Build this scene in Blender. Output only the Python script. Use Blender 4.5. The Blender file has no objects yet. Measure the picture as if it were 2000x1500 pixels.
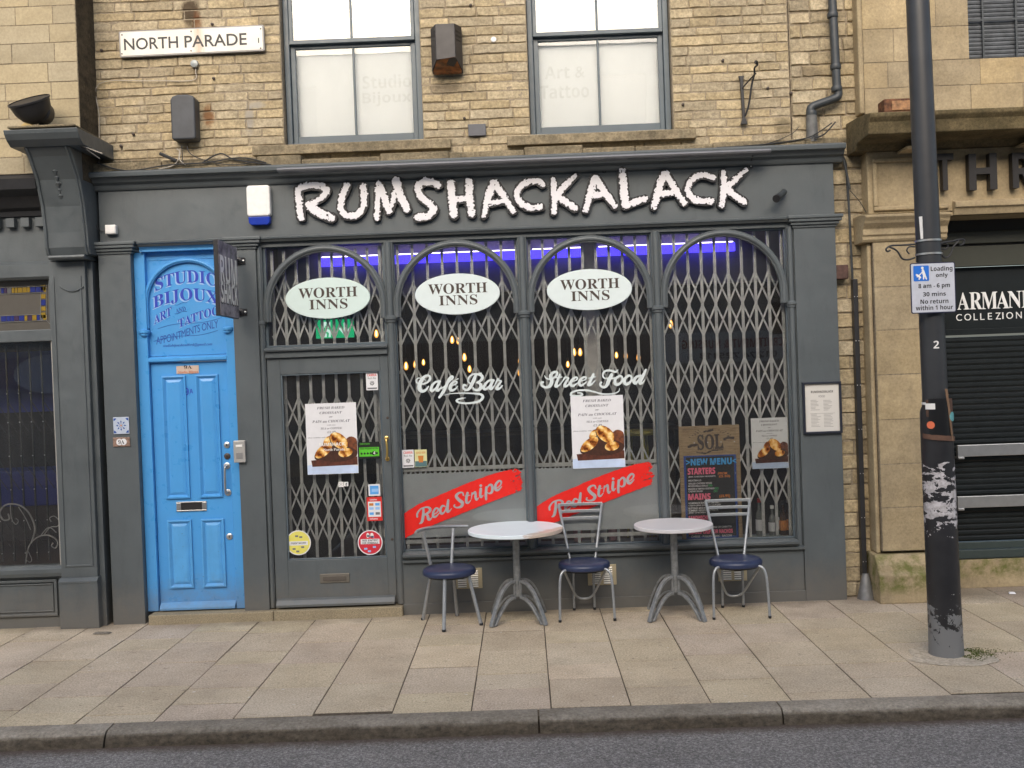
import bpy, bmesh, math, random
import numpy as np
from mathutils import Vector, Matrix
random.seed(7)
PI = math.pi
scene = bpy.context.scene
COL = scene.collection
# ---------------------------------------------------------------- camera model (calibrated from the facade)
F, D, H = 1950.0, 8.125, 1.95
def _n(v): return v / np.linalg.norm(v)
_Y = _n(np.array([21., 24., -F])); _X = np.array([1, .037, 0.]); _X = _n(_X - _Y * (_X @ _Y)); _Z = np.cross(_X, _Y)
_M = np.array([_X, _Y, _Z])
def at(px, py, Y=0.0):
    d = _M @ np.array([px - 1000., 750. - py, -F]); t = (Y + D) / d[1]
    return float(d[0] * t), float(H + d[2] * t)
def gp(px, py, z=0.0):
    d = _M @ np.array([px - 1000., 750. - py, -F]); t = (z - H) / d[2]
    return float(d[0] * t), float(d[1] * t - D)
def sc(Y=0.0): return (Y + D) / F          # metres per photo pixel on the plane Y
# ---------------------------------------------------------------- object helpers
ROOT = {}
def tag(o, label, cat, group=None):
    o['label'] = label; o['category'] = cat
    if group: o['group'] = group
    return o
def thing(name, label, cat, loc=(0, 0, 0), group=None, rz=0.0):
    o = bpy.data.objects.new(name, None); COL.objects.link(o); o.location = loc; o.rotation_euler = (0, 0, rz)
    o.empty_display_size = .1
    ROOT[o.name] = Vector(loc)
    return tag(o, label, cat, group)
def root_off(p):
    while p is not None:
        if p.name in ROOT: return ROOT[p.name]
        p = p.parent
    return Vector((0, 0, 0))
class MB:
    def __init__(s): s.v = []; s.f = []; s.m = []; s.sm = []; s.c = []; s.cc = (1, 1, 1)
    def add(s, vs, fs, sm=False):
        k = len(s.v); s.v += [tuple(q) for q in vs]; s.c += [s.cc] * len(vs)
        for f in fs: s.f.append([i + k for i in f]); s.sm.append(sm)
        return s
    def box(s, x0, x1, y0, y1, z0, z1):
        if x0 > x1: x0, x1 = x1, x0
        if y0 > y1: y0, y1 = y1, y0
        if z0 > z1: z0, z1 = z1, z0
        v = [(x0, y0, z0), (x1, y0, z0), (x1, y1, z0), (x0, y1, z0), (x0, y0, z1), (x1, y0, z1), (x1, y1, z1), (x0, y1, z1)]
        return s.add(v, [(0, 3, 2, 1), (4, 5, 6, 7), (0, 1, 5, 4), (1, 2, 6, 5), (2, 3, 7, 6), (3, 0, 4, 7)])
    def prof(s, pr, x0, x1):            # closed profile [(y,z)] swept along x (front to back, counter-clockwise seen from +x)
        n = len(pr)
        v = [(x0, y, z) for y, z in pr] + [(x1, y, z) for y, z in pr]
        fs = [(i, i + n, (i + 1) % n + n, (i + 1) % n) for i in range(n)]
        return s.add(v, fs + [tuple(range(n)), tuple(range(2 * n - 1, n - 1, -1))])
    def prism(s, po, y0, y1):           # polygon [(x,z)] extruded y0(front) .. y1
        n = len(po); v = [(x, y0, z) for x, z in po] + [(x, y1, z) for x, z in po]
        fs = [(i, (i + 1) % n, (i + 1) % n + n, i + n) for i in range(n)]
        return s.add(v, fs + [tuple(range(n - 1, -1, -1)), tuple(range(n, 2 * n))])
    def strip(s, a, b, y0, y1, close=False):   # ribbon between polylines a and b [(x,z)], thickness y0..y1
        n = len(a)
        v = [(x, y0, z) for x, z in a] + [(x, y0, z) for x, z in b] + [(x, y1, z) for x, z in a] + [(x, y1, z) for x, z in b]
        fs = []
        for i in range(n if close else n - 1):
            j = (i + 1) % n
            fs += [(i, j, n + j, n + i), (2 * n + i, 3 * n + i, 3 * n + j, 2 * n + j), (i, 2 * n + i, 2 * n + j, j), (n + i, n + j, 3 * n + j, 3 * n + i)]
        if not close: fs += [(0, n, 3 * n, 2 * n), (n - 1, 3 * n - 1, 4 * n - 1, 2 * n - 1)]
        return s.add(v, fs)
    def tube(s, pts, r, seg=8, closed=False):
        pts = [Vector(p) for p in pts]; n = len(pts)
        rr = r if isinstance(r, (list, tuple)) else [r] * n
        vs = []; up = None
        for i, p in enumerate(pts):
            a = pts[max(0, i - 1)] if not closed else pts[i - 1]; b = pts[min(n - 1, i + 1)] if not closed else pts[(i + 1) % n]
            t = (b - a)
            if t.length < 1e-9: t = Vector((0, 0, 1))
            t.normalize()
            if up is None: up = t.orthogonal().normalized()
            up = (up - t * up.dot(t))
            if up.length < 1e-6: up = t.orthogonal()
            up.normalize(); w = t.cross(up)
            for k in range(seg):
                an = 2 * PI * k / seg
                vs.append(p + (up * math.cos(an) + w * math.sin(an)) * rr[i])
        fs = []
        for i in range(n if closed else n - 1):
            j = (i + 1) % n
            for k in range(seg):
                l = (k + 1) % seg
                fs.append((i * seg + k, i * seg + l, j * seg + l, j * seg + k))
        if not closed: fs += [tuple(range(seg - 1, -1, -1)), tuple(range((n - 1) * seg, n * seg))]
        return s.add(vs, fs, True)
    def lathe(s, pr, cx=0, cy=0, cz=0, seg=24, axis='z', cap=True):   # pr [(r,h)]
        vs = []
        for r, h in pr:
            for k in range(seg):
                a = 2 * PI * k / seg; c, d = r * math.cos(a), r * math.sin(a)
                vs.append((cx + c, cy + d, cz + h) if axis == 'z' else (cx + c, cy - h, cz + d))
        n = len(pr); fs = []
        for i in range(n - 1):
            for k in range(seg):
                l = (k + 1) % seg; fs.append((i * seg + k, i * seg + l, (i + 1) * seg + l, (i + 1) * seg + k))
        if cap: fs += [tuple(range(seg - 1, -1, -1)), tuple(range((n - 1) * seg, n * seg))]
        return s.add(vs, fs, True)
    def build(s, name, mat, parent=None, bev=0.0, seg=2, smooth=None, kind=None):
        off = root_off(parent) if parent is not None else Vector((0, 0, 0))
        me = bpy.data.meshes.new(name)
        me.from_pydata([(x - off.x, y - off.y, z - off.z) for x, y, z in s.v], [], s.f)
        me.materials.append(mat)
        sm = s.sm if smooth is None else [smooth] * len(s.f)
        me.polygons.foreach_set('use_smooth', sm)
        if any(c != (1, 1, 1) for c in s.c) or mat.get('col'):
            ca = me.color_attributes.new('Col', 'FLOAT_COLOR', 'POINT')
            ca.data.foreach_set('color', [q for c in s.c for q in (c[0], c[1], c[2], 1.0)])
        bm = bmesh.new(); bm.from_mesh(me); bmesh.ops.recalc_face_normals(bm, faces=bm.faces); bm.to_mesh(me); bm.free()
        me.update()
        if any(sm):
            try: me.set_sharp_from_angle(angle=math.radians(38))
            except Exception: pass
        o = bpy.data.objects.new(name, me); COL.objects.link(o)
        if parent is not None: o.parent = parent
        if kind: o['kind'] = kind
        if bev:
            b = o.modifiers.new('bevel', 'BEVEL'); b.width = bev; b.segments = seg; b.limit_method = 'ANGLE'; b.angle_limit = math.radians(40)
        return o
def box(name, x0, x1, y0, y1, z0, z1, mat, parent=None, bev=0.003, **k):
    return MB().box(x0, x1, y0, y1, z0, z1).build(name, mat, parent, bev, **k)
def copy_tree(o, parent=None):
    c = o.copy(); COL.objects.link(c)
    if parent is not None: c.parent = parent
    for ch in list(o.children): copy_tree(ch, c)
    return c
# ---------------------------------------------------------------- materials
def rgb(r, g, b):                      # sRGB 0..255 -> linear
    f = lambda u: (u / 255 / 12.92) if u / 255 <= .04045 else ((u / 255 + .055) / 1.055) ** 2.4
    return (f(r), f(g), f(b))
class NT:
    def __init__(s, name):
        s.m = bpy.data.materials.new(name); s.m.use_nodes = True; s.t = s.m.node_tree; s.t.nodes.clear()
        s.out = s.n('ShaderNodeOutputMaterial'); s.tc = s.n('ShaderNodeTexCoord')
    def n(s, ty, **k):
        q = s.t.nodes.new(ty)
        for a, b in k.items():
            if a.startswith('i_'): q.inputs[a[2:].replace('_', ' ')].default_value = b
            else: setattr(q, a, b)
        return q
    def l(s, a, b): s.t.links.new(a, b)
    def noise(s, scale, detail=4, rough=.55, sx=(1, 1, 1), dist=0):
        mp = s.n('ShaderNodeMapping'); mp.inputs['Scale'].default_value = sx; s.l(s.tc.outputs['Object'], mp.inputs[0])
        q = s.n('ShaderNodeTexNoise'); q.inputs['Scale'].default_value = scale; q.inputs['Detail'].default_value = detail
        q.inputs['Roughness'].default_value = rough; q.inputs['Distortion'].default_value = dist
        s.l(mp.outputs[0], q.inputs['Vector']); return q.outputs['Fac']
    def ramp(s, src, stops):
        r = s.n('ShaderNodeValToRGB'); s.l(src, r.inputs[0]); e = r.color_ramp.elements
        while len(e) < len(stops): e.new(.5)
        for i, (p, c) in enumerate(stops):
            e[i].position = p; e[i].color = (c[0], c[1], c[2], 1) if isinstance(c, tuple) else (c, c, c, 1)
        return r.outputs[0]
    def mix(s, fac, a, b, mode='MIX'):
        q = s.n('ShaderNodeMix', data_type='RGBA', blend_type=mode)
        for i, v in ((0, fac), (6, a), (7, b)):
            if isinstance(v, (int, float)): q.inputs[i].default_value = v if i == 0 else (v, v, v, 1)
            elif isinstance(v, tuple): q.inputs[i].default_value = (v[0], v[1], v[2], 1)
            else: s.l(v, q.inputs[i])
        return q.outputs[2]
    def math(s, op, a, b=0.0):
        q = s.n('ShaderNodeMath', operation=op)
        for i, v in ((0, a), (1, b)):
            if isinstance(v, (int, float)): q.inputs[i].default_value = v
            else: s.l(v, q.inputs[i])
        return q.outputs[0]
    def pos(s):
        q = s.n('ShaderNodeSeparateXYZ'); s.l(s.tc.outputs['Object'], q.inputs[0]); return q.outputs
    def bsdf(s, col, rough=.5, metal=0.0, bump=None, bstr=.3, bdist=.01, spec=.5, **k):
        b = s.n('ShaderNodeBsdfPrincipled')
        for nm, v in (('Base Color', col), ('Roughness', rough), ('Metallic', metal), ('Specular IOR Level', spec)):
            if isinstance(v, tuple): b.inputs[nm].default_value = (v[0], v[1], v[2], 1)
            elif isinstance(v, (int, float)): b.inputs[nm].default_value = v
            else: s.l(v, b.inputs[nm])
        if bump is not None:
            q = s.n('ShaderNodeBump'); q.inputs['Strength'].default_value = bstr; q.inputs['Distance'].default_value = bdist
            s.l(bump, q.inputs['Height']); s.l(q.outputs[0], b.inputs['Normal'])
        s.l(b.outputs[0], s.out.inputs[0]); return b
def sm(c, k): return tuple(min(1.0, q * k) for q in c)
def paint(name, col, rough=.42, var=.14, scale=3, bump=.16, bscale=60, chips=None, dirt=.4, spec=.5, ct=.70):
    t = NT(name)
    c = t.ramp(t.noise(scale, 5, .6), [(.3, sm(col, 1 - var)), (.7, sm(col, 1 + var))])
    d = t.ramp(t.noise(9, 8, .75, (1, 1, .25)), [(.52, 0.), (.75, 1.)])
    c = t.mix(t.math('MULTIPLY', d, dirt), c, sm(col, .55))
    sp_ = t.n('ShaderNodeMapRange'); t.l(t.math('ADD', t.pos()[2], t.math('MULTIPLY', t.noise(10, 7, .75), -.55)), sp_.inputs[0]); sp_.inputs[1].default_value = .10; sp_.inputs[2].default_value = -.22
    c = t.mix(t.math('MULTIPLY', sp_.outputs[0], .5), c, (.16, .14, .115))
    if chips:
        m = t.ramp(t.noise(38, 6, .7, (1, 1, 1.6)), [(ct, 0.), (ct + .012, 1.)]); c = t.mix(m, c, chips)
    r = t.ramp(t.noise(14, 4), [(.3, max(.05, rough - .1)), (.7, rough + .12)])
    t.bsdf(c, r, 0, t.noise(bscale, 3), bump, .004, spec); return t.m
def plain(name, col, rough=.5, metal=0.0, var=.06, scale=20, spec=.5):
    t = NT(name); c = t.ramp(t.noise(scale, 4), [(.3, sm(col, 1 - var)), (.7, sm(col, 1 + var))])
    t.bsdf(c, rough, metal, t.noise(scale * 4, 2), .05, .002, spec); return t.m
def emis(name, col, st):
    t = NT(name); e = t.n('ShaderNodeEmission'); e.inputs[0].default_value = (*col, 1); e.inputs[1].default_value = st
    t.l(e.outputs[0], t.out.inputs[0]); return t.m
def stone(name, a, b, dark, sc_=6, bump=.5, soot=.5, dcol=(.03, .027, .022), grain=50, moss=None, mossz=None, spots=(), gv=(.62, 1.32)):
    t = NT(name)
    t.m['col'] = 1; at_ = t.n('ShaderNodeAttribute', attribute_name='Col')
    c = t.ramp(t.noise(sc_, 6, .6, (1, 1, 2)), [(.25, a), (.75, b)])
    c = t.mix(1.0, c, at_.outputs['Color'], 'MULTIPLY')
    g = t.noise(grain, 4, .7)
    c = t.mix(1.0, c, t.ramp(g, [(.3, gv[0]), (.7, gv[1])]), 'MULTIPLY')
    c = t.mix(.5, c, t.mix(1.0, c, at_.outputs['Color'], 'MULTIPLY'))
    s1 = t.ramp(t.noise(1.9, 9, .75, (1, 1, .55)), [(.46, 0.), (.74, 1.)])
    s2 = t.ramp(t.noise(11, 7, .8), [(.58, 0.), (.72, 1.)])
    c = t.mix(t.math('MULTIPLY', s1, soot), c, dark)
    c = t.mix(t.math('MULTIPLY', s2, .7 * soot), c, dcol)
    if moss:
        p = t.pos(); lo, hi = mossz
        m = t.math('MULTIPLY', t.ramp(t.noise(8, 6, .7), [(.42, 0.), (.6, 1.)]), t.ramp(t.math('ABSOLUTE', t.math('MULTIPLY', t.math('SUBTRACT', p[2], (lo + hi) / 2), 2 / (hi - lo))), [(.6, 1.), (1., 0.)]))
        c = t.mix(t.math('MULTIPLY', m, .8), c, moss)
    for (px_, pz_, rx_, rz_, cs_, st_) in spots:      # stains with a place and outline of their own: rust runs, a damp streak, a cement patch
        p = t.pos(); u_ = t.math('DIVIDE', t.math('SUBTRACT', p[0], px_), rx_); v_ = t.math('DIVIDE', t.math('SUBTRACT', p[2], pz_), rz_)
        d_ = t.math('ADD', t.math('MULTIPLY', u_, u_), t.math('MULTIPLY', v_, v_)); q_ = t.n('ShaderNodeMapRange'); t.l(t.math('ADD', d_, t.math('MULTIPLY', t.noise(14, 7, .75, (1, 1, .6)), 1.5)), q_.inputs[0]); q_.inputs[1].default_value = 1.55; q_.inputs[2].default_value = .95
        c = t.mix(t.math('MULTIPLY', q_.outputs[0], st_), c, cs_)
    h = t.mix(.5, t.noise(28, 8, .7, (1, 1, 1.8)), t.noise(110, 5, .7))
    t.bsdf(c, .9, 0, h, bump, .012, .25); return t.m
GREY = (.090, .104, .111)
M = {}
M['grey'] = paint('grey_gloss_paint', GREY, .4, .11, 2.2, .14, 45, chips=(.19, .20, .20), ct=.765)
M['greyd'] = paint('grey_worn_paint', sm(GREY, .92), .45, .14, 3.5, .18, 50, chips=(.20, .20, .19), dirt=.5, ct=.745)
M['window_grey'] = paint('slate_window_paint', (.085, .110, .128), .4, .08)
M['blue'] = paint('blue_door_paint', (.070, .305, .66), .34, .05, 2.5, .10, 40, dirt=.12, chips=(.10, .10, .12), ct=.775)
M['bluechip'] = paint('blue_chipped_paint', (.085, .33, .67), .45, .08, 6, .25, 50, chips=(.07, .05, .06), dirt=.2, ct=.665)
M['stone'] = stone('coursed_sandstone', (.345, .28, .175), (.48, .40, .265), (.17, .135, .09), 7, .8, .46, grain=42, spots=[(at(a_, b_, .11)[0] + .4, at(a_, b_, .11)[1], r1, r2, cs, q) for a_, b_, r1, r2, cs, q in ((372, 20, .10, .22, (.055, .035, .02), .9), (385, 55, .05, .2, (.16, .06, .02), .7), (407, 228, .06, .12, (.20, .08, .025), .8), (382, 140, .03, .12, (.09, .06, .04), .6), (487, 232, .05, .18, (.33, .30, .25), .9), (500, 205, .10, .04, (.35, .32, .27), .8), (250, 322, .5, .06, (.06, .05, .035), .8), (870, 172, .16, .08, (.14, .11, .075), .6), (1080, 295, 1.2, .03, (.07, .06, .04), .7), (1530, 250, .10, .16, (.12, .10, .06), .6), (275, 205, .04, .06, (.45, .38, .27), .8))])
M['mortar'] = stone('mortar', (.25, .205, .145), (.34, .285, .205), (.10, .08, .06), 12, .6, .5)
M['ashlar'] = stone('smooth_ashlar', (.34, .285, .185), (.43, .365, .245), (.28, .24, .17), 3, .16, .32, (.12, .11, .10), gv=(.85, 1.12))
M['ashlar_r'] = stone('tan_ashlar', (.31, .245, .145), (.45, .36, .225), (.17, .14, .10), 3, .25, .7, (.15, .12, .09), moss=(.10, .12, .02), mossz=(.06, .42), gv=(.80, 1.16))
M['sill'] = stone('weathered_sill_stone', (.16, .13, .085), (.34, .28, .18), (.045, .042, .03), 7, .9, .95)
M['sooty'] = stone('sooty_stone', (.035, .028, .02), (.12, .095, .06), (.012, .011, .009), 9, .9, .9)
M['step'] = stone('granite_step', (.22, .18, .12), (.40, .34, .23), (.13, .11, .08), 90, .7, .35, grain=160)
def kerb_mat():
    t = NT('kerb_stone_dark_front'); t.m['col'] = 1; at_ = t.n('ShaderNodeAttribute', attribute_name='Col')
    c = t.ramp(t.noise(5, 6, .65), [(.3, (.20, .175, .14)), (.7, (.33, .295, .245))]); c = t.mix(1.0, c, at_.outputs['Color'], 'MULTIPLY')
    c = t.mix(1.0, c, t.ramp(t.noise(48, 5, .8), [(.3, .6), (.7, 1.35)]), 'MULTIPLY')
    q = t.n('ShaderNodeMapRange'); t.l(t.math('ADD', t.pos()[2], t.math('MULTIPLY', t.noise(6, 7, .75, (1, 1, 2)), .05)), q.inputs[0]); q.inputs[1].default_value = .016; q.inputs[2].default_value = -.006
    c = t.mix(t.math('MULTIPLY', q.outputs[0], .85), c, t.ramp(t.noise(22, 6, .75, (1, 1, 1.5)), [(.35, (.028, .022, .016)), (.65, (.13, .105, .075))]))  # mottled darker brown from just below the top edge downwards
    t.bsdf(c, .85, 0, t.mix(.5, t.noise(26, 8, .75), t.noise(9, 6)), 1.0, .02, .25); return t.m
M['kerb'] = kerb_mat(); M['chip'] = stone('kerb_stone', (.165, .145, .115), (.28, .25, .205), (.05, .043, .035), 5, 1.0, .6)
M['white'] = plain('white_plastic', (.78, .77, .75), .35)
M['black'] = plain('black_metal', (.016, .016, .018), .4)
M['blackpaint'] = plain('black_cast_iron', (.02, .02, .022), .5, 0, .2)
M['steel'] = plain('brushed_steel', (.55, .55, .54), .34, .9)
M['chrome'] = plain('satin_silver_tube', (.36, .38, .40), .36, .55, .12, 40)
M['brass'] = plain('brass', (.62, .43, .14), .32, .9)
M['ventbrass'] = plain('vent_brass', (.46, .40, .27), .45, .35)
M['ventlouvre'] = plain('vent_louvre', (.88, .85, .78), .4, .2)
M['grille'] = plain('galvanised_grille', (.47, .47, .465), .5, .1, .22, 18)
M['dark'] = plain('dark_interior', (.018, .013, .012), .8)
M['darkwood'] = plain('dark_wood', (.05, .028, .016), .5)
M['bulkhead'] = plain('bulkhead_plaster', (.30, .27, .29), .8)
M['vinylwhite'] = plain('white_vinyl', (.62, .68, .68), .4)
M['ink'] = plain('black_ink', (.014, .013, .014), .5)
M['brown_ink'] = plain('brown_ink', (.055, .038, .03), .5)
M['paper'] = plain('paper', (.70, .70, .72), .6, 0, .03)
M['pipe'] = plain('grey_cast_pipe', (.038, .044, .048), .45, 0, .15)
M['pipe2'] = plain('weathered_iron_pipe', (.12, .12, .115), .6, 0, .3)
M['cable'] = plain('cable', (.03, .03, .03), .6)
M['cablew'] = plain('pale_cable', (.42, .38, .32), .6)
M['shutter'] = plain('dark_green_shutter', (.007, .010, .011), .45, 0, .2, 8, .3)
M['shutter_rail'] = plain('shutter_rail', (.035, .05, .048), .4)
def glass_mat(name, tint=(1, 1, 1), gl=1.0):
    t = NT(name); tr = t.n('ShaderNodeBsdfTransparent'); tr.inputs[0].default_value = (*tint, 1)
    g = t.n('ShaderNodeBsdfGlossy'); g.inputs['Roughness'].default_value = .01; g.inputs[0].default_value = (gl, gl, gl, 1)
    fr = t.n('ShaderNodeFresnel'); fr.inputs[0].default_value = 1.5
    q = t.n('ShaderNodeBump'); q.inputs['Strength'].default_value = .02; q.inputs['Distance'].default_value = .02; t.l(t.noise(2.2, 1), q.inputs['Height']); t.l(q.outputs[0], g.inputs['Normal'])
    mx = t.n('ShaderNodeMixShader'); t.l(fr.outputs[0], mx.inputs[0]); t.l(tr.outputs[0], mx.inputs[1]); t.l(g.outputs[0], mx.inputs[2]); 
    df = t.n('ShaderNodeBsdfDiffuse'); df.inputs[0].default_value = (.62, .60, .58, 1); m2 = t.n('ShaderNodeMixShader'); t.l(t.ramp(t.noise(4, 6, .7, (1, 1, .4)), [(.3, .004), (.75, .022)]), m2.inputs[0]); t.l(mx.outputs[0], m2.inputs[1]); t.l(df.outputs[0], m2.inputs[2]); t.l(m2.outputs[0], t.out.inputs[0])
    return t.m
M['glass'] = glass_mat('window_glass', (.97, .98, .975))
def frost_mat():
    t = NT('frosted_film'); d = t.bsdf((.60, .63, .66), .35)
    tr = t.n('ShaderNodeBsdfTransparent'); tr.inputs[0].default_value = (.85, .87, .88, 1); mx = t.n('ShaderNodeMixShader')
    t.l(t.ramp(t.noise(5, 3), [(.3, .58), (.7, .68)]), mx.inputs[0])
    t.l(tr.outputs[0], mx.inputs[1]); t.l(d.outputs[0], mx.inputs[2]); t.l(mx.outputs[0], t.out.inputs[0]); return t.m
M['frost'] = frost_mat()
# ---------------------------------------------------------------- text helpers
def uni(s, up, lo): return ''.join(chr(up + ord(c) - 65) if 'A' <= c <= 'Z' else chr(lo + ord(c) - 97) if 'a' <= c <= 'z' else c for c in s)
STY = {'serifb': (0x1D400, 0x1D41A), 'script': (0x1D4D0, 0x1D4EA), 'bi': (0x1D468, 0x1D482), 'sansb': (0x1D5D4, 0x1D5EE), 'sansbi': (0x1D63C, 0x1D656)}
DIG = {'serifb': 0x1D7CE, 'sansb': 0x1D7EC}
TMP = bpy.data.scenes.new('text_workshop')
TXC = {}
def text_mesh(body, style='sans', ext=0.0, spacing=1.0, bold=0.0, align='CENTER', line=1.0):
    key = (body, style, ext, spacing, bold, align, line)
    if key not in TXC: TXC[key] = _text_mesh(*key)
    return TXC[key]
def _text_mesh(body, style, ext, spacing, bold, align, line):
    c = bpy.data.curves.new('t', 'FONT')
    b = uni(body, *STY[style]) if style in STY else body
    if style in DIG: b = ''.join(chr(DIG[style] + ord(ch) - 48) if ch.isdigit() else ch for ch in b)
    c.body = b; c.align_x = align; c.space_character = spacing; c.space_line = line; c.extrude = ext; c.offset = bold; c.resolution_u = 4
    o = bpy.data.objects.new('t', c); TMP.collection.objects.link(o)
    TMP.view_layers[0].update(); dg = TMP.view_layers[0].depsgraph
    me = bpy.data.meshes.new_from_object(o.evaluated_get(dg))
    V = np.array([v.co[:] for v in me.vertices]); Fs = [list(p.vertices) for p in me.polygons]
    bpy.data.objects.remove(o); bpy.data.curves.remove(c); bpy.data.meshes.remove(me)
    return V, Fs
def text(body, cx, cz, w, h, Y, mat, parent, style='sans', name='lettering', ext=.0008, rot=0.0, shear=0.0, warp=None, bold=0.0, spacing=1.0, line=1.0, frame=None, align='CENTER'):
    V, Fs = text_mesh(body, style, 1.0, spacing, bold, align, line)
    if len(V) == 0: return None
    mn, mx = V.min(0), V.max(0); V = V.copy()
    sx = w / (mx[0] - mn[0]); sz = h / (mx[1] - mn[1]) if h else sx
    x = (V[:, 0] - (mn[0] + mx[0]) / 2) * sx; z = (V[:, 1] - (mn[1] + mx[1]) / 2) * sz
    x = x + shear * z
    if warp:
        pts = [warp(a, b) for a, b in zip(x, z)]; x = np.array([p[0] for p in pts]); z = np.array([p[1] for p in pts])
    if rot: x, z = x * math.cos(rot) - z * math.sin(rot), x * math.sin(rot) + z * math.cos(rot)
    d = np.where(V[:, 2] > 0, -ext, 0.0)
    m = MB()
    if frame is None: vs = [(cx + a, Y + e, cz + b) for a, b, e in zip(x, z, d)]
    else: vs = [frame(cx + a, cz + b, Y + e) for a, b, e in zip(x, z, d)]
    m.add(vs, Fs); return m.build(name, mat, parent)
def ptext(body, x0, x1, yc, hpx, Y, mat, parent, **k):
    cx, cz = at((x0 + x1) / 2, yc, Y); s = sc(Y)
    return text(body, cx, cz, (x1 - x0) * s, hpx * s, Y, mat, parent, **k)
# ---------------------------------------------------------------- shapes from a field (ragged lettering, brush marks)
def vnoise(x, z, s, seed=0):
    x = x * s; z = z * s; xi = np.floor(x).astype(int); zi = np.floor(z).astype(int); fx = x - xi; fz = z - zi
    fx = fx * fx * (3 - 2 * fx); fz = fz * fz * (3 - 2 * fz)
    def h(a, b):
        n = (a * 374761393 + b * 668265263 + seed * 982451653) & 0x7fffffff
        n = ((n ^ (n >> 13)) * 1274126177) & 0x7fffffff
        return ((n ^ (n >> 16)) & 0xffff) / 65535.0
    return (h(xi, zi) * (1 - fx) + h(xi + 1, zi) * fx) * (1 - fz) + (h(xi, zi + 1) * (1 - fx) + h(xi + 1, zi + 1) * fx) * fz
def field_mesh(fn, x0, x1, z0, z1, step, y0, y1):
    xs = np.arange(x0, x1 + step, step); zs = np.arange(z0, z1 + step, step)
    X, Z = np.meshgrid(xs, zs, indexing='ij'); V = fn(X, Z)
    V[0, :] = V[-1, :] = -1; V[:, 0] = V[:, -1] = -1
    m = MB(); pts = []; idx = {}
    def vid(key, x, z):
        if key not in idx: idx[key] = len(pts); pts.append((x, z))
        return idx[key]
    faces = []; edges = []
    for i in range(len(xs) - 1):
        for j in range(len(zs) - 1):
            c = [(i, j), (i + 1, j), (i + 1, j + 1), (i, j + 1)]; vals = [V[a] for a in c]
            if max(vals) <= 0: continue
            poly = []; cut = []
            for k in range(4):
                a, b = c[k], c[(k + 1) % 4]; va, vb = vals[k], vals[(k + 1) % 4]
                if va > 0: poly.append(vid(a, xs[a[0]], zs[a[1]]))
                if (va > 0) != (vb > 0):
                    t = va / (va - vb); key = (min(a, b), max(a, b), 1)
                    q = vid(key, xs[a[0]] + (xs[b[0]] - xs[a[0]]) * t, zs[a[1]] + (zs[b[1]] - zs[a[1]]) * t)
                    poly.append(q); cut.append((q, va > 0))
            if len(poly) >= 3: faces.append(poly)
            if len(cut) == 2:
                e = (cut[0][0], cut[1][0]) if cut[0][1] else (cut[1][0], cut[0][0]); edges.append(e)
            elif len(cut) == 4:
                for q in (0, 2):
                    e = (cut[q][0], cut[q + 1][0]) if cut[q][1] else (cut[q + 1][0], cut[q][0]); edges.append(e)
    n = len(pts)
    vs = [(x, y0, z) for x, z in pts] + ([(x, y1, z) for x, z in pts] if y1 != y0 else [])
    fs = list(faces)
    if y1 != y0: fs += [(a, b, b + n, a + n) for a, b in edges]
    return m.add(vs, fs)
def stroke_field(strokes, rag=0.0, ragscale=60, pit=0.0, seed=1, grow=0.0):
    def fn(X, Z):
        best = np.full(X.shape, -9.0)
        for pts, r in strokes:
            rr = r if isinstance(r, (list, tuple)) else [r] * len(pts)
            for k in range(len(pts) - 1):
                (ax, az), (bx, bz) = pts[k], pts[k + 1]; dx, dz = bx - ax, bz - az; L = dx * dx + dz * dz + 1e-12
                t = np.clip(((X - ax) * dx + (Z - az) * dz) / L, 0, 1)
                d = np.hypot(X - ax - t * dx, Z - az - t * dz)
                best = np.maximum(best, rr[k] + (rr[k + 1] - rr[k]) * t - d)
        v = best + grow
        if rag: v = v + rag * (vnoise(X, Z, ragscale, seed) - .55) + rag * .8 * (vnoise(X, Z, ragscale * 2.3, seed + 5) - .5)
        if pit: v = np.minimum(v, (vnoise(X, Z, 70, seed + 9) - pit) * .03)
        return v
    return fn
def spline(pts, n=6):
    out = []; P = [pts[0]] + list(pts) + [pts[-1]]
    for i in range(1, len(P) - 2):
        for k in range(n):
            t = k / n; q = []
            for c in range(len(pts[0])):
                a, b, d, e = P[i - 1][c], P[i][c], P[i + 1][c], P[i + 2][c]
                q.append(.5 * (2 * b + (-a + d) * t + (2 * a - 5 * b + 4 * d - e) * t * t + (-a + 3 * b - 3 * d + e) * t ** 3))
            out.append(tuple(q))
    out.append(tuple(pts[-1])); return out
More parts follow.
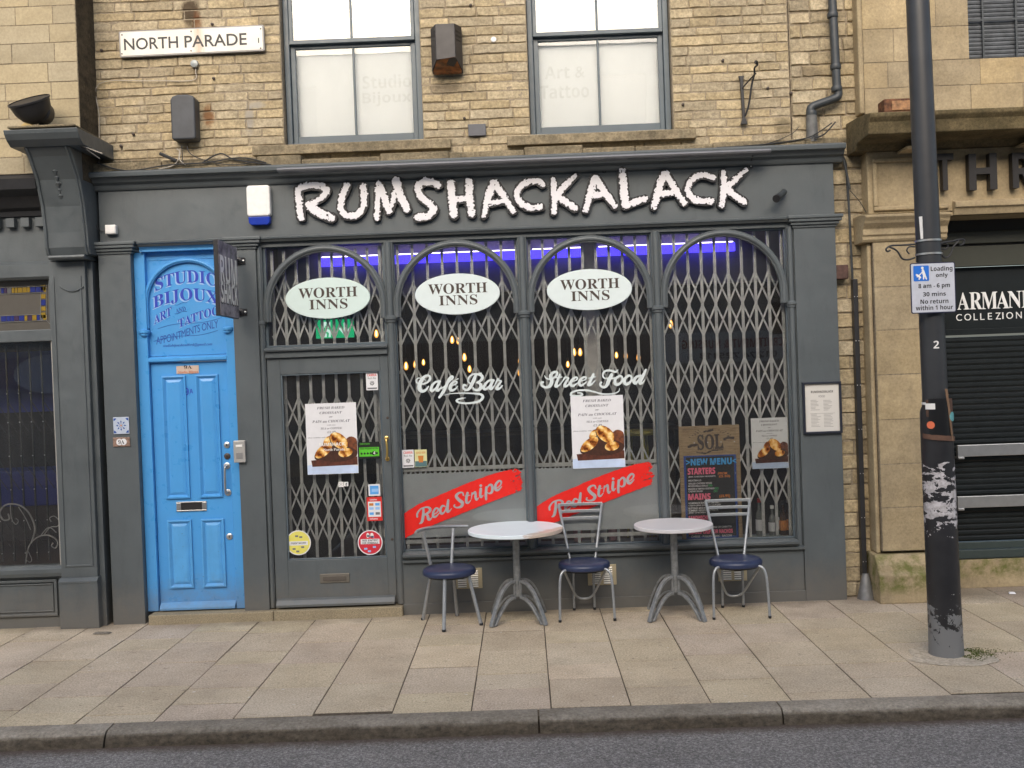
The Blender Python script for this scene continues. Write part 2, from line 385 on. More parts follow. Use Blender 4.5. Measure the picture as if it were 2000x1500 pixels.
# ---------------------------------------------------------------- masonry
def masonry(name, x0, x1, z0, z1, y, ch, lens, mat, parent, holes=(), gap=.0045, proud=.007, jit=.003, seed=1, cvar=.10, hue=.045, back=True, chj=.12, flat=False, yb=None):
    rnd = random.Random(seed); m = MB()
    bps = sorted({z0, z1} | {z for h in holes for z in (h[2], h[3]) if z0 < z < z1})
    for a, b in zip(bps[:-1], bps[1:]):
        n = max(1, round((b - a) / ch)); hs = [1 + rnd.uniform(-chj, chj) for _ in range(n)]; s = sum(hs); z = a
        for q in hs:
            zt = z + q / s * (b - a); zc = (z + zt) / 2
            iv = [(x0, x1)]
            for h in holes:
                if h[2] < zc < h[3]:
                    nv = []
                    for u, v in iv:
                        if h[1] <= u or h[0] >= v: nv.append((u, v))
                        else:
                            if u < h[0]: nv.append((u, h[0]))
                            if v > h[1]: nv.append((h[1], v))
                    iv = nv
            for u, v in iv:
                xs = [u]; x = u + rnd.uniform(*lens) * rnd.uniform(.4, 1)
                while x < v - lens[0] * .5: xs.append(x); x += rnd.uniform(*lens)
                xs.append(v)
                for p, r in zip(xs[:-1], xs[1:]):
                    k = 1 + rnd.uniform(-cvar, cvar); hu = rnd.uniform(-hue, hue)
                    m.cc = (k * (1 + hu * .4), k, k * (1 - hu))
                    g = gap / 2; A, B, C_, E_ = p + g * rnd.uniform(.5, 1.5), r - g * rnd.uniform(.5, 1.5), z + g * rnd.uniform(.5, 1.5), zt - g * rnd.uniform(.5, 1.5)
                    pr = proud * rnd.uniform(.6, 1.35); bv = min(.007, (E_ - C_) * .2) if not flat else .002
                    nx = 1 if flat else max(2, int((B - A) / .05)); nz = 1 if flat else 3
                    vs = []
                    for i in range(nx + 3):
                        for j in range(nz + 3):
                            ii = (i - 1) / nx if 0 < i < nx + 2 else (0 if i == 0 else 1); jj = (j - 1) / nz if 0 < j < nz + 2 else (0 if j == 0 else 1)
                            edge = i in (0, nx + 2) or j in (0, nz + 2)
                            X = A + bv + (B - A - 2 * bv) * ii; Zz = C_ + bv + (E_ - C_ - 2 * bv) * jj
                            if i == 0: X = A
                            if i == nx + 2: X = B
                            if j == 0: Zz = C_
                            if j == nz + 2: Zz = E_
                            if edge: yy = y + .004
                            else: yy = y - pr + (rnd.uniform(-jit, jit) if not flat else 0)
                            if not edge and not flat: X += rnd.uniform(-.002, .002); Zz += rnd.uniform(-.003, .003)
                            vs.append((X, yy, Zz))
                    w = nz + 3
                    m.add(vs, [(i * w + j, (i + 1) * w + j, (i + 1) * w + j + 1, i * w + j + 1) for i in range(nx + 2) for j in range(nz + 2)], not flat)
            z = zt
    if not flat:
        A_ = np.array(m.v); w_ = .011 * (vnoise(A_[:, 0], A_[:, 2] * .8, 1.7, seed) - .5) + .005 * (vnoise(A_[:, 0], A_[:, 2], 6.0, seed + 3) - .5); A_[:, 2] += w_
        A_[:, 1] += .010 * (vnoise(A_[:, 0], A_[:, 2], 3.0, seed + 7) - .5) + .006 * (vnoise(A_[:, 0], A_[:, 2], 24.0, seed + 8) - .5); m.v = [tuple(q) for q in A_.tolist()]
    o = m.build(name, mat, parent)
    if back:
        b = MB(); xs = sorted({x0, x1} | {q for h in holes for q in h[:2] if x0 < q < x1}); yb = y + .25 if yb is None else yb
        for a, c in zip(xs[:-1], xs[1:]):
            zz = [(z0, z1)]
            for h in holes:
                if h[0] < (a + c) / 2 < h[1]:
                    nv = []
                    for u, v in zz:
                        if h[3] <= u or h[2] >= v: nv.append((u, v))
                        else:
                            if u < h[2]: nv.append((u, h[2]))
                            if v > h[3]: nv.append((h[3], v))
                    zz = nv
            for u, v in zz: b.box(a, c, y, yb, u, v)
        b.build('mortar_bed', M['mortar'], o if parent is not None else None)
    return o
SKY_STR, SUN_STR, EXPO = .13, 1.5, 0.85
# ================================================================ CAFE BUILDING
cafe = thing('cafe_building', 'sandstone building with grey painted arched cafe shopfront and two white-blinded sash windows above', 'building', (-.4, 0, 0))
G = M['grey']
W1 = (-1.895, -.745, 3.895, 6.4); W2 = (.135, 1.315, 3.895, 6.4)
wall = masonry('wall', -3.60, 2.275, 3.62, 6.7, .12, .0765, (.13, .42), M['stone'], cafe, holes=[W1, W2], seed=3, yb=.34)
box('wall_core', -3.55, 2.9, .342, .6, 3.62, 6.7, M['dark'], cafe, 0)
for i, (W, wl, blx, txt) in enumerate([(W1, 'left', -1.29, [('Studio', 755, 158, 95, 26), ('Bijoux', 755, 192, 95, 28)]), (W2, 'right', .76, [('Art &', 1103, 140, 78, 24), ('Tattoo', 1103, 178, 95, 26)])]):
    x0, x1, z0, z1 = W
    wn = MB(); Y = .21
    for a, b in ((x0 + .004, x0 + .05), (x1 - .05, x1 - .004)): wn.box(a, b, Y, Y + .12, z0 + .004, z1)
    wn.box(x0 + .05, x1 - .05, Y + .002, Y + .12, z0 + .004, z0 + .03)
    w = wn.build('window', M['window_grey'], cafe, .006)
    zm = at((x0 + x1) / 2 * 240 + 1021, 82 if i == 0 else 66, .24)[1]
    s = MB(); Y2 = Y + .03
    for a, b in ((x0 + .052, x0 + .092), (x1 - .092, x1 - .052)): s.box(a, b, Y2, Y2 + .04, z0 + .032, zm)
    s.box(x0 + .092, x1 - .092, Y2 + .001, Y2 + .04, z0 + .032, z0 + .088)
    s.box(x0 + .092, x1 - .092, Y2 + .001, Y2 + .04, zm - .04, zm)
    s.box((x0 + x1) / 2 - .009, (x0 + x1) / 2 + .009, Y2 + .006, Y2 + .034, z0 + .088, zm - .04)
    s.build('lower_sash', M['window_grey'], w, .004)
    s = MB(); Y3 = Y + .0
    for a, b in ((x0 + .052, x0 + .082), (x1 - .082, x1 - .052)): s.box(a, b, Y3, Y3 + .028, zm + .001, z1)
    s.box(x0 + .052, x1 - .052, Y3 - .012, Y3 + .028, zm - .012, zm + .022)
    s.box((x0 + x1) / 2 - .014, (x0 + x1) / 2 + .006, Y3 + .004, Y3 + .027, zm + .022, z1)
    s.build('upper_sash', M['window_grey'], w, .004)
    box('pane', x0 + .06, x1 - .06, Y2 + .018, Y2 + .022, z0 + .05, zm - .005, M['glass'], w, 0)
    box('pane', x0 + .06, x1 - .06, Y3 + .012, Y3 + .016, zm + .005, z1 - .01, M['glass'], w, 0)
    box('blind', x0 + .053, x1 - .053, Y + .105, Y + .112, z0 + .04, z1, plain('white_blind', (.90, .91, .93), .7, 0, .02, 3), w, 0)
    for t_, cx, cy, wpx, hpx in txt:
        text(t_, *at(cx, cy, .3), wpx * sc(.3), hpx * sc(.3), Y + .104, plain('faded_lettering', (.80, .81, .82), .6), w, style='sansb', ext=.0006)
    # stone sill under the window
    a = at(492 if i == 0 else 990, 293 if i == 0 else 274, .05); b = at(880 if i == 0 else 1360, 278 if i == 0 else 257, .05)
    sl = MB(); sl.prof([(.045, 3.80), (.20, 3.80), (.20, 3.892), (.12, 3.888), (.055, 3.878)], a[0], b[0]); sl.build('window_sill', M['sill'], cafe, .006)
# ledge of rough stone and lead above the cornice
lg = MB(); rnd = random.Random(5); x = -3.5
while x < 2.6:
    w_ = rnd.uniform(.35, .8); w_ = min(w_, 2.62 - x); lg.box(x, x + w_ - .004, -.02 + rnd.uniform(-.01, .01), .125, 3.69, 3.735 + rnd.uniform(0, .045)); x += w_
lg.build('lead_flashing', M['sill'], cafe, .008)
# cornice
cn = MB(); cn.prof([(.13, 3.55), (.0, 3.55), (-.012, 3.565), (-.02, 3.59), (-.055, 3.605), (-.075, 3.635), (-.11, 3.64), (-.115, 3.672), (-.10, 3.685), (.13, 3.70)], -3.445, 2.645)
cn.build('cornice', G, cafe, .003)
box('fascia', -3.415, 2.575, .016, .14, 3.125, 3.56, G, cafe, .003)
mo = MB(); mo.prof([(.13, 3.085), (-.005, 3.085), (-.018, 3.10), (-.03, 3.106), (-.032, 3.118), (-.012, 3.126), (.13, 3.130)], -3.10, 2.225); mo.build('fascia_moulding', G, cafe)
box('frieze', -2.30, 2.22, .03, .15, 3.045, 3.083, G, cafe, .002)
# pilasters
def pilaster(x0, x1, zb, name='pilaster'):
    p = box(name, x0, x1, 0.0, .16, zb, 3.03, G, cafe, .004)
    c = MB()
    for (dz0, dz1, o) in ((3.03, 3.05, .012), (3.051, 3.075, .028), (3.076, 3.10, .045), (3.101, 3.128, .055)):
        c.box(x0 - o, x1 + o, -o, .15, dz0, dz1)
    c.build('capital', G, p, .006)
    return p
pilaster(-3.43, -3.165, -.004); pilaster(-2.345, -2.14, .062); pr = pilaster(2.235, 2.57, -.006)
# frame posts / mullions with ring capitals
def mullion(x, w, z0, z1, y0=.0, zc=2.42, y1=.09, nm='mullion'):
    m = MB(); m.box(x - w / 2, x + w / 2, y0 + .02, y1, z0, z1); m.lathe([(w * .40, z0), (w * .40, z1)], x, y0 + .022, 0, 16)
    o = m.build(nm, G, cafe, .003)
    c = MB(); r = w * .62
    c.lathe([(r * .8, -.035), (r * 1.05, -.025), (r * 1.05, -.012), (r * 1.32, -.004), (r * 1.32, .016), (r * .9, .024), (r * .8, .03)], x, y0 + .03, zc, 20)
    c.build('ring_capital', G, o)
mullion(-1.062, .068, .088, 3.05); mullion(.03, .068, .45, 3.05); mullion(1.118, .068, .45, 3.05)
mullion(-2.118, .042, .09, 3.05); mullion(2.205, .055, .45, 3.05)
# arches
def arch(cx, r, zc, zs, w, mat, parent, y0=0.0, y1=.055, nm='arch'):
    a = []; b = []
    N = 28
    a.append((cx - r, zs)); b.append((cx - r + w, zs))
    for k in range(N + 1):
        t = PI - PI * k / N; a.append((cx + r * math.cos(t), zc + r * math.sin(t))); b.append((cx + (r - w) * math.cos(t), zc + (r - w) * math.sin(t)))
    a.append((cx + r, zs)); b.append((cx + r - w, zs))
    m = MB(); m.strip(a, b, y0 + .012, y1); 
    path = [((p[0] + q[0]) / 2, y0 + .014, (p[1] + q[1]) / 2) for p, q in zip(a, b)]
    m.tube(path, w * .36, 10)
    return m.build(nm, mat, parent, .002)
arch(-1.59, .505, 2.540, 2.43, .056, G, cafe); arch(-.516, .515, 2.530, 2.43, .056, G, cafe)
arch(.574, .515, 2.525, 2.43, .056, G, cafe); arch(1.660, .515, 2.53, 2.43, .056, G, cafe)
# stall riser and sills
box('stall_riser', -1.04, 2.232, .012, .14, .0, .418, G, cafe, .003)
box('plinth', -1.045, 2.234, -.004, .01, -.006, .088, M['greyd'], cafe, .003)
s = MB(); s.prof([(.12, .419), (.0, .419), (-.022, .428), (-.024, .446), (.0, .452), (.12, .452)], -1.035, 2.234); s.build('riser_moulding', G, cafe)
s = MB(); s.prof([(.09, .4525), (-.012, .4525), (-.05, .478), (-.052, .496), (-.03, .503), (.09, .512)], -1.03, 2.180); s.build('shop_window_sill', G, cafe)
box('end_post', 2.176, 2.236, .02, .12, .453, 3.044, G, cafe, .003)
# shop windows
for i, (a, b) in enumerate(((-1.03, -.002), (.062, 1.086), (1.15, 2.178))):
    f = MB()
    f.box(a, a + .012, .055, .10, .512, 3.045); f.box(b - .012, b, .055, .10, .512, 3.045); f.box(a + .012, b - .012, .056, .10, .512, .522); f.box(a + .012, b - .012, .056, .10, 3.03, 3.045)
    fo = f.build('shop_window', M['window_grey'], cafe, .002)
    box('pane', a + .006, b - .006, .072, .078, .516, 3.04, M['glass'], fo, 0)
# ---- cafe door and fanlight
box('transom', -2.098, -1.096, .002, .11, 2.135, 2.188, G, cafe, .006)
s = MB(); s.prof([(.05, 2.188), (-.024, 2.188), (-.03, 2.20), (-.01, 2.215), (.05, 2.22)], -2.098, -1.096); s.build('transom_moulding', G, cafe)
f = MB(); f.box(-2.097, -2.075, .055, .1, 2.22, 3.045); f.box(-1.118, -1.096, .055, .1, 2.22, 3.045); f.box(-2.075, -1.118, .056, .1, 2.22, 2.24)
fo = f.build('fanlight', M['window_grey'], cafe, .002); box('pane', -2.08, -1.11, .072, .078, 2.23, 3.04, M['glass'], fo, 0)
dx0, dx1, dz0, dz1 = -2.092, -1.100, .098, 2.132
gx0, gz1 = at(547, 726, .05); gx0 = -1.985; gx1 = -1.165; gz0 = at(640, 1092, .05)[1]; gz1 = at(640, 728, .05)[1]
d = MB(); d.box(dx0, gx0, .03, .075, dz0, dz1); d.box(gx1, dx1, .03, .075, dz0, dz1); d.box(gx0, gx1, .0305, .075, dz0, gz0); d.box(gx0, gx1, .0305, .075, gz1, dz1)
door = d.build('glazed_door', G, cafe, .003)
b_ = MB(); 
for a in ((gx0, gx0 + .014, gz0, gz1), (gx1 - .014, gx1, gz0, gz1), (gx0 + .014, gx1 - .014, gz0, gz0 + .014), (gx0 + .014, gx1 - .014, gz1 - .014, gz1)): b_.box(a[0], a[1], .036, .07, a[2], a[3])
b_.build('glazing_bead', M['window_grey'], door, .003)
box('pane', gx0 + .01, gx1 - .01, .05, .056, gz0 + .01, gz1 - .01, M['glass'], door, 0)
s = MB(); s.prof([(.03, .10), (-.028, .10), (-.03, .118), (-.005, .15), (.03, .16)], dx0 + .012, dx1 - .012); s.build('weather_bar', M['window_grey'], door)
c = at(654, 1129, .03); m = MB(); m.box(c[0] - .122, c[0] + .122, .022, .03, c[1] - .038, c[1] + .038); lb = m.build('letterbox', plain('aged_brass_plate', (.17, .155, .13), .5, .4), door, .004)
m = MB(); m.box(c[0] - .095, c[0] + .095, .016, .0215, c[1] - .02, c[1] + .02); m.build('letterbox_flap', plain('aged_brass_flap', (.12, .105, .09), .5, .4), lb, .003)
c = at(756, 876, .03); pts = spline([(c[0], .03, c[1] + .085), (c[0], -.004, c[1] + .078), (c[0] + .006, -.014, c[1] + .02), (c[0] + .006, -.014, c[1] - .03), (c[0], -.004, c[1] - .078), (c[0], .03, c[1] - .085)])
m = MB(); m.tube(pts, .0095, 10); m.lathe([(.018, 0), (.018, .006), (.01, .01)], c[0], .03, c[1] + .085, 14, 'y'); m.lathe([(.018, 0), (.018, .006), (.01, .01)], c[0], .03, c[1] - .085, 14, 'y')
m.build('handle', M['brass'], door)
for px, py, mt in ((757, 816, M['brown_ink']), (766, 1053, M['brown_ink'])):
    c = at(px, py, .03); MB().lathe([(.011, 0), (.011, .005), (.006, .007)], c[0], .03, c[1], 14, 'y').build('lock', mt, door)
# ---- blue door recess
Bl = M['blue']
box('blue_frame_post', -3.164, -3.075, .06, .14, .085, 3.045, Bl, cafe, .004)
box('blue_frame_post', -2.430, -2.346, .06, .14, .085, 3.045, Bl, cafe, .004)
s = MB(); s.prof([(.14, 3.046), (.03, 3.046), (.03, 3.06), (.015, 3.084), (.14, 3.084)], -3.10, -2.346); s.build('blue_head_moulding', Bl, cafe)
box('blue_head', -3.075, -2.43, .10, .14, 2.98, 3.045, Bl, cafe, .002)
ap = box('blue_arch_panel', -3.075, -2.43, .105, .14, 2.19, 2.98, Bl, cafe, 0)
arch(at(366.5, 600, .08)[0], .362, 2.628, 2.42, .036, Bl, ap, .065, .105, 'blue_arch')
for x in (-3.10, -2.41): MB().lathe([(.028, -.03), (.036, -.02), (.036, -.008), (.046, -.002), (.046, .016), (.03, .024)], x, .07, 2.385, 18).build('blue_ring_capital', Bl, ap)
s = MB(); s.prof([(.12, 2.135), (.07, 2.135), (.055, 2.145), (.055, 2.165), (.07, 2.178), (.12, 2.19)], -3.075, -2.43); s.build('blue_transom', Bl, cafe)
bx0, bx1 = -3.072, -2.432
bd = MB(); 
bd.box(bx0, bx1, .098, .13, .105, 2.132)
bdoor = bd.build('blue_door', M['blue'], cafe, .003)
def panel(x0, x1, z0, z1, y, mat, parent, w=.032):
    m = MB(); i = w
    def ring(a, b, ya, yb):
        o = [(x0 + a, z0 + a), (x1 - a, z0 + a), (x1 - a, z1 - a), (x0 + a, z1 - a)]; q = [(x0 + b, z0 + b), (x1 - b, z0 + b), (x1 - b, z1 - b), (x0 + b, z1 - b)]
        m.add([(u, ya, v) for u, v in o] + [(u, yb, v) for u, v in q], [(k, (k + 1) % 4, 4 + (k + 1) % 4, 4 + k) for k in range(4)])
    ring(0, 0, y, y - .016); ring(0, i * .35, y - .016, y - .018); ring(i * .35, i, y - .018, y + .006 - .004); ring(i, i, y + .002, y - .001); ring(i, i + .022, y - .001, y - .009)
    a = i + .022
    m.add([(x0 + a, y - .009, z0 + a), (x1 - a, y - .009, z0 + a), (x1 - a, y - .009, z1 - a), (x0 + a, y - .009, z1 - a)], [(0, 1, 2, 3)])
    return m.build('door_panel', mat, parent)
for (pa, pb, za, zb, ch) in ((303, 362, 735, 972, 0), (378, 432, 735, 970, 0), (313, 366, 1015, 1147, 1), (390, 440, 1013, 1145, 1)):
    pass
P1 = (-2.985, -2.785); P2 = (-2.705, -2.515)
zt = at(370, 733, .1)[1]; zm1 = at(385, 972, .1)[1]; zm2 = at(385, 1014, .1)[1]; zb = at(385, 1147, .1)[1]
for (a, b) in (P1, P2):
    panel(a, b, zm1, zt, .097, M['blue'], bdoor); panel(a, b, zb, zm2, .097, M['bluechip'], bdoor)
s = MB(); s.prof([(.10, .092), (.045, .092), (.045, .108), (.085, .148), (.10, .15)], bx0 + .01, bx1 - .006); s.build('weather_bar', M['bluechip'], bdoor)
c = at(374, 989, .09); m = MB()
for a in ((-.125, .125, .030, .040), (-.125, .125, -.040, -.030), (-.125, -.088, -.030, .030), (.088, .125, -.030, .030)): m.box(c[0] + a[0], c[0] + a[1], .088, .0975, c[1] + a[2], c[1] + a[3])
lb = m.build('letterbox', M['steel'], bdoor, .002); box('letter_slot', c[0] - .088, c[0] + .088, .094, .0976, c[1] - .030, c[1] + .030, M['ink'], lb, 0)
for py, mt in ((869, M['steel']), (891, M['brown_ink']), (1048, M['steel'])):
    c = at(443 + (py - 869) * .028, py, .09); m = MB(); m.lathe([(.026, 0), (.026, .006), (.02, .010)], c[0], .097, c[1], 20, 'y'); k = m.build('lock', mt, bdoor)
    box('keyhole', c[0] - .003, c[0] + .003, .083, .0868, c[1] - .009, c[1] + .009, M['ink'], k, 0)
c1 = at(443, 910, .09); c2 = at(445, 962, .09); m = MB()
m.tube(spline([(c1[0], .097, c1[1]), (c1[0], .055, c1[1] - .004), (c1[0] - .004, .045, c1[1] - .03), (c2[0] - .006, .045, c2[1] + .03), (c2[0], .055, c2[1] + .004), (c2[0], .097, c2[1])]), .0095, 10)
for c in (c1, c2): m.lathe([(.027, 0), (.027, .005), (.02, .008)], c[0], .097, c[1], 20, 'y')
m.build('handle', M['steel'], bdoor)
# lettering on the blue panel and door
VB = plain('ultramarine_paint', (.022, .05, .42), .4); VW = plain('pale_shadow_paint', (.30, .46, .74), .4)
def arcw(bend, tilt=0.0, grow=0.0): 
    return lambda x, z: (x, z * (1 + grow * x * x) - bend * x * x + tilt * x)
for body, x0, x1, yc, hp, bend, tilt, st in (('STUDIO', 302, 426, 541, 25, .80, .03, 'serifb'), ('BIJOUX', 298, 426, 577, 27, .72, .0, 'serifb')):
    for dx, dy, mt, e in ((-2.2, 2.6, VW, .0006), (0, 0, VB, .0014)):
        cx, cz = at((x0 + x1) / 2 + dx, yc + dy - 1, .1); s_ = sc(.1)
        text(body, cx, cz, (x1 - x0) * s_, hp * s_, .1045, mt, ap, style=st, ext=e, warp=arcw(bend, .03))
for body, x0, x1, yc, hp, tilt, bend in (('ART', 300, 335, 616, 17, .50, 0), ('TATTOO', 347, 428, 617, 17, .30, .3)):
    for dx, dy, mt, e in ((-1.3, 1.6, VW, .0006), (0, 0, VB, .0014)):
        cx, cz = at((x0 + x1) / 2 + dx, yc + dy, .1); s_ = sc(.1)
        text(body, cx, cz, (x1 - x0) * s_, hp * s_, .1045, mt, ap, style='serifb', ext=e, warp=arcw(bend, tilt))
VD = plain('blue_line_paint', (.02, .07, .34), .4)
ptext('AND', 343, 363, 605, 9, .1045, VD, ap, style='serifb', rot=.25)
for dy in (-9, 8): 
    p = [at(341 + k * 4, 605 + dy - k * 1.0 + 1.2 * math.sin(k * 1.3), .1) for k in range(7)]
    MB().tube([(a, .104, b) for a, b in p], .0015, 6).build('flourish', VD, ap)
ptext('APPOINTMENTS ONLY', 304, 427, 649, 15, .1045, VD, ap, style='sans', warp=lambda x, z: (x, z + .20 * x + .012 * math.sin(x * 9)), spacing=.95)
for dy in (-13, 12):
    p = [(300 + t * 125 + (8 if dy < 0 else 0), 649 + dy + 6 - t * 22 - 3 * math.sin(2 * PI * t)) for t in [k / 14 for k in range(15)]]
    MB().tube([(at(a, b, .1)[0], .104, at(a, b, .1)[1]) for a, b in p], .0016, 6).build('banner_line', VD, ap)
ptext('studiobijouxbradford@gmail.com', 318, 415, 674, 7, .1045, VD, ap, style='serifb', ext=.0006, shear=.2)
ptext('9', 360, 369, 765, 15, .097, VB, bdoor, style='sansb'); ptext('A', 370, 377, 764, 9, .097, VB, bdoor, style='sansb')
c = at(367, 722, .1); m = MB().box(c[0] - .093, c[0] + .093, .092, .0975, c[1] - .033, c[1] + .033).build('name_plate', plain('tan_card', (.55, .42, .34), .6), bdoor, .002)
ptext('9A', 359, 375, 717, 7, .0915, M['ink'], m, style='serifb'); ptext('Studio Bijoux', 348, 387, 727, 6, .0915, plain('rust_print', (.45, .12, .05), .6), m, style='serifb')
# step stone
st = MB(); st.box(-3.12, -2.10, -.055, .15, -.01, .078); st.box(-2.096, -1.045, -.058, .15, -.01, .081); st.build('threshold_step', M['step'], cafe, .008)
# ---- interior room
box('interior_floor', -2.1, 2.3, .13, 6.0, .04, .10, M['darkwood'], cafe, 0)
box('interior_ceiling', -2.2, 2.5, .16, 6.1, 3.30, 3.40, M['bulkhead'], cafe, 0)
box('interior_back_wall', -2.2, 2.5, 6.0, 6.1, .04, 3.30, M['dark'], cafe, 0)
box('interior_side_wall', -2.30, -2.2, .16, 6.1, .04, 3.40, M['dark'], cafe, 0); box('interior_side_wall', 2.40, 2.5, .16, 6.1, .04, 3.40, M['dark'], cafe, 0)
bkz = at(1150, 562, .95)[1]
box('bulkhead', -2.19, 2.39, .95, 1.05, bkz, 3.30, M['bulkhead'], cafe, .004)
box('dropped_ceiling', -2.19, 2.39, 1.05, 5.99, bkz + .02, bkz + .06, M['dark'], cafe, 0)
c = at(1152, 600, .4); box('interior_post', c[0] - .052, c[0] + .052, .36, .46, .10, 3.29, plain('pale_grey_post', (.55, .53, .50), .6, 0, .1), cafe, .004)
c = at(748, 600, .16); box('interior_post', -1.165, -1.13, .15, .20, 2.2, 3.04, M['grille'], cafe, .003)
box('interior_post', -1.235, -1.165, .16, .20, .12, 2.0, M['grille'], cafe, .003)
box('window_ledge', -1.03, 2.19, .10, .34, .46, .505, plain('pale_green_ledge', (.30, .36, .33), .5), cafe, .003)
# exterior spandrel boards seen behind the first arch
# ================================================================ STRIP OF COURSED STONE between the shopfront and next building
strip = thing('stone_wall', 'narrow strip of large coursed sandstone between grey shopfront and ashlar pier', 'wall', (2.58, .05, 0))
masonry('upper_stonework', 2.283, 2.85, 3.62, 6.7, .12, .105, (.18, .38), M['stone'], strip, gap=.008, proud=.012, jit=.005, seed=11, cvar=.16, yb=.34)
masonry('lower_stonework', 2.578, 2.84, .0, 3.62, .10, .117, (.16, .30), M['stone'], strip, gap=.008, proud=.011, jit=.004, seed=12, cvar=.16, yb=.34)
# ================================================================ LEFT BUILDING
lb_ = thing('neighbour_building', 'smooth sandstone building on the left with dark grey shopfront and scroll bracket', 'building', (-4.4, 0, 0))
YL = -.22
exl = at(149, 60, YL)[0]
masonry('wall', -6.6, exl, 3.665, 6.7, YL, .148, (.28, .62), M['ashlar'], lb_, gap=.004, proud=.004, jit=0, seed=21, cvar=.07, hue=.04, flat=True, yb=.10)
box('wall_return', exl - .02, exl + .004, YL + .002, .118, 3.60, 6.7, M['sooty'], lb_, .004)
box('gap_wall', -3.66, -3.40, .165, .30, 0, 3.65, M['sooty'], lb_, 0)
GL = M['greyd']
# pilaster
pxl = at(106, 800, -.06)[0]; pxr = at(177, 800, -.06)[0]
p = box('pilaster', pxl, pxr, -.06, .2, 0, 2.98, GL, lb_, .005)
m = MB(); 
for a in ((pxl + .03, pxl + .045), (pxr - .045, pxr - .03)): m.box(a[0], a[1], -.068, -.0605, .50, 2.86)
m.box(pxl + .045, pxr - .045, -.068, -.0605, .50, .515); m.build('pilaster_bead', GL, p, .003)
c = [at(118 + k * 4.6, 560 + 9 * math.sin(k / 10 * PI) - (0 if 0 < k < 10 else 0), -.06) for k in range(11)]
MB().tube([(a, -.066, b) for a, b in c], .006, 6).build('swag_moulding', GL, p)
box('pilaster_return', pxr + .0, pxr + .045, -.02, .2, 0, 2.98, GL, lb_, .003)
m = MB(); m.box(pxl - .01, pxr + .012, -.095, -.0, 0, .37); o = m.build('pilaster_base', GL, p, .006)
m = MB(); m.prof([(0, .371), (-.10, .371), (-.10, .385), (-.075, .41), (0, .42)], pxl - .008, pxr + .01); m.build('base_moulding', GL, p)
# console
cx0 = at(62, 400, -.3)[0]; cx1 = at(160, 400, -.3)[0]
pr_ = [(.1, 3.02), (-.13, 3.02), (-.16, 3.08), (-.17, 3.2), (-.20, 3.4), (-.27, 3.6), (-.38, 3.76), (-.44, 3.82), (.1, 3.82)]
con = MB(); con.prof(pr_, cx0 + .02, cx1 - .02); console = con.build('scroll_bracket', GL, lb_, .008)
m = MB()
for xx in (cx0 + .045, cx1 - .045): m.tube([(xx, y - .006, z) for y, z in pr_[1:8]], .009, 8)
m.build('bracket_bead', GL, console)
m = MB()
for k in range(7): m.lathe([(.002, -.03), (.018 if k % 2 else .026, 0), (.002, .03)], (cx0 + cx1) / 2, -.30 + k * .021, 3.66 - k * .045, 10)
m.build('husk_ornament', GL, console)
m = MB(); m.prof([(.12, 3.82), (-.46, 3.82), (-.52, 3.86), (-.55, 3.90), (-.56, 3.93), (.12, 3.945)], cx0 - .07, cx1 + .10); m.build('bracket_cap', GL, console, .006)
m = MB(); m.box(cx0 - .05, cx1 + .07, -.54, .10, 3.946, 3.965); m.build('lead_cap', M['sill'], console, .008)
m = MB(); m.prof([(.1, 2.985), (-.16, 2.985), (-.175, 3.0), (-.17, 3.018), (.1, 3.019)], cx0 + .05, pxr + .05); m.build('bracket_ledge', GL, console, .004)
# fascia of left shop
box('fascia', -6.6, cx0 + .02, -.02, .2, 2.99, 3.36, GL, lb_, .003)
m = MB(); m.prof([(.1, 3.36), (-.05, 3.36), (-.06, 3.40), (-.10, 3.42), (-.16, 3.50), (-.26, 3.54), (-.28, 3.62), (-.22, 3.66), (.1, 3.66)], -6.6, cx0 + .02); m.build('cornice', M['blackpaint'], lb_)
m = MB()
for k in range(12): m.box(cx0 - .02 - k * .12 - .07, cx0 - .02 - k * .12, -.075, -.021, 3.27, 3.345)
m.build('dentil_row', GL, lb_, .004)
hz = at(60, 522, -.02)[1]
m = MB(); m.prof([(.1, hz - .10), (-.03, hz - .10), (-.05, hz - .08), (-.05, hz + .02), (-.02, hz + .045), (.1, hz + .05)], -6.6, pxl + .005); m.build('head_rail', GL, lb_)
tz1, tz0 = at(60, 545, .05)[1], at(60, 645, .05)[1]; wz1, wz0 = at(60, 668, .05)[1], at(60, 1104, .05)[1]
box('transom', -6.6, pxl, -.02, .1, wz1, tz0, GL, lb_, .006)
m = MB(); m.prof([(.1, wz0 - .08), (-.05, wz0 - .08), (-.06, wz0 - .05), (-.06, wz0 - .02), (-.02, wz0), (.1, wz0)], -6.6, pxl + .004); m.build('window_sill', GL, lb_)
box('stall_riser', -6.6, pxl, .0, .15, -.01, wz0 - .08, GL, lb_, .003)
rx = pxl - .06; m = MB(); 
for (o, w) in ((0, .022), (.035, .01)):
    z0_, z1_ = .095 + o, .395 - o
    m.box(-6.5, rx - o, -.022 + o * .3, -.001, z0_, z0_ + w); m.box(-6.5, rx - o, -.022 + o * .3, -.001, z1_ - w, z1_); m.box(rx - o - w, rx - o, -.0225 + o * .3, -.001, z0_ + w, z1_ - w)
m.build('riser_panel_moulding', GL, lb_, .004)
f = box('window_frame', pxl - .035, pxl - .002, .0, .1, wz0, wz1, plain('pale_frame_edge', (.30, .29, .27), .5), lb_, .003)
box('window_frame', pxl - .035, pxl - .002, .0, .1, tz0, tz1, GL, lb_, .003)
box('pane', -6.6, pxl - .03, .05, .056, wz0, wz1, M['glass'], lb_, 0)
LG = plain('leaded_glass_backing', (.09, .082, .07), .3)
tl = box('leaded_light', -6.6, pxl - .03, .05, .058, tz0, tz1, LG, lb_, 0)
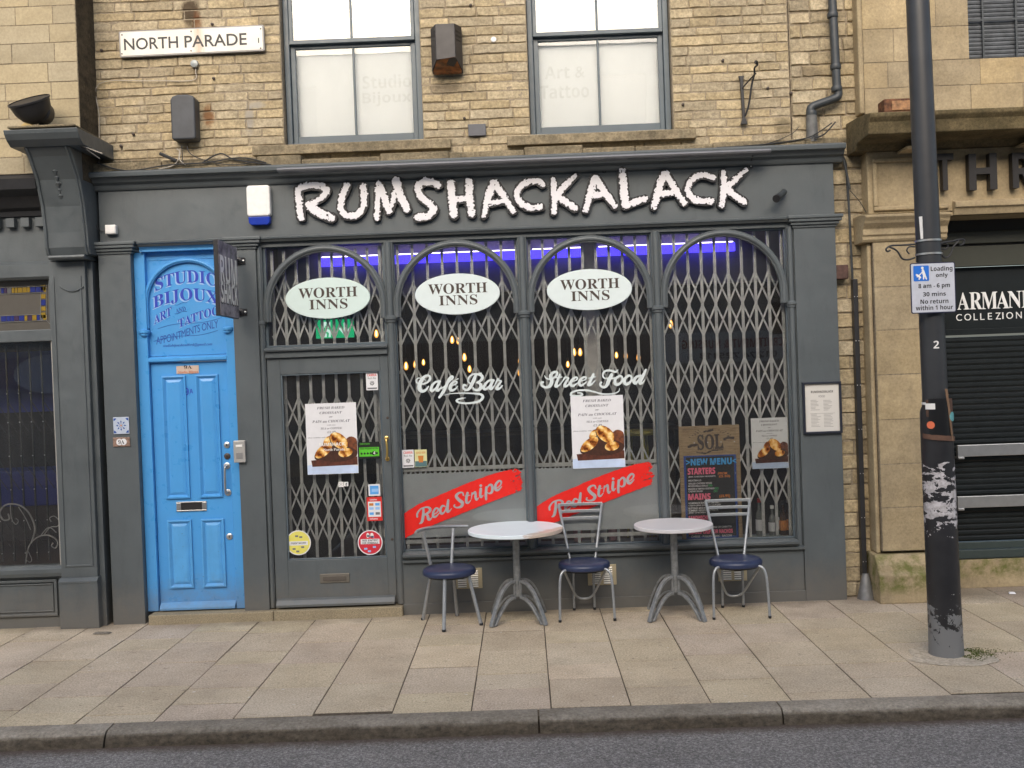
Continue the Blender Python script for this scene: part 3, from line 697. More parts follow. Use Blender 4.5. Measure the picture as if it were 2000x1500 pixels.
rnd = random.Random(4)
tm = {k: plain('stained_glass_' + k, c, .25) for k, c in (('amber', (.26, .17, .02)), ('blue', (.02, .03, .17)), ('violet', (.05, .03, .07)), ('grey', (.12, .12, .13)))}
lead = MB(); sq = {k: MB() for k in tm}
def sqr(px, py, w, h, k):
    a = at(px - w / 2, py, .05); s_ = sc(.05); sq[k].box(a[0], a[0] + w * s_, .046, .0495, a[1] - h / 2 * s_, a[1] + h / 2 * s_)
for row, yy in ((0, 568), (1, 623)):
    x = 2
    while x < 88:
        w = rnd.choice((6, 9, 11)); sqr(x + w / 2, yy - x * .036, w - 1, 10, rnd.choice(('amber', 'blue', 'blue', 'grey', 'amber', 'violet'))); x += w
for k, yy in enumerate((565, 582, 594, 606, 619)): sqr(85, yy - 3, 9, 8 if k % 2 else 11, ('amber', 'amber', 'blue', 'amber', 'amber')[k])
for k in sq: 
    if sq[k].v: sq[k].build('stained_square', tm[k], tl)
for (a, b) in (((0, 562), (92, 559)), ((0, 575), (80, 572)), ((0, 617), (80, 614)), ((0, 630), (92, 626)), ((80, 572), (80, 614)), ((91, 559), (92, 626)), ((91, 559), (108, 543)), ((92, 626), (108, 643))):
    p_, q_ = at(*a, .05), at(*b, .05); lead.tube([(p_[0], .045, p_[1]), (q_[0], .045, q_[1])], .0025, 6)
lead.build('leading', plain('lead_came', (.22, .22, .21), .5, .3), tl)
# left interior
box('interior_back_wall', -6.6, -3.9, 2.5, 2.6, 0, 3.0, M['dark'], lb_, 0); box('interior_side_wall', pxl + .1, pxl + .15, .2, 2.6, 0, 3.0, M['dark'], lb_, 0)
box('interior_floor', -6.6, -3.9, .15, 2.5, .3, .34, M['darkwood'], lb_, 0); box('interior_ceiling', -6.6, -3.9, .15, 2.5, 2.93, 2.97, M['dark'], lb_, 0)
box('interior_panel', -6.4, pxl - .02, .9, .95, 1.75, 2.3, plain('navy_panel', (.015, .022, .16), .5), lb_, 0)
box('interior_counter', -6.4, pxl - .02, .85, 1.3, .9, 1.22, plain('navy_counter', (.012, .018, .13), .5), lb_, .01)
gr = thing('security_grille', 'dark folding grille behind the glass of the neighbouring shop window', 'security grille', (-4.5, .14, .6))
m = MB()
for k in range(16):
    x = pxl - .09 - k * .098
    m.box(x - .006, x + .006, .138, .150, wz0 + .02, wz1 - .02)
    for zz in (wz0 + .25, wz0 + .72, wz0 + 1.2): m.tube([(x, .134, zz + .16), (x + .17, .134, zz - .10)], .0035, 5)
m.build('lattice', plain('dull_lattice', (.06, .058, .055), .5, .4), gr)
m = MB()
for k in range(16):
    for zz in (.09, .36, .62, .90, 1.18, 1.42): m.lathe([(.002, -.005), (.006, 0), (.002, .005)], pxl - .09 - k * .098, .130, wz0 + zz, 8)
m.build('rivet', M['grille'], gr)
ws = thing('window_scrollwork', 'pale wrought iron scroll ornament standing in the neighbouring shop window', 'ironwork', (-4.2, .1, .55))
m = MB(); q = lambda l, r: m.tube([(at(a, b, .1)[0], .1, at(a, b, .1)[1]) for a, b in spline(l, 5)], r, 6)
q([(50, 1101), (56, 1068), (72, 1050), (92, 1045), (108, 1052), (113, 1062), (108, 1070), (101, 1066), (104, 1060)], .006)
q([(62, 1058), (68, 1030), (55, 1000), (35, 986), (12, 986), (0, 1000), (6, 1015), (18, 1014), (16, 1003)], .007)
q([(20, 984), (22, 1010), (30, 1024), (36, 1018), (31, 1012)], .004); q([(78, 1048), (95, 1030), (110, 1040)], .004)
q([(85, 1046), (98, 1030), (112, 1028), (116, 1018), (106, 1008), (97, 1012), (100, 1019)], .004); q([(54, 1075), (62, 1092), (58, 1098), (52, 1094)], .003)
q([(36, 990), (50, 1012), (60, 1035)], .004)
m.build('scrollwork', plain('pale_iron', (.33, .32, .31), .5, .3), ws)
# ================================================================ RIGHT BUILDING
rb = thing('corner_shop_building', 'ashlar sandstone building on the right with moulded pier, projecting cornice and dark shutter', 'building', (4.0, 0, 0))
AR = M['ashlar_r']
X0 = 2.845
# upper wall with shuttered window
wx0, wz0r = at(1893, 113, .02)[0], at(1950, 113, .02)[1]
masonry('upper_wall', X0, 7.2, 3.93, 6.7, .02, .275, (.38, .75), AR, rb, holes=[(wx0, wx0 + 1.3, wz0r, 6.7)], gap=.004, proud=.005, jit=0, seed=31, cvar=.07, hue=.05, flat=True, yb=.36)
box('corner_bead', X0 - .045, X0 - .005, -.01, .33, 3.93, 6.7, AR, rb, .015)
uw = MB()
for k in range(42): z = wz0r + k * .034; uw.prof([(.15, z), (.13, z + .002), (.127, z + .017), (.13, z + .030), (.15, z + .0337)], wx0, wx0 + 1.3)
sw = uw.build('window', plain('grey_slats', (.075, .082, .09), .5, .2, .3, 14), rb)
m = MB(); m.box(wx0 + .15, wx0 + .165, .10, .113, wz0r, 6.7); m.box(wx0 + .42, wx0 + .435, .10, .113, wz0r, 6.7); m.box(wx0, wx0 + 1.3, .101, .112, wz0r + .33, wz0r + .345); m.build('glazing_bar', M['pipe'], sw)
# cornice
cz = at(1700, 272, -.3)[1]
m = MB(); m.prof([(.1, cz - .05), (-.10, cz - .05), (-.14, cz), (-.42, cz + .01), (-.44, cz + .10), (-.47, cz + .135), (-.47, cz + .165), (-.2, cz + .20), (.1, cz + .22)], X0 - .13, 7.2)
m.build('cornice', stone('mossy_cornice_stone', (.075, .06, .028), (.20, .155, .085), (.03, .026, .016), 5, .6, .8), rb, .008)
for k in range(5): box('cornice_block', X0 + .22 + k * .93, X0 + .40 + k * .93, -.26, -.05, cz - .075, cz - .052, AR, rb, .008)
# pier
pa, pb = at(1712, 700, -.09)[0], at(1836, 700, -.09)[0] + .02
ztop = at(1740, 472, -.09)[1]
masonry('pier', pa, pb, .40, ztop, -.09, .36, (.9, 1.2), AR, rb, gap=.004, proud=.003, jit=0, seed=34, cvar=.06, hue=.04, flat=True, chj=.04, yb=.34)
box('pier_bead', pa - .038, pa - .004, -.06, .33, .38, ztop, AR, rb, .012)
m = MB(); m.prof([(.3, .0), (-.20, .0), (-.20, .225), (-.165, .25), (-.155, .30), (-.13, .33), (-.10, .375), (.3, .385)], pa - .07, pb + .02); m.build('pier_base', AR, rb, .01)
zc = at(1740, 425, -.09)[1]
m = MB(); m.prof([(.3, ztop), (-.10, ztop), (-.115, ztop + .02), (-.115, ztop + .045), (-.13, ztop + .055), (-.13, zc - .09), (-.17, zc - .05), (-.18, zc - .03), (-.20, zc - .005), (-.20, zc + .012), (-.10, zc + .03), (.3, zc + .04)], pa - .09, pb + .06); m.build('pier_capital', AR, rb, .006)
# frieze above with panel and letters
fz0 = zc + .04; fz1 = cz - .05
box('frieze', X0 - .02, 7.2, -.05, .34, fz0, fz1, AR, rb, .004)
m = MB(); a0, a1 = at(1706, 350, -.08)[0], at(1792, 350, -.08)[0] + .25
for a in ((a0, a1, fz0 + .02, fz0 + .055), (a0, a1, fz1 - .09, fz1 - .055), (a0, a0 + .035, fz0 + .055, fz1 - .09)): m.box(a[0], a[1], -.075, -.0505, a[2], a[3])
m.build('panel_moulding', AR, rb, .01)
m = MB(); zz = at(1900, 394, -.08)[1]; m.prof([(0, zz - .10), (-.07, zz - .10), (-.09, zz - .05), (-.11, zz - .04), (-.11, zz), (-.051, zz + .02), (0, zz + .02)], at(1836, 400, -.1)[0] + .12, 7.2); m.build('frieze_moulding', AR, rb, .005)
LT = plain('dark_bronze_letter', (.022, .020, .020), .5, .2)
for ch, x0_, x1_, y0_, y1_ in (('T', 1829, 1863, 300, 371), ('H', 1893, 1947, 300, 370), ('R', 1978, 2022, 298, 366)):
    lt = thing('wall_letter', {'T': 'dark raised letter T on ashlar frieze just right of lamp post', 'H': 'dark raised letter H on ashlar frieze, middle of the three letters', 'R': 'dark raised letter R cut by right edge of view'}[ch], 'letter', (at((x0_ + x1_) / 2, 335, -.12)[0], -.08, at(1900, 335, -.12)[1]), 'raised letters on the ashlar frieze')
    cx, cz_ = at((x0_ + x1_) / 2, (y0_ + y1_) / 2, -.12)
    text(ch, cx, cz_, (x1_ - x0_) * sc(-.12), (y1_ - y0_) * sc(-.12), -.062, LT, lt, style='sansb', name='letter', ext=.06)
# opening with shutter
YS = .28; sx0 = pb; sz1 = zz - .10
zb0 = at(1950, 1083, YS)[1]
box('reveal_soffit', sx0, 7.2, -.05, YS + .1, sz1, sz1 + .03, AR, rb, .003)
box('shopfront_base', sx0, 7.2, YS - .03, YS + .2, 0, zb0 - .03, AR, rb, .006)
hb = at(1950, 480, YS)[1]; h2 = at(1950, 520, YS)[1]; sl0 = at(1950, 640, YS)[1]
m = MB(); m.box(sx0, 7.2, YS - .02, YS + .2, hb, sz1); m.build('shutter_housing', plain('near_black_board', (.012, .012, .010), .6), rb, .004)
m = MB(); m.box(sx0, 7.2, YS - .06, YS - .021, h2, hb); m.box(sx0, 7.2, YS - .05, YS - .021, hb + .02, hb + .12); m.build('shutter_hood', plain('olive_hood', (.035, .037, .026), .5), rb, .006)
sh = thing('roller_shutter', 'dark green closed roller shutter of the ashlar shop with two silver bars', 'shutter', (4.2, YS, zb0))
m = MB(); m.box(sx0, 7.2, YS, YS + .02, sl0 + .0, h2); m.box(sx0, 7.2, YS - .025, YS + .02, sl0 - .05, sl0 + .0); m.build('name_board', M['shutter'], sh, .003)
m = MB(); z = zb0 + .12
while z < sl0 - .1: m.prof([(YS + .02, z), (YS - .001, z + .001), (YS - .009, z + .018), (YS - .008, z + .036), (YS, z + .046), (YS + .02, z + .0472)], sx0, 7.2); z += .0476
m.build('slats', M['shutter'], sh)
m = MB(); m.box(sx0, 7.2, YS - .03, YS + .03, zb0 - .02, zb0 + .05); m.box(sx0, 7.2, YS - .015, YS + .03, zb0 + .055, zb0 + .115); m.build('bottom_rail', M['shutter_rail'], sh, .005)
for yy in (877, 977):
    zz_ = at(1950, yy, YS - .06)[1]; xa = at(1868, yy, YS - .06)[0]
    sb = thing('door_bar', 'brushed silver horizontal bar across dark shutter, ' + ('upper' if yy < 900 else 'lower') + ' of the two', 'bar', (xa, YS - .06, zz_), 'silver bars across the shutter')
    box('bar', xa, 7.2, YS - .085, YS - .05, zz_ - .052, zz_ + .045, M['steel'], sb, .004)
    box('bracket', xa + .0, xa + .05, YS - .095, YS, zz_ - .07, zz_ - .053, M['steel'], sb, .003)
an = thing('shop_name_lettering', 'white fashion shop lettering on dark board above shutter slats', 'lettering', (4.2, YS, sl0 + .1))
WL = plain('white_letter', (.75, .75, .74), .4)
s_ = sc(YS - .01); cx, cz_ = at(1870 + 76, 589, YS - .01)
for ch, a, b, st in (('A', 1870, 1893, ''), ('R', 1894, 1918, ''), ('M', 1917, 1948, ''), ('A', 1946, 1971, ''), ('N', 1969, 1995, ''), ('I', 1996, 2006, '')):
    c = at((a + b) / 2, 588 - (a - 1870) * .030, YS - .01); text(ch, c[0], c[1], (b - a) * s_, 33 * s_, YS - .003, WL, an, style='serifb', name='letter', ext=.006)
for k, ch in enumerate('COLLEZIONI'):
    xk = (1868, 1884, 1902, 1915, 1930, 1945, 1958, 1966, 1985, 2003)[k]; wk = (11, 13, 8, 8, 8, 10, 2.4, 13, 11, 2.4)[k]
    c = at(xk + wk / 2, 620 - (xk - 1868) * .040, YS - .01); text(ch, c[0], c[1], wk * s_, 13 * s_, YS - .003, WL, an, style='sans', name='letter', ext=.004)
# rusty box on the cornice
c = at(1745, 203, -.1); rbx = thing('rusty_box', 'rust coloured metal floodlight box lying on the ashlar cornice', 'box', (c[0], -.15, cz + .2))
rust = plain('rusty_metal', (.13, .055, .025), .8, .1, .6, 30)
m = MB(); m.box(c[0] - .12, c[0] + .20, -.22, -.08, cz + .215, cz + .33); m.build('housing', rust, rbx, .01)
m = MB(); m.box(c[0] - .06, c[0] + .16, -.228, -.221, cz + .235, cz + .31); m.build('lens', plain('rust_stained_glass', (.30, .15, .06), .5, 0, .5, 30), rbx, .004)
# ================================================================ OPPOSITE SIDE OF THE STREET (seen reflected in the panes)
op = thing('opposite_building', 'brownish stone terrace across the street with pale shop fascias, seen only as reflection', 'building', (0, -15, 0))
YO = -15.0
OB = plain('opposite_stone', (.48, .46, .43), .9, 0, .2, 4); OW = plain('opposite_white_board', (.85, .85, .85), .6)
holes = []
for k in range(-5, 6):
    for z in (4.4, 7.2): holes.append((k * 2.6 - .55, k * 2.6 + .55, z, z + 1.7))
m = MB(); m.box(-16, 16, YO - 6, YO, 0, 2.0); 
xs = sorted({-16., 16.} | {h[0] for h in holes} | {h[1] for h in holes})
for a, b in zip(xs[:-1], xs[1:]):
    if any(h[0] < (a + b) / 2 < h[1] for h in holes):
        for z0_, z1_ in ((2.7, 4.4), (6.1, 7.2), (8.9, 9.6)): m.box(a, b, YO - 6, YO, z0_, z1_)
    else: m.box(a, b, YO - 6, YO, 2.7, 9.6)
m.build('wall', OB, op)
m = MB()
for h in holes: m.box(h[0], h[1], YO - .3, YO - .2, h[2], h[3])
m.build('window', plain('opposite_window', (.12, .14, .16), .15), op)
m = MB()
for a, b in ((-16, -8.4), (-8.2, -2.6), (-2.4, 3.0), (7.2, 16)): m.box(a, b, YO - 6, YO + .05, 2.0, 2.7)
m.build('fascia', plain('opposite_fascia', (.28, .22, .20), .6), op)
ob = box('name_board', 3.2, 7.0, YO - 6, YO + .06, 2.0, 2.7, OW, op)
OR = plain('opposite_red_letter', (.35, .03, .02), .6)
fr = lambda x, z, y: (-x, YO + .06 - (y), z)
text('RECRUITMENT & NURSING', -5.0, 2.42, 2.6, .20, 0, OR, ob, style='sansb', ext=.01, frame=fr)
text('01274 725113', -5.0, 2.15, 1.8, .14, 0, M['ink'], ob, style='sansb', ext=.01, frame=fr)
osg = MB(); osg.lathe([(.001, 0), (.9, 0), (.9, .05), (.001, .05)], 0, 0, 0, 32, 'y')
osg.v = [(x * 1.0 - 10.9, YO + .12 - y, z * .5 + 2.3) for x, y, z in osg.v]; osn = osg.build('oval_sign', OW, op)
text('seven', 10.9, 2.25, 1.0, .34, -.07, plain('opposite_blue_letter', (.02, .04, .25), .5), osn, style='sansb', ext=.01, frame=fr)
# ================================================================ GROUND
def slab_mat():
    t = NT('paving_slab'); t.m['col'] = 1; at_ = t.n('ShaderNodeAttribute', attribute_name='Col')
    c = t.ramp(t.noise(3, 5, .6), [(.3, (.44, .36, .262)), (.7, (.54, .455, .345))])
    c = t.mix(1.0, c, at_.outputs['Color'], 'MULTIPLY')
    sp = t.ramp(t.noise(85, 4, .8), [(.34, .62), (.66, 1.34)]); c = t.mix(1.0, c, sp, 'MULTIPLY')
    st_ = t.ramp(t.noise(1.3, 7, .7), [(.5, 0.), (.8, 1.)]); c = t.mix(t.math('MULTIPLY', st_, .5), c, (.20, .165, .125))
    s3 = t.ramp(t.noise(16, 3, .5, (1, 2.2, 1)), [(.69, 0.), (.705, 1.)]); c = t.mix(t.math('MULTIPLY', s3, .7), c, (.11, .09, .075))
    s4 = t.ramp(t.noise(23, 2, .5), [(.735, 0.), (.745, 1.)]); c = t.mix(s4, c, (.62, .60, .55))
    p = t.pos(); w = t.ramp(t.math('ADD', p[1], t.math('MULTIPLY', t.noise(5, 5), .5)), [(.0, 0.), (.26, 1.)]); c = t.mix(t.math('MULTIPLY', w, .55), c, (.12, .10, .08))
    t.bsdf(c, .85, 0, t.mix(.5, t.noise(150, 4, .7), t.noise(12, 4)), .35, .006, .3); return t.m
SL = slab_mat()
rnd = random.Random(9); m = MB(); x = -7.3; yk = -2.385
col_i = 0
while x < 7.3:
    w = .462 if abs(x) > .1 else .462
    y = .20 - rnd.uniform(0, .55); y0 = .30; ys = [y0, y]
    while ys[-1] > yk + .25: ys.append(ys[-1] - rnd.choice((.535, .535, .535, .30)))
    ys[-1] = yk if ys[-1] < yk else ys[-1]
    if ys[-1] != yk: ys.append(yk)
    for a, b in zip(ys[:-1], ys[1:]):
        if a - b < .06: continue
        k = rnd.choice((.95, .98, 1, 1, 1.02, 1.05)) * (1.14 if rnd.random() < .04 else 1); m.cc = (k, k * rnd.uniform(.985, 1.015), k * rnd.uniform(.94, 1.04))
        z = rnd.uniform(-.002, .0025); g = .0034; t1, t2 = rnd.uniform(-.0015, .0015), rnd.uniform(-.0015, .0015)
        A, B = x + g + rnd.uniform(0, .002), x + w - g; 
        v = [(A, b + g + .004, z - .03), (B, b + g, z - .03), (B, a - g, z - .03), (A, a - g, z - .03), (A, b + g + .004, z - .0015), (B, b + g + .004, z - .0015), (B, a - g, z - .002), (A, a - g, z - .002),
             (A + .002, b + g + .005, z + t1), (B - .002, b + g + .005, z + t2), (B - .002, a - g - .002, z - t1), (A + .002, a - g - .002, z - t2)]
        m.add(v, [(0, 1, 5, 4), (1, 2, 6, 5), (2, 3, 7, 6), (3, 0, 4, 7), (4, 5, 9, 8), (5, 6, 10, 9), (6, 7, 11, 10), (7, 4, 8, 11), (8, 9, 10, 11)])
    x += w
pv = m.build('pavement', SL, None, kind='structure')
jm = box('pavement_bed', -40, 40, yk - .1, 3, -.14, -.0045, stone('joint_dirt', (.07, .055, .038), (.14, .11, .08), (.04, .035, .03), 20, .6, .6), None, 0, kind='structure')
# kerb
m = MB(); edges = [-40, -7.2, -5.0]; 
ex = [gp(205, 1440, -.03)[0], gp(1052, 1402, -.03)[0], gp(1520, 1385, -.03)[0]]
edges = [-40., -6.5, ex[0], ex[1], ex[2], 4.4, 7.5, 40.]
kr = random.Random(2)
for a, b in zip(edges[:-1], edges[1:]):
    n = max(3, min(60, int((b - a) / .06))); g = .005
    k = kr.uniform(.85, 1.15); m.cc = (k, k, k)
    prof = [(-2.384, -.10), (-2.384, .002), (-2.45, .001), (-2.50, -.003), (-2.528, -.016), (-2.538, -.042), (-2.540, -.07), (-2.544, -.14)]
    vs = []; np_ = len(prof)
    for i in range(n + 1):
        xx = a + g + (b - a - 2 * g) * i / n
        for j, (y, z) in enumerate(prof):
            f = 0 if j < 2 else (.25 if j == 2 else 1)
            vs.append((xx, y + f * (.013 * (vnoise(np.array([xx * 1.0]), np.array([z * 3.]), 9, 3)[0] - .5) + .016 * (vnoise(np.array([xx]), np.array([z * 4]), 22, 4)[0] - .5)), z + (f * .010 * (vnoise(np.array([xx]), np.array([y * 3.]), 11, 6)[0] - .5) if 2 < j < 7 else 0)))
    m.add(vs, [(i * np_ + j, (i + 1) * np_ + j, (i + 1) * np_ + j + 1, i * np_ + j + 1) for i in range(n) for j in range(np_ - 1)] + [tuple(range(np_)), tuple(n * np_ + q for q in range(np_ - 1, -1, -1))], True)
m.build('kerb', M['kerb'], None, kind='structure')
def road_mat():
    t = NT('asphalt'); v = t.noise(75, 5, .85); c = t.ramp(v, [(.34, (.088, .083, .079)), (.50, (.185, .175, .167)), (.64, (.44, .42, .40))])
    l = t.ramp(t.noise(1.1, 5), [(.3, .85), (.7, 1.12)]); c = t.mix(1.0, c, l, 'MULTIPLY')
    p = t.pos(); e = t.ramp(t.math('ADD', p[1], t.math('MULTIPLY', t.noise(14, 5, .7), .12)), [(.0, 0.), (1., 1.)])
    q = t.n('ShaderNodeMapRange'); t.l(t.math('ADD', p[1], t.math('MULTIPLY', t.noise(14, 5, .7), .12)), q.inputs[0]); q.inputs[1].default_value = -2.60; q.inputs[2].default_value = -2.50
    c = t.mix(t.math('MULTIPLY', q.outputs[0], .8), c, (.085, .058, .042))
    vo = t.n('ShaderNodeTexVoronoi'); vo.inputs['Scale'].default_value = 110; t.l(t.tc.outputs['Object'], vo.inputs['Vector'])
    t.bsdf(c, .8, 0, t.math('ADD', t.math('MULTIPLY', vo.outputs['Distance'], -.8), v), .6, .006, .12); return t.m
m = MB(); m.add([(-150, -150, -.086), (150, -150, -.086), (150, 60, -.086), (-150, 60, -.086)], [(0, 1, 2, 3)]); m.build('road', road_mat(), None, kind='structure')
box('opposite_pavement', -40, 40, -15.2, -12.8, -.3, .0, SL, None, 0, kind='structure')
# small dark patch slabs and litter by the wall
lt = random.Random(12)
for k, (px, py, l) in enumerate(((200, 1238, 'grey stone chip lying at foot of left grey pilaster'), (1719, 1166, 'white paper scrap beside flared pipe foot'), (1976, 1160, 'pale litter scrap on paving at right edge'))):
    x, y = gp(px, py); t_ = MB(); w = (.075, .03, .03)[k]
    t_.add([(x - w, y - .02, .004), (x + w * .8, y - .03, .004), (x + w, y + .02, .004), (x - w * .7, y + .025, .004), (x - w * .8, y - .01, .016), (x + w * .6, y - .015, .018), (x + w * .7, y + .01, .015), (x - w * .5, y + .015, .017)], [(0, 3, 2, 1), (4, 5, 6, 7), (0, 1, 5, 4), (1, 2, 6, 5), (2, 3, 7, 6), (3, 0, 4, 7)])
    o = t_.build('litter' if k else 'stone_chip', M['paper'] if k else M['chip'], None, .003); tag(o, l, 'litter' if k else 'stone')
# ================================================================ FURNITURE
SIL = M['chrome']
vin = NT('navy_vinyl'); vin.bsdf(vin.ramp(vin.noise(6, 3), [(.3, (.018, .028, .070)), (.7, (.028, .040, .095))]), .36, 0, vin.noise(90, 3), .08, .002, .5); VN = vin.m
def seat(parent, r=.205, z=.435):
    MB().lathe([(.001, -.035), (r * .9, -.035), (r * .985, -.028), (r, -.012), (r * .985, .004), (r * .93, .016), (r * .75, .023), (r * .4, .026), (.001, .027)], 0, 0, z - .02, 40, cap=False).build('seat', VN, parent)
    MB().lathe([(.001, -.048), (r * .82, -.048), (r * .82, -.036), (.001, -.036)], 0, 0, z - .02, 28, cap=False).build('seat_base', M['black'], parent)
def foot(m, x, y): m.lathe([(.012, 0), (.0125, .02), (.0115, .021)], x, y, 0, 10)
def slat_chair(name, label, loc, rz, group):
    t = thing(name, label, 'chair', (0, 0, 0), group)
    seat(t)
    for s in (-1, 1):
        m = MB(); m.tube(spline([(s * .212, -.19, .0), (s * .205, -.17, .25), (s * .195, -.155, .345), (s * .172, -.14, .385), (s * .13, -.12, .392)], 5), .0105, 10); m.build('leg', SIL, t)
        m = MB(); m.tube([(s * .083, .185, 0), (s * .080, .165, .39)], .0105, 10); m.build('leg', SIL, t)
        m = MB(); m.tube([(s * .092, .175, .385), (s * .105, .20, .43), (s * .178, .265, .855)], .0115, 10); m.build('back_post', SIL, t)
    m = MB(); m.tube(spline([(-.165, -.12, .388), (-.125, -.02, .28), (-.078, .08, .16), (-.045, .115, .118), (0, .122, .108), (.045, .115, .118), (.078, .08, .16), (.125, -.02, .28), (.165, -.12, .388)], 5), .0095, 10); m.build('stretcher', SIL, t)
    for z, w, y in ((.850, .180, .264), (.795, .168, .257), (.738, .158, .249)):
        m = MB(); q = spline([(-w, y, z), (-w / 2, y + .008, z), (0, y + .011, z), (w / 2, y + .008, z), (w, y, z)], 4)
        n = len(q); vs = []
        for (a, b, c) in q: vs += [(a, b - .004, c - .0115), (a, b + .005, c - .0115), (a, b + .005, c + .0115), (a, b - .004, c + .0115)]
        m.add(vs, [(4 * i + k, 4 * i + (k + 1) % 4, 4 * i + 4 + (k + 1) % 4, 4 * i + 4 + k) for i in range(n - 1) for k in range(4)] + [(0, 1, 2, 3), tuple(4 * n - 1 - k for k in range(4))]); m.build('back_slat', SIL, t, .002)
    for sx, sy in ((-.212, -.19), (.212, -.19), (-.083, .185), (.083, .185)):
        m = MB(); foot(m, sx, sy); m.build('foot_cap', M['black'], t)
    t.location = loc; t.rotation_euler = (0, 0, rz); return t
def mid(*ps): 
    g_ = [gp(*p) for p in ps]; return sum(a for a, b in g_) / len(g_), sum(b for a, b in g_) / len(g_)
GC = 'cafe chairs with round navy seats outside the shopfront'
c = mid((1090.5, 1213), (1195, 1215), (1127, 1191), (1166, 1192)); slat_chair('cafe_chair', 'silver slat-back chair with navy seat between the two round tables', (c[0], c[1], 0), .0, GC)
c = mid((1386, 1208), (1497, 1211), (1419, 1186), (1460, 1187)); ch2 = slat_chair('cafe_chair', 'silver slat-back chair with navy seat in front of the chalk menu board', (c[0], c[1], 0), -.03, GC)
# curved-rail chair
t = thing('cafe_chair', 'silver chair with curved top rail and no slats, left of the white table', 'chair', (0, 0, 0), GC)
seat(t, .21, .44)
L_, B_, F_, R_ = gp(826, 1211), gp(893, 1203), gp(867, 1234), gp(940, 1221)
cc = ((L_[0] + B_[0] + F_[0] + R_[0]) / 4, (L_[1] + B_[1] + F_[1] + R_[1]) / 4)
for P_ in (L_, B_, F_, R_):
    dx, dy = P_[0] - cc[0], P_[1] - cc[1]; m = MB(); m.tube([(dx * .62, dy * .62, .40), (dx, dy, 0.0)], .0145, 12); m.build('leg', SIL, t); m = MB(); m.lathe([(.0155, 0), (.016, .016), (.015, .018)], dx, dy, 0, 10); m.build('foot_cap', M['black'], t)
def bp(px, py, yy):   # a point on the vertical plane at depth yy, relative to the chair
    a, b = at(px, py, yy); return (a - cc[0], yy - cc[1], b)
yb1 = L_[1] + .0; 
q1, q2 = bp(841, 1102, cc[1] + .05), bp(826, 1039, cc[1] + .02)
r1, r2 = bp(882, 1100, cc[1] + .17), bp(885.5, 1032, cc[1] + .24)
for a, b in ((q1, q2), (r1, r2)): m = MB(); m.tube([a, b], .0135, 12); m.build('back_post', SIL, t)
m = MB(); m.tube(spline([bp(812, 1041, cc[1] - .08), bp(818, 1036, cc[1] - .03), bp(835, 1031.5, cc[1] + .08), bp(858, 1029, cc[1] + .17), bp(885, 1028, cc[1] + .24), bp(914, 1028, cc[1] + .27)], 5), .013, 12); m.build('top_rail', SIL, t)
t.location = (cc[0], cc[1], 0)
def table(label, loc, r, topmat, rz, group, z=.725):
    t = thing('cafe_table', label, 'table', (0, 0, 0), group)
    MB().lathe([(.001, -.03), (r - .006, -.03), (r, -.026), (r, -.004), (r - .004, 0), (.001, 0)], 0, 0, z, 64, cap=False).build('tabletop', topmat, t)
    m = MB(); m.lathe([(.028, .19), (.028, z - .045), (.11, z - .04), (.11, z - .031)], 0, 0, 0, 20)
    for k in range(4): a = k * PI / 2 + PI / 4; m.tube([(.034 * math.cos(a), .034 * math.sin(a), .17), (.034 * math.cos(a), .034 * math.sin(a), .315)], .011, 8)
    m.build('column', M['tabbase'], t)
    for k in range(4):
        a = k * PI / 2 + PI / 4 + rz; ca, sa = math.cos(a), math.sin(a); m = MB()
        for pts, w in (([(.035, .31), (.10, .300), (.17, .245), (.235, .14), (.283, .04), (.295, .004)], .010), ([(.035, .185), (.09, .175), (.15, .135), (.21, .07), (.262, .004)], .009)):
            q = spline(pts, 6); n = len(q); vs = []
            for i, (u, h) in enumerate(q):
                j = min(i + 1, n - 1); i0 = max(i - 1, 0); dx, dz = q[j][0] - q[i0][0], q[j][1] - q[i0][1]; L = math.hypot(dx, dz); nx, nz = -dz / L * w, dx / L * w
                for s1, s2 in ((1, -.016), (1, .016), (-1, .016), (-1, -.016)):
                    uu, hh = u + nx * s1, max(0.001, h + nz * s1); vs.append((uu * ca - s2 * sa, uu * sa + s2 * ca, hh))
            m.add(vs, [(4 * i + k2, 4 * i + (k2 + 1) % 4, 4 * i + 4 + (k2 + 1) % 4, 4 * i + 4 + k2) for i in range(n - 1) for k2 in range(4)] + [(0, 1, 2, 3), tuple(4 * n - 1 - k2 for k2 in range(4))])
        m.tube([(.29 * ca, .29 * sa, .012), (.262 * ca, .262 * sa, .012)], .012, 6)
        m.build('leg', M['tabbase'], t, .002)
    t.location = loc; return t
M['tabbase'] = plain('grey_table_base', (.24, .25, .255), .45, .4, .25, 30)
def toptop(name, col, wear):
    t = NT(name); c = t.ramp(t.noise(5, 5), [(.3, sm(col, .96)), (.7, sm(col, 1.03))])
    if wear:
        p = t.pos(); e = t.math('ADD', t.math('ADD', p[0], t.math('MULTIPLY', p[1], -.8)), t.math('MULTIPLY', t.noise(9, 5), .22)); q = t.n('ShaderNodeMapRange'); t.l(e, q.inputs[0]); q.inputs[1].default_value = .46; q.inputs[2].default_value = .50
        c = t.mix(t.math('MULTIPLY', q.outputs[0], .7), c, (.50, .33, .20))
        s_ = t.ramp(t.noise(4, 6, .7), [(.6, 0.), (.75, 1.)]); c = t.mix(t.math('MULTIPLY', s_, .25), c, (.60, .48, .42))
    t.bsdf(c, .3, 0, t.noise(20, 3), .03, .003, .4); return t.m
GT = 'round pedestal tables outside the shopfront'
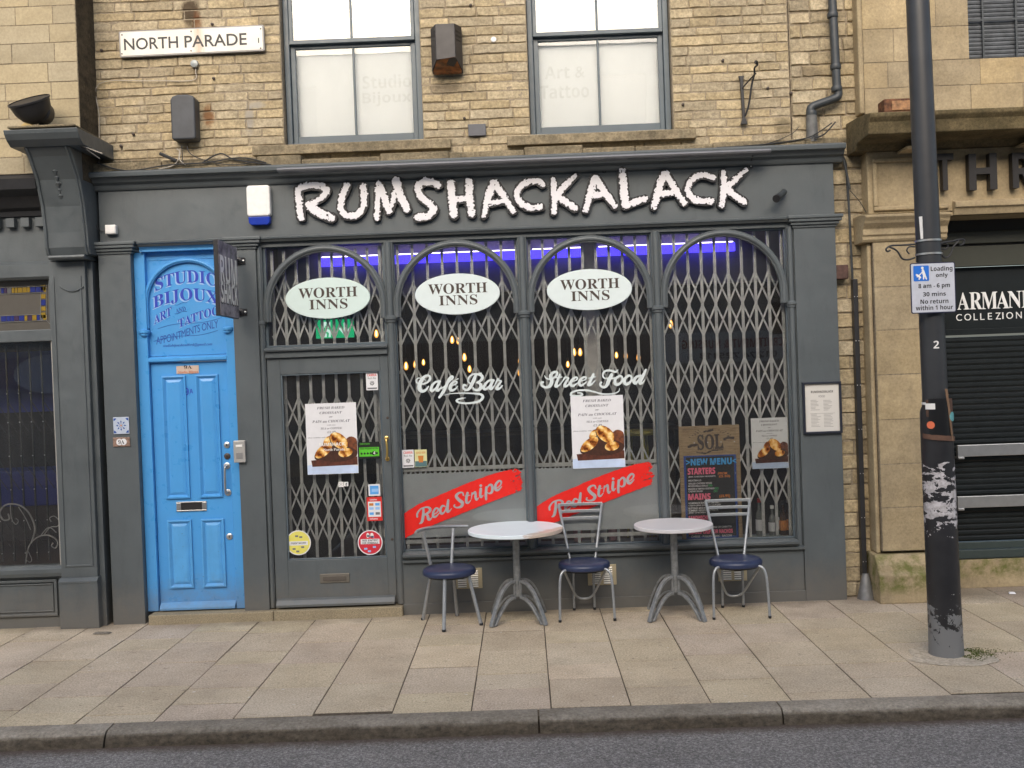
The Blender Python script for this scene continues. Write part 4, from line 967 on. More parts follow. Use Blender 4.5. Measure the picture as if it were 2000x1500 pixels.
c = mid((961, 1226), (1065, 1222), (957, 1199), (1070, 1198)); table('larger round table with bluish white worn top between curved-rail and slat-back chairs', (c[0], c[1], 0), .373, toptop('pale_blue_laminate', (.76, .85, .90), True), 0, GT)
c = gp(1321, 1203); table('smaller round table with plain pale grey top beside the chalk menu board', (c[0], c[1], 0), .305, toptop('pale_grey_laminate', (.62, .61, .63), False), -.12, GT, .722)
# ================================================================ LAMP POST
lx, ly = gp(1848.5, 1279); tilt = .012
lp = thing('lamp_post', 'black street lamp post with torn posters, stickers and flaking paint near the kerb', 'lamp post', (lx, ly, 0))
def post_mat():
    t = NT('flaking_post_paint'); p = t.pos()
    c = t.ramp(t.noise(6, 5), [(.3, (.014, .014, .016)), (.7, (.024, .024, .027))])
    # torn white paper band
    b1 = t.ramp(t.math('ABSOLUTE', t.math('MULTIPLY', t.math('SUBTRACT', p[2], 1.06), 3.6)), [(.62, .14), (1., -.2)])
    n1 = t.noise(9, 6, .65, (1, 1, 1.8), .4); pm = t.math('GREATER_THAN', t.math('ADD', n1, t.ramp(t.math('ABSOLUTE', t.math('MULTIPLY', t.math('SUBTRACT', p[2], 1.04), 3.9)), [(.55, .09), (1., .0)])), .60)
    lim = t.math('LESS_THAN', t.math('ABSOLUTE', t.math('SUBTRACT', p[2], 1.04)), .26)
    c = t.mix(t.math('MULTIPLY', pm, lim), c, t.ramp(t.noise(30, 5, .7), [(.35, (.34, .32, .32)), (.6, (.58, .56, .58))]))
    # bare grey base
    q = t.n('ShaderNodeMapRange'); t.l(p[2], q.inputs[0]); q.inputs[1].default_value = .52; q.inputs[2].default_value = .04; q.inputs[3].default_value = -.14; q.inputs[4].default_value = .26
    gm = t.math('GREATER_THAN', t.math('ADD', t.noise(13, 6, .7), q.outputs[0]), .60); c = t.mix(gm, c, (.17, .175, .18))
    sp = t.math('GREATER_THAN', t.noise(34, 3, .6), .72); c = t.mix(t.math('MULTIPLY', sp, t.math('LESS_THAN', p[2], .95)), c, (.30, .30, .29))
    t.bsdf(c, t.ramp(t.noise(10, 3), [(.3, .32), (.7, .5)]), 0, t.mix(.5, t.noise(40, 5), t.noise(9, 3)), .25, .006, .5); return t.m
PM = post_mat()
zsh = at(1828, 800, ly)[1]
m = MB(); m.lathe([(.112, -.03), (.108, .02), (.104, .3), (.101, 1.0), (.099, zsh - .05), (.098, zsh - .02), (.094, zsh + .0), (.083, zsh + .025), (.0815, zsh + .04)], 0, 0, 0, 40)
m.v = [(x + lx + z * -tilt, y + ly, z) for x, y, z in m.v]; m.build('base', PM, lp)
zt_ = 7.5; m = MB(); m.lathe([(.0795, zsh + .03), (.077, 2.6), (.0715, 4.2), (.06, zt_)], 0, 0, 0, 36)
TW = lambda V: [(x + lx + z * -tilt, y + ly, z) for x, y, z in V]
m.v = TW(m.v); m.build('shaft', plain('dark_grey_post_paint', (.034, .036, .040), .38, 0, .12, 8), lp)
m = MB(); m.lathe([(.0825, 0), (.0835, .004), (.0835, .012), (.082, .016)], 0, 0, zsh + .034, 36, cap=False); m.v = TW(m.v); m.build('collar', M['white'], lp)
def cyl_patch(name, fn, r, z0, z1, a0, a1, mat, th=.002, step=.004, parent=None):
    mm = field_mesh(fn, a0 * r, a1 * r, z0, z1, step, 0, th)
    vs = []
    for (x, y, z) in mm.v:
        a = x / r; rr = r + th - y; vs.append((rr * math.sin(a), -rr * math.cos(a), z))
    mm.v = TW(vs); return mm.build(name, mat, parent or lp)
RB = .1035
cyl_patch('torn_poster', lambda X, Z: np.minimum(np.minimum(.055 - np.abs(Z - 1.62) + .012 * (vnoise(X, Z, 40, 3) - .5), .12 + X * 0), .1 - np.abs(X)), RB, 1.5, 1.75, -1.2, .9, plain('brown_tape_residue', (.085, .045, .03), .7, 0, .3), step=.006)
cyl_patch('tape', lambda X, Z: .016 - np.abs(Z - 1.425 + .1 * X) + .004 * (vnoise(X, Z, 60, 4) - .5), RB, 1.38, 1.47, -1.35, 1.2, plain('brown_tape', (.12, .062, .04), .6, 0, .2), .003)
cyl_patch('tape', lambda X, Z: .009 - np.abs(X - .048 + .12 * (Z - 1.6)) + .004 * (vnoise(X, Z, 60, 5) - .5), RB, 1.40, 1.74, .1, .9, plain('tan_tape', (.20, .12, .07), .6, 0, .2), .004)
cyl_patch('torn_poster', lambda X, Z: np.minimum(.13 - np.abs(Z - 1.55), .062 - np.abs(X + .02)) + .0 * X, RB, 1.40, 1.70, -1.0, .6, plain('black_poster', (.008, .008, .009), .35), .0026, .006)
cyl_patch('sticker', lambda X, Z: .024 - np.hypot(X + .073, Z - 1.51), RB, 1.47, 1.55, -1.05, -.35, plain('orange_sticker', (.72, .17, .08), .4), .0045, .003)
cyl_patch('sticker', lambda X, Z: .030 - np.hypot(X - .078, Z - 1.56), RB, 1.51, 1.61, .4, 1.15, plain('teal_sticker', (.12, .36, .38), .4), .0045, .003)
cyl_patch('sticker', lambda X, Z: np.minimum(.030 - np.abs(X + .072), .019 - np.abs(Z - 1.63)), RB, 1.60, 1.66, -1.1, -.35, M['white'], .0045, .003)
cyl_patch('torn_paper', lambda X, Z: .009 - np.abs(X + .071 + .02 * (Z - 2.9)) + .004 * (vnoise(X, Z, 30, 5) - .5), .0775, at(1787, 470, ly)[1], at(1787, 425, ly)[1], -1.2, -.6, M['white'], .004, .004)
# footing patch and moss at the foot
m = MB(); N_ = 40; ring = []
for k in range(N_): a = 2 * PI * k / N_; r = .17 + .05 * float(vnoise(np.array([math.cos(a) * 2]), np.array([math.sin(a) * 2]), 1.5, 4)[0]) + (.06 if math.sin(a) < -.3 else 0); ring.append((lx + r * 1.25 * math.cos(a), ly + r * math.sin(a)))
m.add([(x, y, .0035) for x, y in ring] + [(lx + (x - lx) * .94, ly + (y - ly) * .94, .008) for x, y in ring] + [(lx, ly, .009)], [(k, (k + 1) % N_, N_ + (k + 1) % N_, N_ + k) for k in range(N_)] + [(N_ + k, N_ + (k + 1) % N_, 2 * N_) for k in range(N_)]); m.build('footing', stone('footing_concrete', (.42, .36, .28), (.60, .53, .43), (.25, .21, .16), 9, .6, .5), lp)
mg = stone('moss_green', (.05, .065, .012), (.13, .15, .04), (.12, .10, .06), 20, .8, .5); m = MB(); rm = random.Random(5)
for k in range(420):
    a = rm.uniform(-1.3, .9); r = .115 + abs(rm.gauss(0, .09)) ; x, y = lx + .02 + r * math.cos(a) * 1.2, ly + r * math.sin(a) * .6; s_ = rm.uniform(.003, .008)
    m.add([(x - s_, y - s_ * .6, .009), (x + s_ * .3, y - s_, .010), (x + s_, y + s_ * .4, .009), (x - s_ * .2, y + s_ * .8, .010), (x, y, .013)], [(0, 1, 4), (1, 2, 4), (2, 3, 4), (3, 0, 4)])
o_ = m.build('moss', mg, None, kind='stuff'); o_['label'] = 'patch of green moss on paving at foot of the lamp post'; o_['category'] = 'moss'
# numeral 2
a_, z2 = at(1829, 673, ly - .08); V2, F2 = text_mesh('2', 'sansb', 1.0); mn, mx = V2.min(0), V2.max(0); mm = MB(); h2_ = .05
vs = []
for v in V2:
    x = (v[0] - mn[0]) / (mx[1] - mn[1]) * h2_ - .018; z = (v[1] - mn[1]) / (mx[1] - mn[1]) * h2_ - h2_ / 2; r = .0792 + (.0015 if v[2] > 0 else 0); a = (x + a_ - (lx - z2 * tilt)) / r
    vs.append((r * math.sin(a), -r * math.cos(a), z + z2))
mm.add(TW(vs), F2); mm.build('number', M['white'], lp)
# strap bands and scroll brackets
hb_ = thing('basket_bracket', 'twisted black iron scroll brackets banded to the lamp post above loading sign', 'bracket', (lx, ly, 2.9))
for py in (471, 497):
    zq = at(1812, py, ly)[1]; m = MB(); m.lathe([(.081, -.006), (.0835, -.006), (.0835, .006), (.081, .006)], 0, 0, zq, 32, cap=False); m.v = TW(m.v); m.build('band', M['steel'], hb_)
for s, l in ((-1, [[(1788, 477), (1760, 479), (1740, 480), (1731, 486), (1733, 491), (1739, 489)], [(1737, 482), (1752, 490), (1762, 505), (1775, 507), (1787, 503)], [(1787, 482), (1776, 482), (1771, 489), (1776, 496)], [(1789, 475), (1790, 512)]]), (1, [[(1833, 475), (1860, 471), (1876, 467), (1887, 467), (1886, 475), (1878, 477)], [(1876, 469), (1864, 482), (1857, 498), (1847, 503), (1836, 495)], [(1836, 478), (1847, 474), (1853, 481), (1846, 487), (1838, 485)]])):
    for k, pl in enumerate(l):
        m = MB(); m.tube([(at(a, b, ly)[0], ly + (.0 if s < 0 else .03 * (a - 1833) / 50), at(a, b, ly)[1]) for a, b in spline(pl, 5)], .006 if k < 2 else .005, 8); m.build('scroll', M['blackpaint'], hb_)
# loading sign
ls = thing('parking_sign', 'white loading only parking sign with blue square fixed to the lamp post', 'sign', (lx - .1, ly - .1, 2.5))
YG = ly - .105; c = at(1822.5, 562, YG); s_ = sc(YG); hw, hh = 43.5 * s_, 49 * s_; rt = -.001
def rrect(cx, cz, w, h, r, n=5):
    o = []
    for (sx, sz, a0) in ((1, 1, 0), (-1, 1, 90), (-1, -1, 180), (1, -1, 270)):
        for k in range(n + 1): a = math.radians(a0 + 90 * k / n); o.append((cx + sx * (w - r) + r * math.cos(a), cz + sz * (h - r) + r * math.sin(a)))
    return o
MB().prism(rrect(c[0], c[1], hw, hh, .012), YG, YG + .004).build('plate', plain('navy_border', (.012, .015, .05), .5), ls)
MB().prism(rrect(c[0], c[1], hw - .006, hh - .006, .009), YG - .0012, YG - .0002).build('face', plain('reflective_white', (.52, .54, .60), .4), ls)
m = MB(); m.box(c[0] - .05, c[0] + .05, YG + .004, YG + .03, c[1] + .05, c[1] + .08); m.build('clamp', M['steel'], ls)
c2 = at(1799, 534, YG); bs = MB().prism(rrect(c2[0], c2[1], 15 * s_, 15 * s_, .006), YG - .0024, YG - .0014).build('symbol_panel', plain('sign_blue', (.02, .16, .62), .4), ls)
fig = stroke_field([([at(1801, 523.5, YG)] * 2, .0085), ([at(1802, 528, YG), at(1804, 535, YG)], [.007, .009]), ([at(1804, 535, YG), at(1803.5, 545, YG)], [.006, .004]), ([at(1805, 535, YG), at(1809, 545, YG)], [.006, .004]), ([at(1802, 530, YG), at(1797, 536, YG), at(1791, 541, YG)], .003), ([at(1790, 537, YG), at(1797, 542, YG)], .006), ([at(1795, 545, YG)] * 2, .005)])
p0, p1 = at(1782, 550, YG), at(1816, 517, YG); field_mesh(fig, p0[0], p1[0], p0[1], p1[1], .0022, YG - .0036, YG - .0026).build('porter_symbol', M['white'], bs)
for body, x0_, x1_, yc, hp in (('Loading', 1818, 1860, 525.5, 12), ('only', 1828, 1851, 538, 10.5), ('8 am - 6 pm', 1794, 1855, 559, 11), ('30 mins', 1803, 1847, 574, 8.5), ('No return', 1798, 1852, 588.5, 8.5), ('within 1 hour', 1789, 1861, 600.5, 9)):
    ptext(body, x0_, x1_, yc, hp, YG - .0014, M['ink'], ls, style='sansb', ext=.0008)
# ================================================================ SIGN LETTERING
def zp(px, py, o, f): return at(o[0] + px / f, o[1] + py / f, -.03)
A1, A2, A3 = ((560, 310), 6.667), ((860, 310), 6.667), ((1160, 310), 6.25)
LETS = [
 ('R', A1, [([(150, 420), (158, 560), (185, 760)], 42), ([(150, 405), (220, 365), (340, 345), (450, 360), (515, 410), (480, 480), (390, 550), (290, 600)], [40, 40, 42, 42, 42, 38, 32, 40]), ([(290, 600), (350, 665), (450, 715), (580, 765)], [44, 50, 50, 48])]),
 ('U', A1, [([(778, 350), (720, 500), (705, 640), (760, 725), (860, 745), (950, 700), (1000, 600), (1005, 480), (990, 365)], [40, 38, 38, 40, 38, 36, 36, 42, 40])]),
 ('M', A1, [([(1170, 760), (1182, 600), (1185, 450), (1200, 330)], [34, 30, 38, 36]), ([(1200, 330), (1260, 480), (1330, 670)], [36, 44, 46]), ([(1330, 670), (1388, 530), (1390, 450)], [42, 32, 28]), ([(1425, 290), (1470, 450), (1560, 650)], [50, 48, 44])]),
 ('S', A1, [([(1975, 345), (1900, 305), (1800, 295), (1720, 345), (1712, 430), (1775, 520), (1870, 590), (1912, 665), (1840, 740), (1700, 765)], [40, 42, 44, 42, 42, 44, 42, 44, 44, 42])]),
 ('H', A2, [([(137, 320), (150, 500), (178, 730)], 46), ([(372, 300), (375, 480), (405, 705)], 46), ([(200, 525), (330, 520)], 38)]),
 ('A', A2, [([(690, 320), (640, 450), (592, 600), (568, 740)], [44, 44, 34, 32]), ([(715, 320), (800, 450), (880, 570), (950, 680)], [44, 40, 36, 34]), ([(620, 585), (840, 545)], 32)]),
 ('C', A2, [([(1335, 335), (1270, 290), (1160, 295), (1060, 345), (1003, 430), (1015, 530), (1085, 600), (1180, 635), (1310, 625)], [30, 34, 36, 38, 36, 36, 40, 40, 32])]),
 ('K', A2, [([(1467, 270), (1485, 450), (1475, 690)], [28, 36, 34]), ([(1765, 222), (1640, 335), (1530, 450)], [24, 36, 46]), ([(1530, 480), (1650, 575), (1750, 640)], [40, 40, 40])]),
 ('A', A3, [([(10, 240), (-50, 440), (-100, 625)], [40, 38, 30]), ([(25, 240), (130, 400), (250, 575)], [40, 38, 32]), ([(-60, 465), (150, 425)], 32)]),
 ('L', A3, [([(348, 150), (362, 350), (388, 560)], [36, 44, 44]), ([(385, 570), (500, 525), (625, 490)], [40, 38, 32])]),
 ('A', A3, [([(855, 185), (805, 330), (765, 470), (738, 585)], [40, 42, 40, 30]), ([(880, 185), (970, 340), (1105, 540)], [40, 38, 30]), ([(790, 435), (1010, 400)], 32)]),
 ('C', A3, [([(1455, 235), (1380, 203), (1270, 208), (1185, 270), (1142, 370), (1185, 460), (1275, 512), (1435, 515)], [30, 32, 34, 34, 32, 34, 38, 32])]),
 ('K', A3, [([(1577, 165), (1587, 350), (1565, 565)], [28, 36, 32]), ([(1855, 133), (1740, 245), (1630, 335)], [20, 32, 44]), ([(1625, 375), (1730, 455), (1830, 525)], [38, 36, 38])])]
sg = thing('shop_sign', 'ragged white cut-out cafe name letters with black edges along grey fascia', 'sign', (0, -.03, 3.2))
LW = plain('sign_white', (.74, .73, .76), .35, 0, .03); LK = plain('sign_black_edge', (.010, .010, .013), .4)
for k, (ch, (o, f), st) in enumerate(LETS):
    q = 1 / f * sc(-.03); ss = []
    for pts, r in st:
        P_ = [zp(a, b, o, f) for a, b in pts]; rr = r if isinstance(r, list) else [r] * len(pts)
        P3 = spline([(p[0], p[1], w * q) for p, w in zip(P_, rr)], 5)
        ss.append(([(p[0], p[1]) for p in P3], [max(.004, p[2] - .001) for p in P3]))
    xs_ = [p[0] for s in ss for p in s[0]]; zs_ = [p[1] for s in ss for p in s[0]]; b = (min(xs_) - .075, max(xs_) + .075, min(zs_) - .075, max(zs_) + .075)
    bk = field_mesh(stroke_field(ss, .008, 45, 0, k, .017), *b, .0055, -.024, .014).build('letter', LK, sg)
    field_mesh(stroke_field(ss, .016, 70, .08, k, .0025), *b, .0038, -.030, -.0245).build('letter_face', LW, bk)
# light trough above the sign
a, b = at(541, 333, -.2), at(1506, 296, -.2); zc_ = (a[1] + b[1]) / 2
lt_ = thing('sign_light', 'long grey light trough on arms above the ragged white sign letters', 'light', ((a[0] + b[0]) / 2, -.15, zc_))
m = MB(); m.prof([(-.13, zc_ - .012), (-.205, zc_ - .008), (-.215, zc_ + .008), (-.205, zc_ + .022), (-.13, zc_ + .026)], a[0], b[0]); m.build('trough', plain('grey_aluminium', (.17, .175, .19), .38, .3), lt_, .004)
for px, py in ((563, 350), (853, 340), (1180, 329), (1467, 320)):
    c = at(px, py, 0); k = MB(); k.box(c[0] - .016, c[0] + .016, .008, .0155, c[1] - .032, c[1] + .032); k.tube([(c[0], .008, c[1] + .01), (c[0], -.06, c[1] + .05), (c[0], -.15, zc_ + .005)], .006, 8); k.build('bracket', M['black'], lt_, .002)
    k = MB()
    for dz in (-.018, .018): k.lathe([(.006, 0), (.006, .004), (.002, .006)], c[0], .008, c[1] + dz, 10, 'y')
    k.build('screw', M['steel'], lt_)
# ================================================================ OVAL SIGNS
OVM = plain('oval_white', (.66, .74, .74), .3, 0, .02)
for i, (px, py, lab) in enumerate(((640.5, 582.5, 'pale oval pub company sign above the cafe door'), (893.5, 574.5, 'pale oval pub company sign above the script words on the left window'), (1151, 566, 'pale oval pub company sign above the script words on the middle window'))):
    c = at(px, py, .03); s_ = sc(.03); ov = thing('oval_sign', lab, 'sign', (c[0], .03, c[1]), 'oval pub company signs in the window arches')
    o = MB(); o.lathe([(.001, 0), (1, 0), (1, .016), (.985, .02), (.001, .02)], 0, 0, 0, 64, 'y', cap=False); o.v = [(x * 83 * s_ + c[0], .035 + y, z * 40 * s_ + c[1]) for x, y, z in o.v]
    o.build('panel', OVM if i else plain('oval_greenish', (.60, .72, .69), .3, 0, .02), ov, smooth=False)
    text('WORTH', c[0] + .004, c[1] + .046, 115 * s_, 20 * s_, .0145, M['brown_ink'], ov, style='serifb', name='word', rot=.0)
    text('INNS', c[0] + .005, c[1] - .049, 75 * s_, 19.5 * s_, .0145, M['brown_ink'], ov, style='serifb', name='word')
# ================================================================ VINYL SCRIPT
YV = .0715
def brush(strokes, o, f, Y, mat, parent, step=.003, th=.0008, name='word', dx=0, dy=0):
    q = sc(Y) / f; ss = []
    for pts, r in strokes:
        rr = r if isinstance(r, list) else [r] * len(pts)
        P3 = spline([(*at(o[0] + a / f + dx, o[1] + b / f + dy, Y), w * q) for (a, b), w in zip(pts, rr)], 5)
        ss.append(([(p[0], p[1]) for p in P3], [max(.0008, p[2]) for p in P3]))
    xs_ = [p[0] for s in ss for p in s[0]]; zs_ = [p[1] for s in ss for p in s[0]]
    return field_mesh(stroke_field(ss), min(xs_) - .03, max(xs_) + .03, min(zs_) - .03, max(zs_) + .03, step, Y - th, Y).build(name, mat, parent)
CAFE = [([(320, 235), (280, 210), (230, 190), (170, 185), (130, 225), (150, 280), (240, 300), (340, 270), (400, 200), (380, 140), (320, 140), (250, 200), (200, 300), (195, 390), (240, 440), (310, 420), (370, 345)], [8, 10, 10, 12, 14, 14, 16, 20, 26, 20, 22, 34, 40, 42, 32, 24, 12]),
 ([(590, 250), (510, 260), (440, 330), (415, 410), (450, 430), (520, 370), (580, 270)], [24, 20, 24, 28, 24, 16, 20]), ([(580, 270), (530, 400), (560, 425), (620, 360)], [26, 28, 24, 10]),
 ([(620, 390), (700, 330), (800, 230), (850, 170), (820, 150), (770, 210), (700, 370), (640, 480), (580, 560)], [10, 12, 14, 16, 18, 26, 30, 30, 22]),
 ([(800, 340), (900, 300), (920, 260), (870, 250), (810, 310), (790, 390), (830, 425), (900, 390), (940, 340)], [10, 14, 18, 20, 28, 32, 26, 16, 8]), ([(900, 220), (945, 198)], [6, 12])]
BAR = [([(1290, 130), (1250, 230), (1180, 370), (1110, 420), (1050, 380), (1060, 320), (1100, 330)], [26, 34, 30, 22, 22, 22, 18]), ([(1180, 285), (1140, 250), (1160, 170), (1240, 110), (1340, 105), (1400, 90)], [14, 14, 16, 16, 16, 14]),
 ([(1300, 110), (1400, 130), (1420, 180), (1380, 240), (1310, 270)], [14, 26, 30, 24, 14]), ([(1310, 270), (1380, 300), (1390, 370), (1330, 420), (1260, 405), (1240, 370)], [14, 26, 36, 24, 20, 14]),
 ([(1640, 230), (1560, 230), (1480, 300), (1445, 380), (1490, 400), (1560, 340), (1625, 240)], [24, 20, 24, 28, 24, 16, 20]), ([(1625, 240), (1570, 370), (1600, 395), (1660, 330)], [26, 28, 24, 10]),
 ([(1660, 330), (1720, 210), (1740, 230), (1790, 245), (1740, 310), (1700, 390), (1750, 390), (1815, 330)], [8, 20, 16, 16, 22, 26, 22, 10])]
SW1 = [([(660, 520), (800, 490), (1000, 478), (1200, 482), (1380, 500), (1430, 560), (1350, 640), (1150, 675), (980, 665), (920, 625), (980, 590), (1100, 570)], [4, 7, 11, 14, 22, 28, 22, 18, 18, 22, 16, 4])]
STREET = [([(165, 165), (200, 215), (280, 225), (370, 170), (380, 110), (320, 110), (270, 170), (290, 260), (260, 340), (190, 370), (120, 340), (110, 290), (140, 280)], [6, 12, 14, 18, 20, 22, 28, 34, 30, 20, 20, 22, 18]),
 ([(430, 150), (380, 280), (360, 350), (420, 330), (480, 260)], [18, 24, 26, 14, 8]), ([(350, 205), (470, 190)], 9), ([(480, 260), (520, 200), (560, 200), (580, 215), (530, 290), (515, 345), (560, 340), (620, 270)], [8, 18, 14, 14, 22, 24, 18, 8]),
 ([(650, 270), (720, 240), (735, 205), (690, 200), (630, 260), (620, 320), (660, 345), (740, 290)], [8, 12, 16, 18, 24, 26, 20, 8]), ([(795, 262), (870, 235), (885, 198), (840, 195), (780, 250), (770, 310), (810, 335), (900, 270)], [8, 12, 16, 18, 24, 26, 20, 8]),
 ([(1015, 140), (960, 260), (930, 325), (980, 315), (1045, 250)], [20, 26, 26, 16, 8]), ([(930, 210), (1050, 185)], 11)]
FOOD = [([(1215, 215), (1180, 180), (1190, 110), (1260, 75), (1340, 85), (1400, 100), (1440, 65)], [12, 14, 16, 18, 18, 18, 8]), ([(1330, 150), (1280, 250), (1240, 340), (1180, 370), (1130, 320), (1150, 285)], [28, 34, 28, 18, 20, 18]), ([(1250, 215), (1380, 210)], 14),
 ([(1470, 170), (1400, 220), (1390, 300), (1440, 320), (1510, 260), (1510, 190), (1470, 170)], [20, 24, 28, 24, 18, 18, 18]), ([(1510, 230), (1570, 210)], 8), ([(1630, 162), (1565, 212), (1555, 290), (1605, 312), (1670, 250), (1670, 180), (1630, 162)], [20, 24, 28, 24, 18, 18, 18]),
 ([(1830, 165), (1760, 190), (1715, 260), (1745, 300), (1800, 240), (1850, 170)], [20, 22, 28, 24, 16, 16]), ([(1925, 65), (1870, 180), (1820, 290), (1860, 295), (1905, 240)], [18, 28, 26, 16, 8])]
SW2 = [([(1465, 385), (1450, 440), (1350, 480), (1180, 485), (1040, 450), (900, 420), (740, 425), (640, 460), (630, 510), (720, 520), (820, 500), (800, 470), (740, 465)], [5, 9, 12, 14, 14, 16, 16, 18, 22, 18, 16, 12, 10])]
RED = [([(270, 740), (265, 870), (240, 990), (190, 1030)], [20, 28, 26, 8]), ([(150, 890), (150, 830), (220, 740), (340, 705), (400, 740), (380, 800), (290, 850)], [20, 18, 14, 16, 26, 24, 10]), ([(300, 850), (350, 870), (370, 940), (410, 940), (450, 880)], [10, 26, 28, 16, 6]),
 ([(470, 850), (540, 800), (560, 740), (510, 730), (465, 800), (460, 880), (510, 890), (580, 820)], [8, 12, 16, 18, 22, 24, 18, 6]), ([(690, 690), (640, 680), (600, 760), (620, 830), (680, 800), (720, 700)], [14, 18, 24, 24, 14, 12]), ([(755, 570), (740, 700), (740, 790), (780, 780), (820, 730)], [22, 28, 26, 14, 6])]
STRIPE = [([(1050, 470), (1030, 420), (960, 430), (910, 490), (960, 560), (1030, 620), (1010, 690), (930, 715), (870, 690), (880, 660)], [16, 14, 20, 28, 32, 32, 26, 16, 14, 14]), ([(1130, 430), (1110, 530), (1110, 610), (1150, 620), (1200, 560)], [24, 26, 24, 16, 6]), ([(1080, 490), (1180, 470)], 8),
 ([(1220, 425), (1205, 540)], [12, 8]), ([(1215, 470), (1280, 410), (1290, 520), (1310, 560), (1350, 520)], [8, 20, 24, 20, 6]), ([(1390, 350), (1380, 470), (1400, 510), (1440, 470)], [26, 26, 20, 6]), ([(1390, 285), (1391, 285)], 26),
 ([(1500, 320), (1490, 450), (1495, 550)], [24, 26, 22]), ([(1500, 350), (1560, 270), (1610, 290), (1610, 400), (1560, 440), (1520, 420)], [8, 18, 26, 24, 14, 8]), ([(1680, 350), (1770, 280), (1790, 210), (1740, 195), (1680, 270), (1680, 360), (1730, 370), (1800, 300)], [8, 12, 18, 20, 24, 26, 20, 8])]
c = at(893, 750, YV); t = thing('window_lettering', 'white script words cafe bar on the left shop window', 'lettering', (c[0], YV, c[1]))
for s_, n_ in ((CAFE, 'word'), (BAR, 'word'), (SW1, 'flourish')): brush(s_, (800, 720), 10., YV, M['vinylwhite'], t, name=n_)
c = at(1157, 742, YV); t = thing('window_lettering', 'white script words street food on the middle shop window', 'lettering', (c[0], YV, c[1]))
for s_, n_ in ((STREET, 'word'), (FOOD, 'word'), (SW2, 'flourish')): brush(s_, (1045, 715), 8.889, YV, M['vinylwhite'], t, name=n_)
# ================================================================ FROSTED BANDS AND RED STRIPES
for i, (xa, xb, dx, dy) in enumerate(((-1.024, -.008, 0, 0), (.068, 1.08, 258.5, -13.5))):
    nm = ('left', 'middle')[i]
    zt_ = at(910 + dx, 922 + dy * .8, .08)[1]; zb_ = at(910 + dx, 1047 + dy * .9, .08)[1]
    fr_ = thing('frosted_film', 'frosted grey film across the lower ' + nm + ' shop window behind red brush stripe', 'window film', ((xa + xb) / 2, .08, zb_), 'frosted films on the lower panes')
    box('film', xa, xb, .0795, .0805, zb_, zt_, M['frost'], fr_, 0)
    st = thing('brush_stripe', 'red brush stroke beer lettering sticker on the ' + nm + ' shop window', 'sticker', ((xa + xb) / 2, .07, zb_), 'red brush stripe stickers')
    def zz(px, py): return at(780 + px / 6.667 + dx, 880 + py / 6.667 + dy, YV)
    top = [zz(*p) for p in spline([(50, 830), (250, 700), (500, 590), (800, 460), (1100, 345), (1350, 270), (1520, 235)], 5)]
    bot = [zz(*p) for p in spline([(60, 1150), (250, 1050), (500, 945), (800, 825), (1100, 705), (1400, 590), (1645, 495)], 5)]
    tx, tz = [p[0] for p in top], [p[1] for p in top]; bx_, bz = [p[0] for p in bot], [p[1] for p in bot]
    xl, xr0, xr1 = zz(48, 900)[0], zz(1530, 300)[0], zz(1650, 400)[0]
    rd = random.Random(i)
    slope = (tz[-1] - tz[0]) / (tx[-1] - tx[0])
    def fs(X, Z):
        t_ = np.interp(X, tx, tz); b_ = np.interp(X, bx_, bz); t_ = np.where(X > tx[-1], tz[-1] + (X - tx[-1]) * (-.75), t_)
        u = Z - slope * X
        v = np.minimum(t_ - Z, Z - b_) + .004 * (vnoise(X, Z, 60, 3) - .5)
        end = xr1 - .055 * vnoise(X * 0 + 1.3, u, 75, 8 + i) - .03 * vnoise(X * 0, u, 190, 2)
        v = np.minimum(v, end - X); v = np.minimum(v, X - xl)
        hole = vnoise(X * .35, u * 1.0, 130, 5 + i) - (.80 + (xr1 - .10 - X) * 2.2); v = np.minimum(v, -hole * .02 + .0005)
        return v
    field_mesh(fs, xl - .02, xr1 + .03, min(bz) - .02, max(tz) + .03, .0045, YV - .0012, YV - .0004).build('brush_mark', plain('signal_red_vinyl', (.72, .018, .012), .38, 0, .05), st)
    GV = plain('grey_cutout', (.34, .35, .36), .4)
    brush(RED, (800, 920), 10., YV - .0014, GV, st, .0034, dx=dx, dy=dy); brush(STRIPE, (800, 920), 10., YV - .0014, GV, st, .0034, dx=dx, dy=dy)
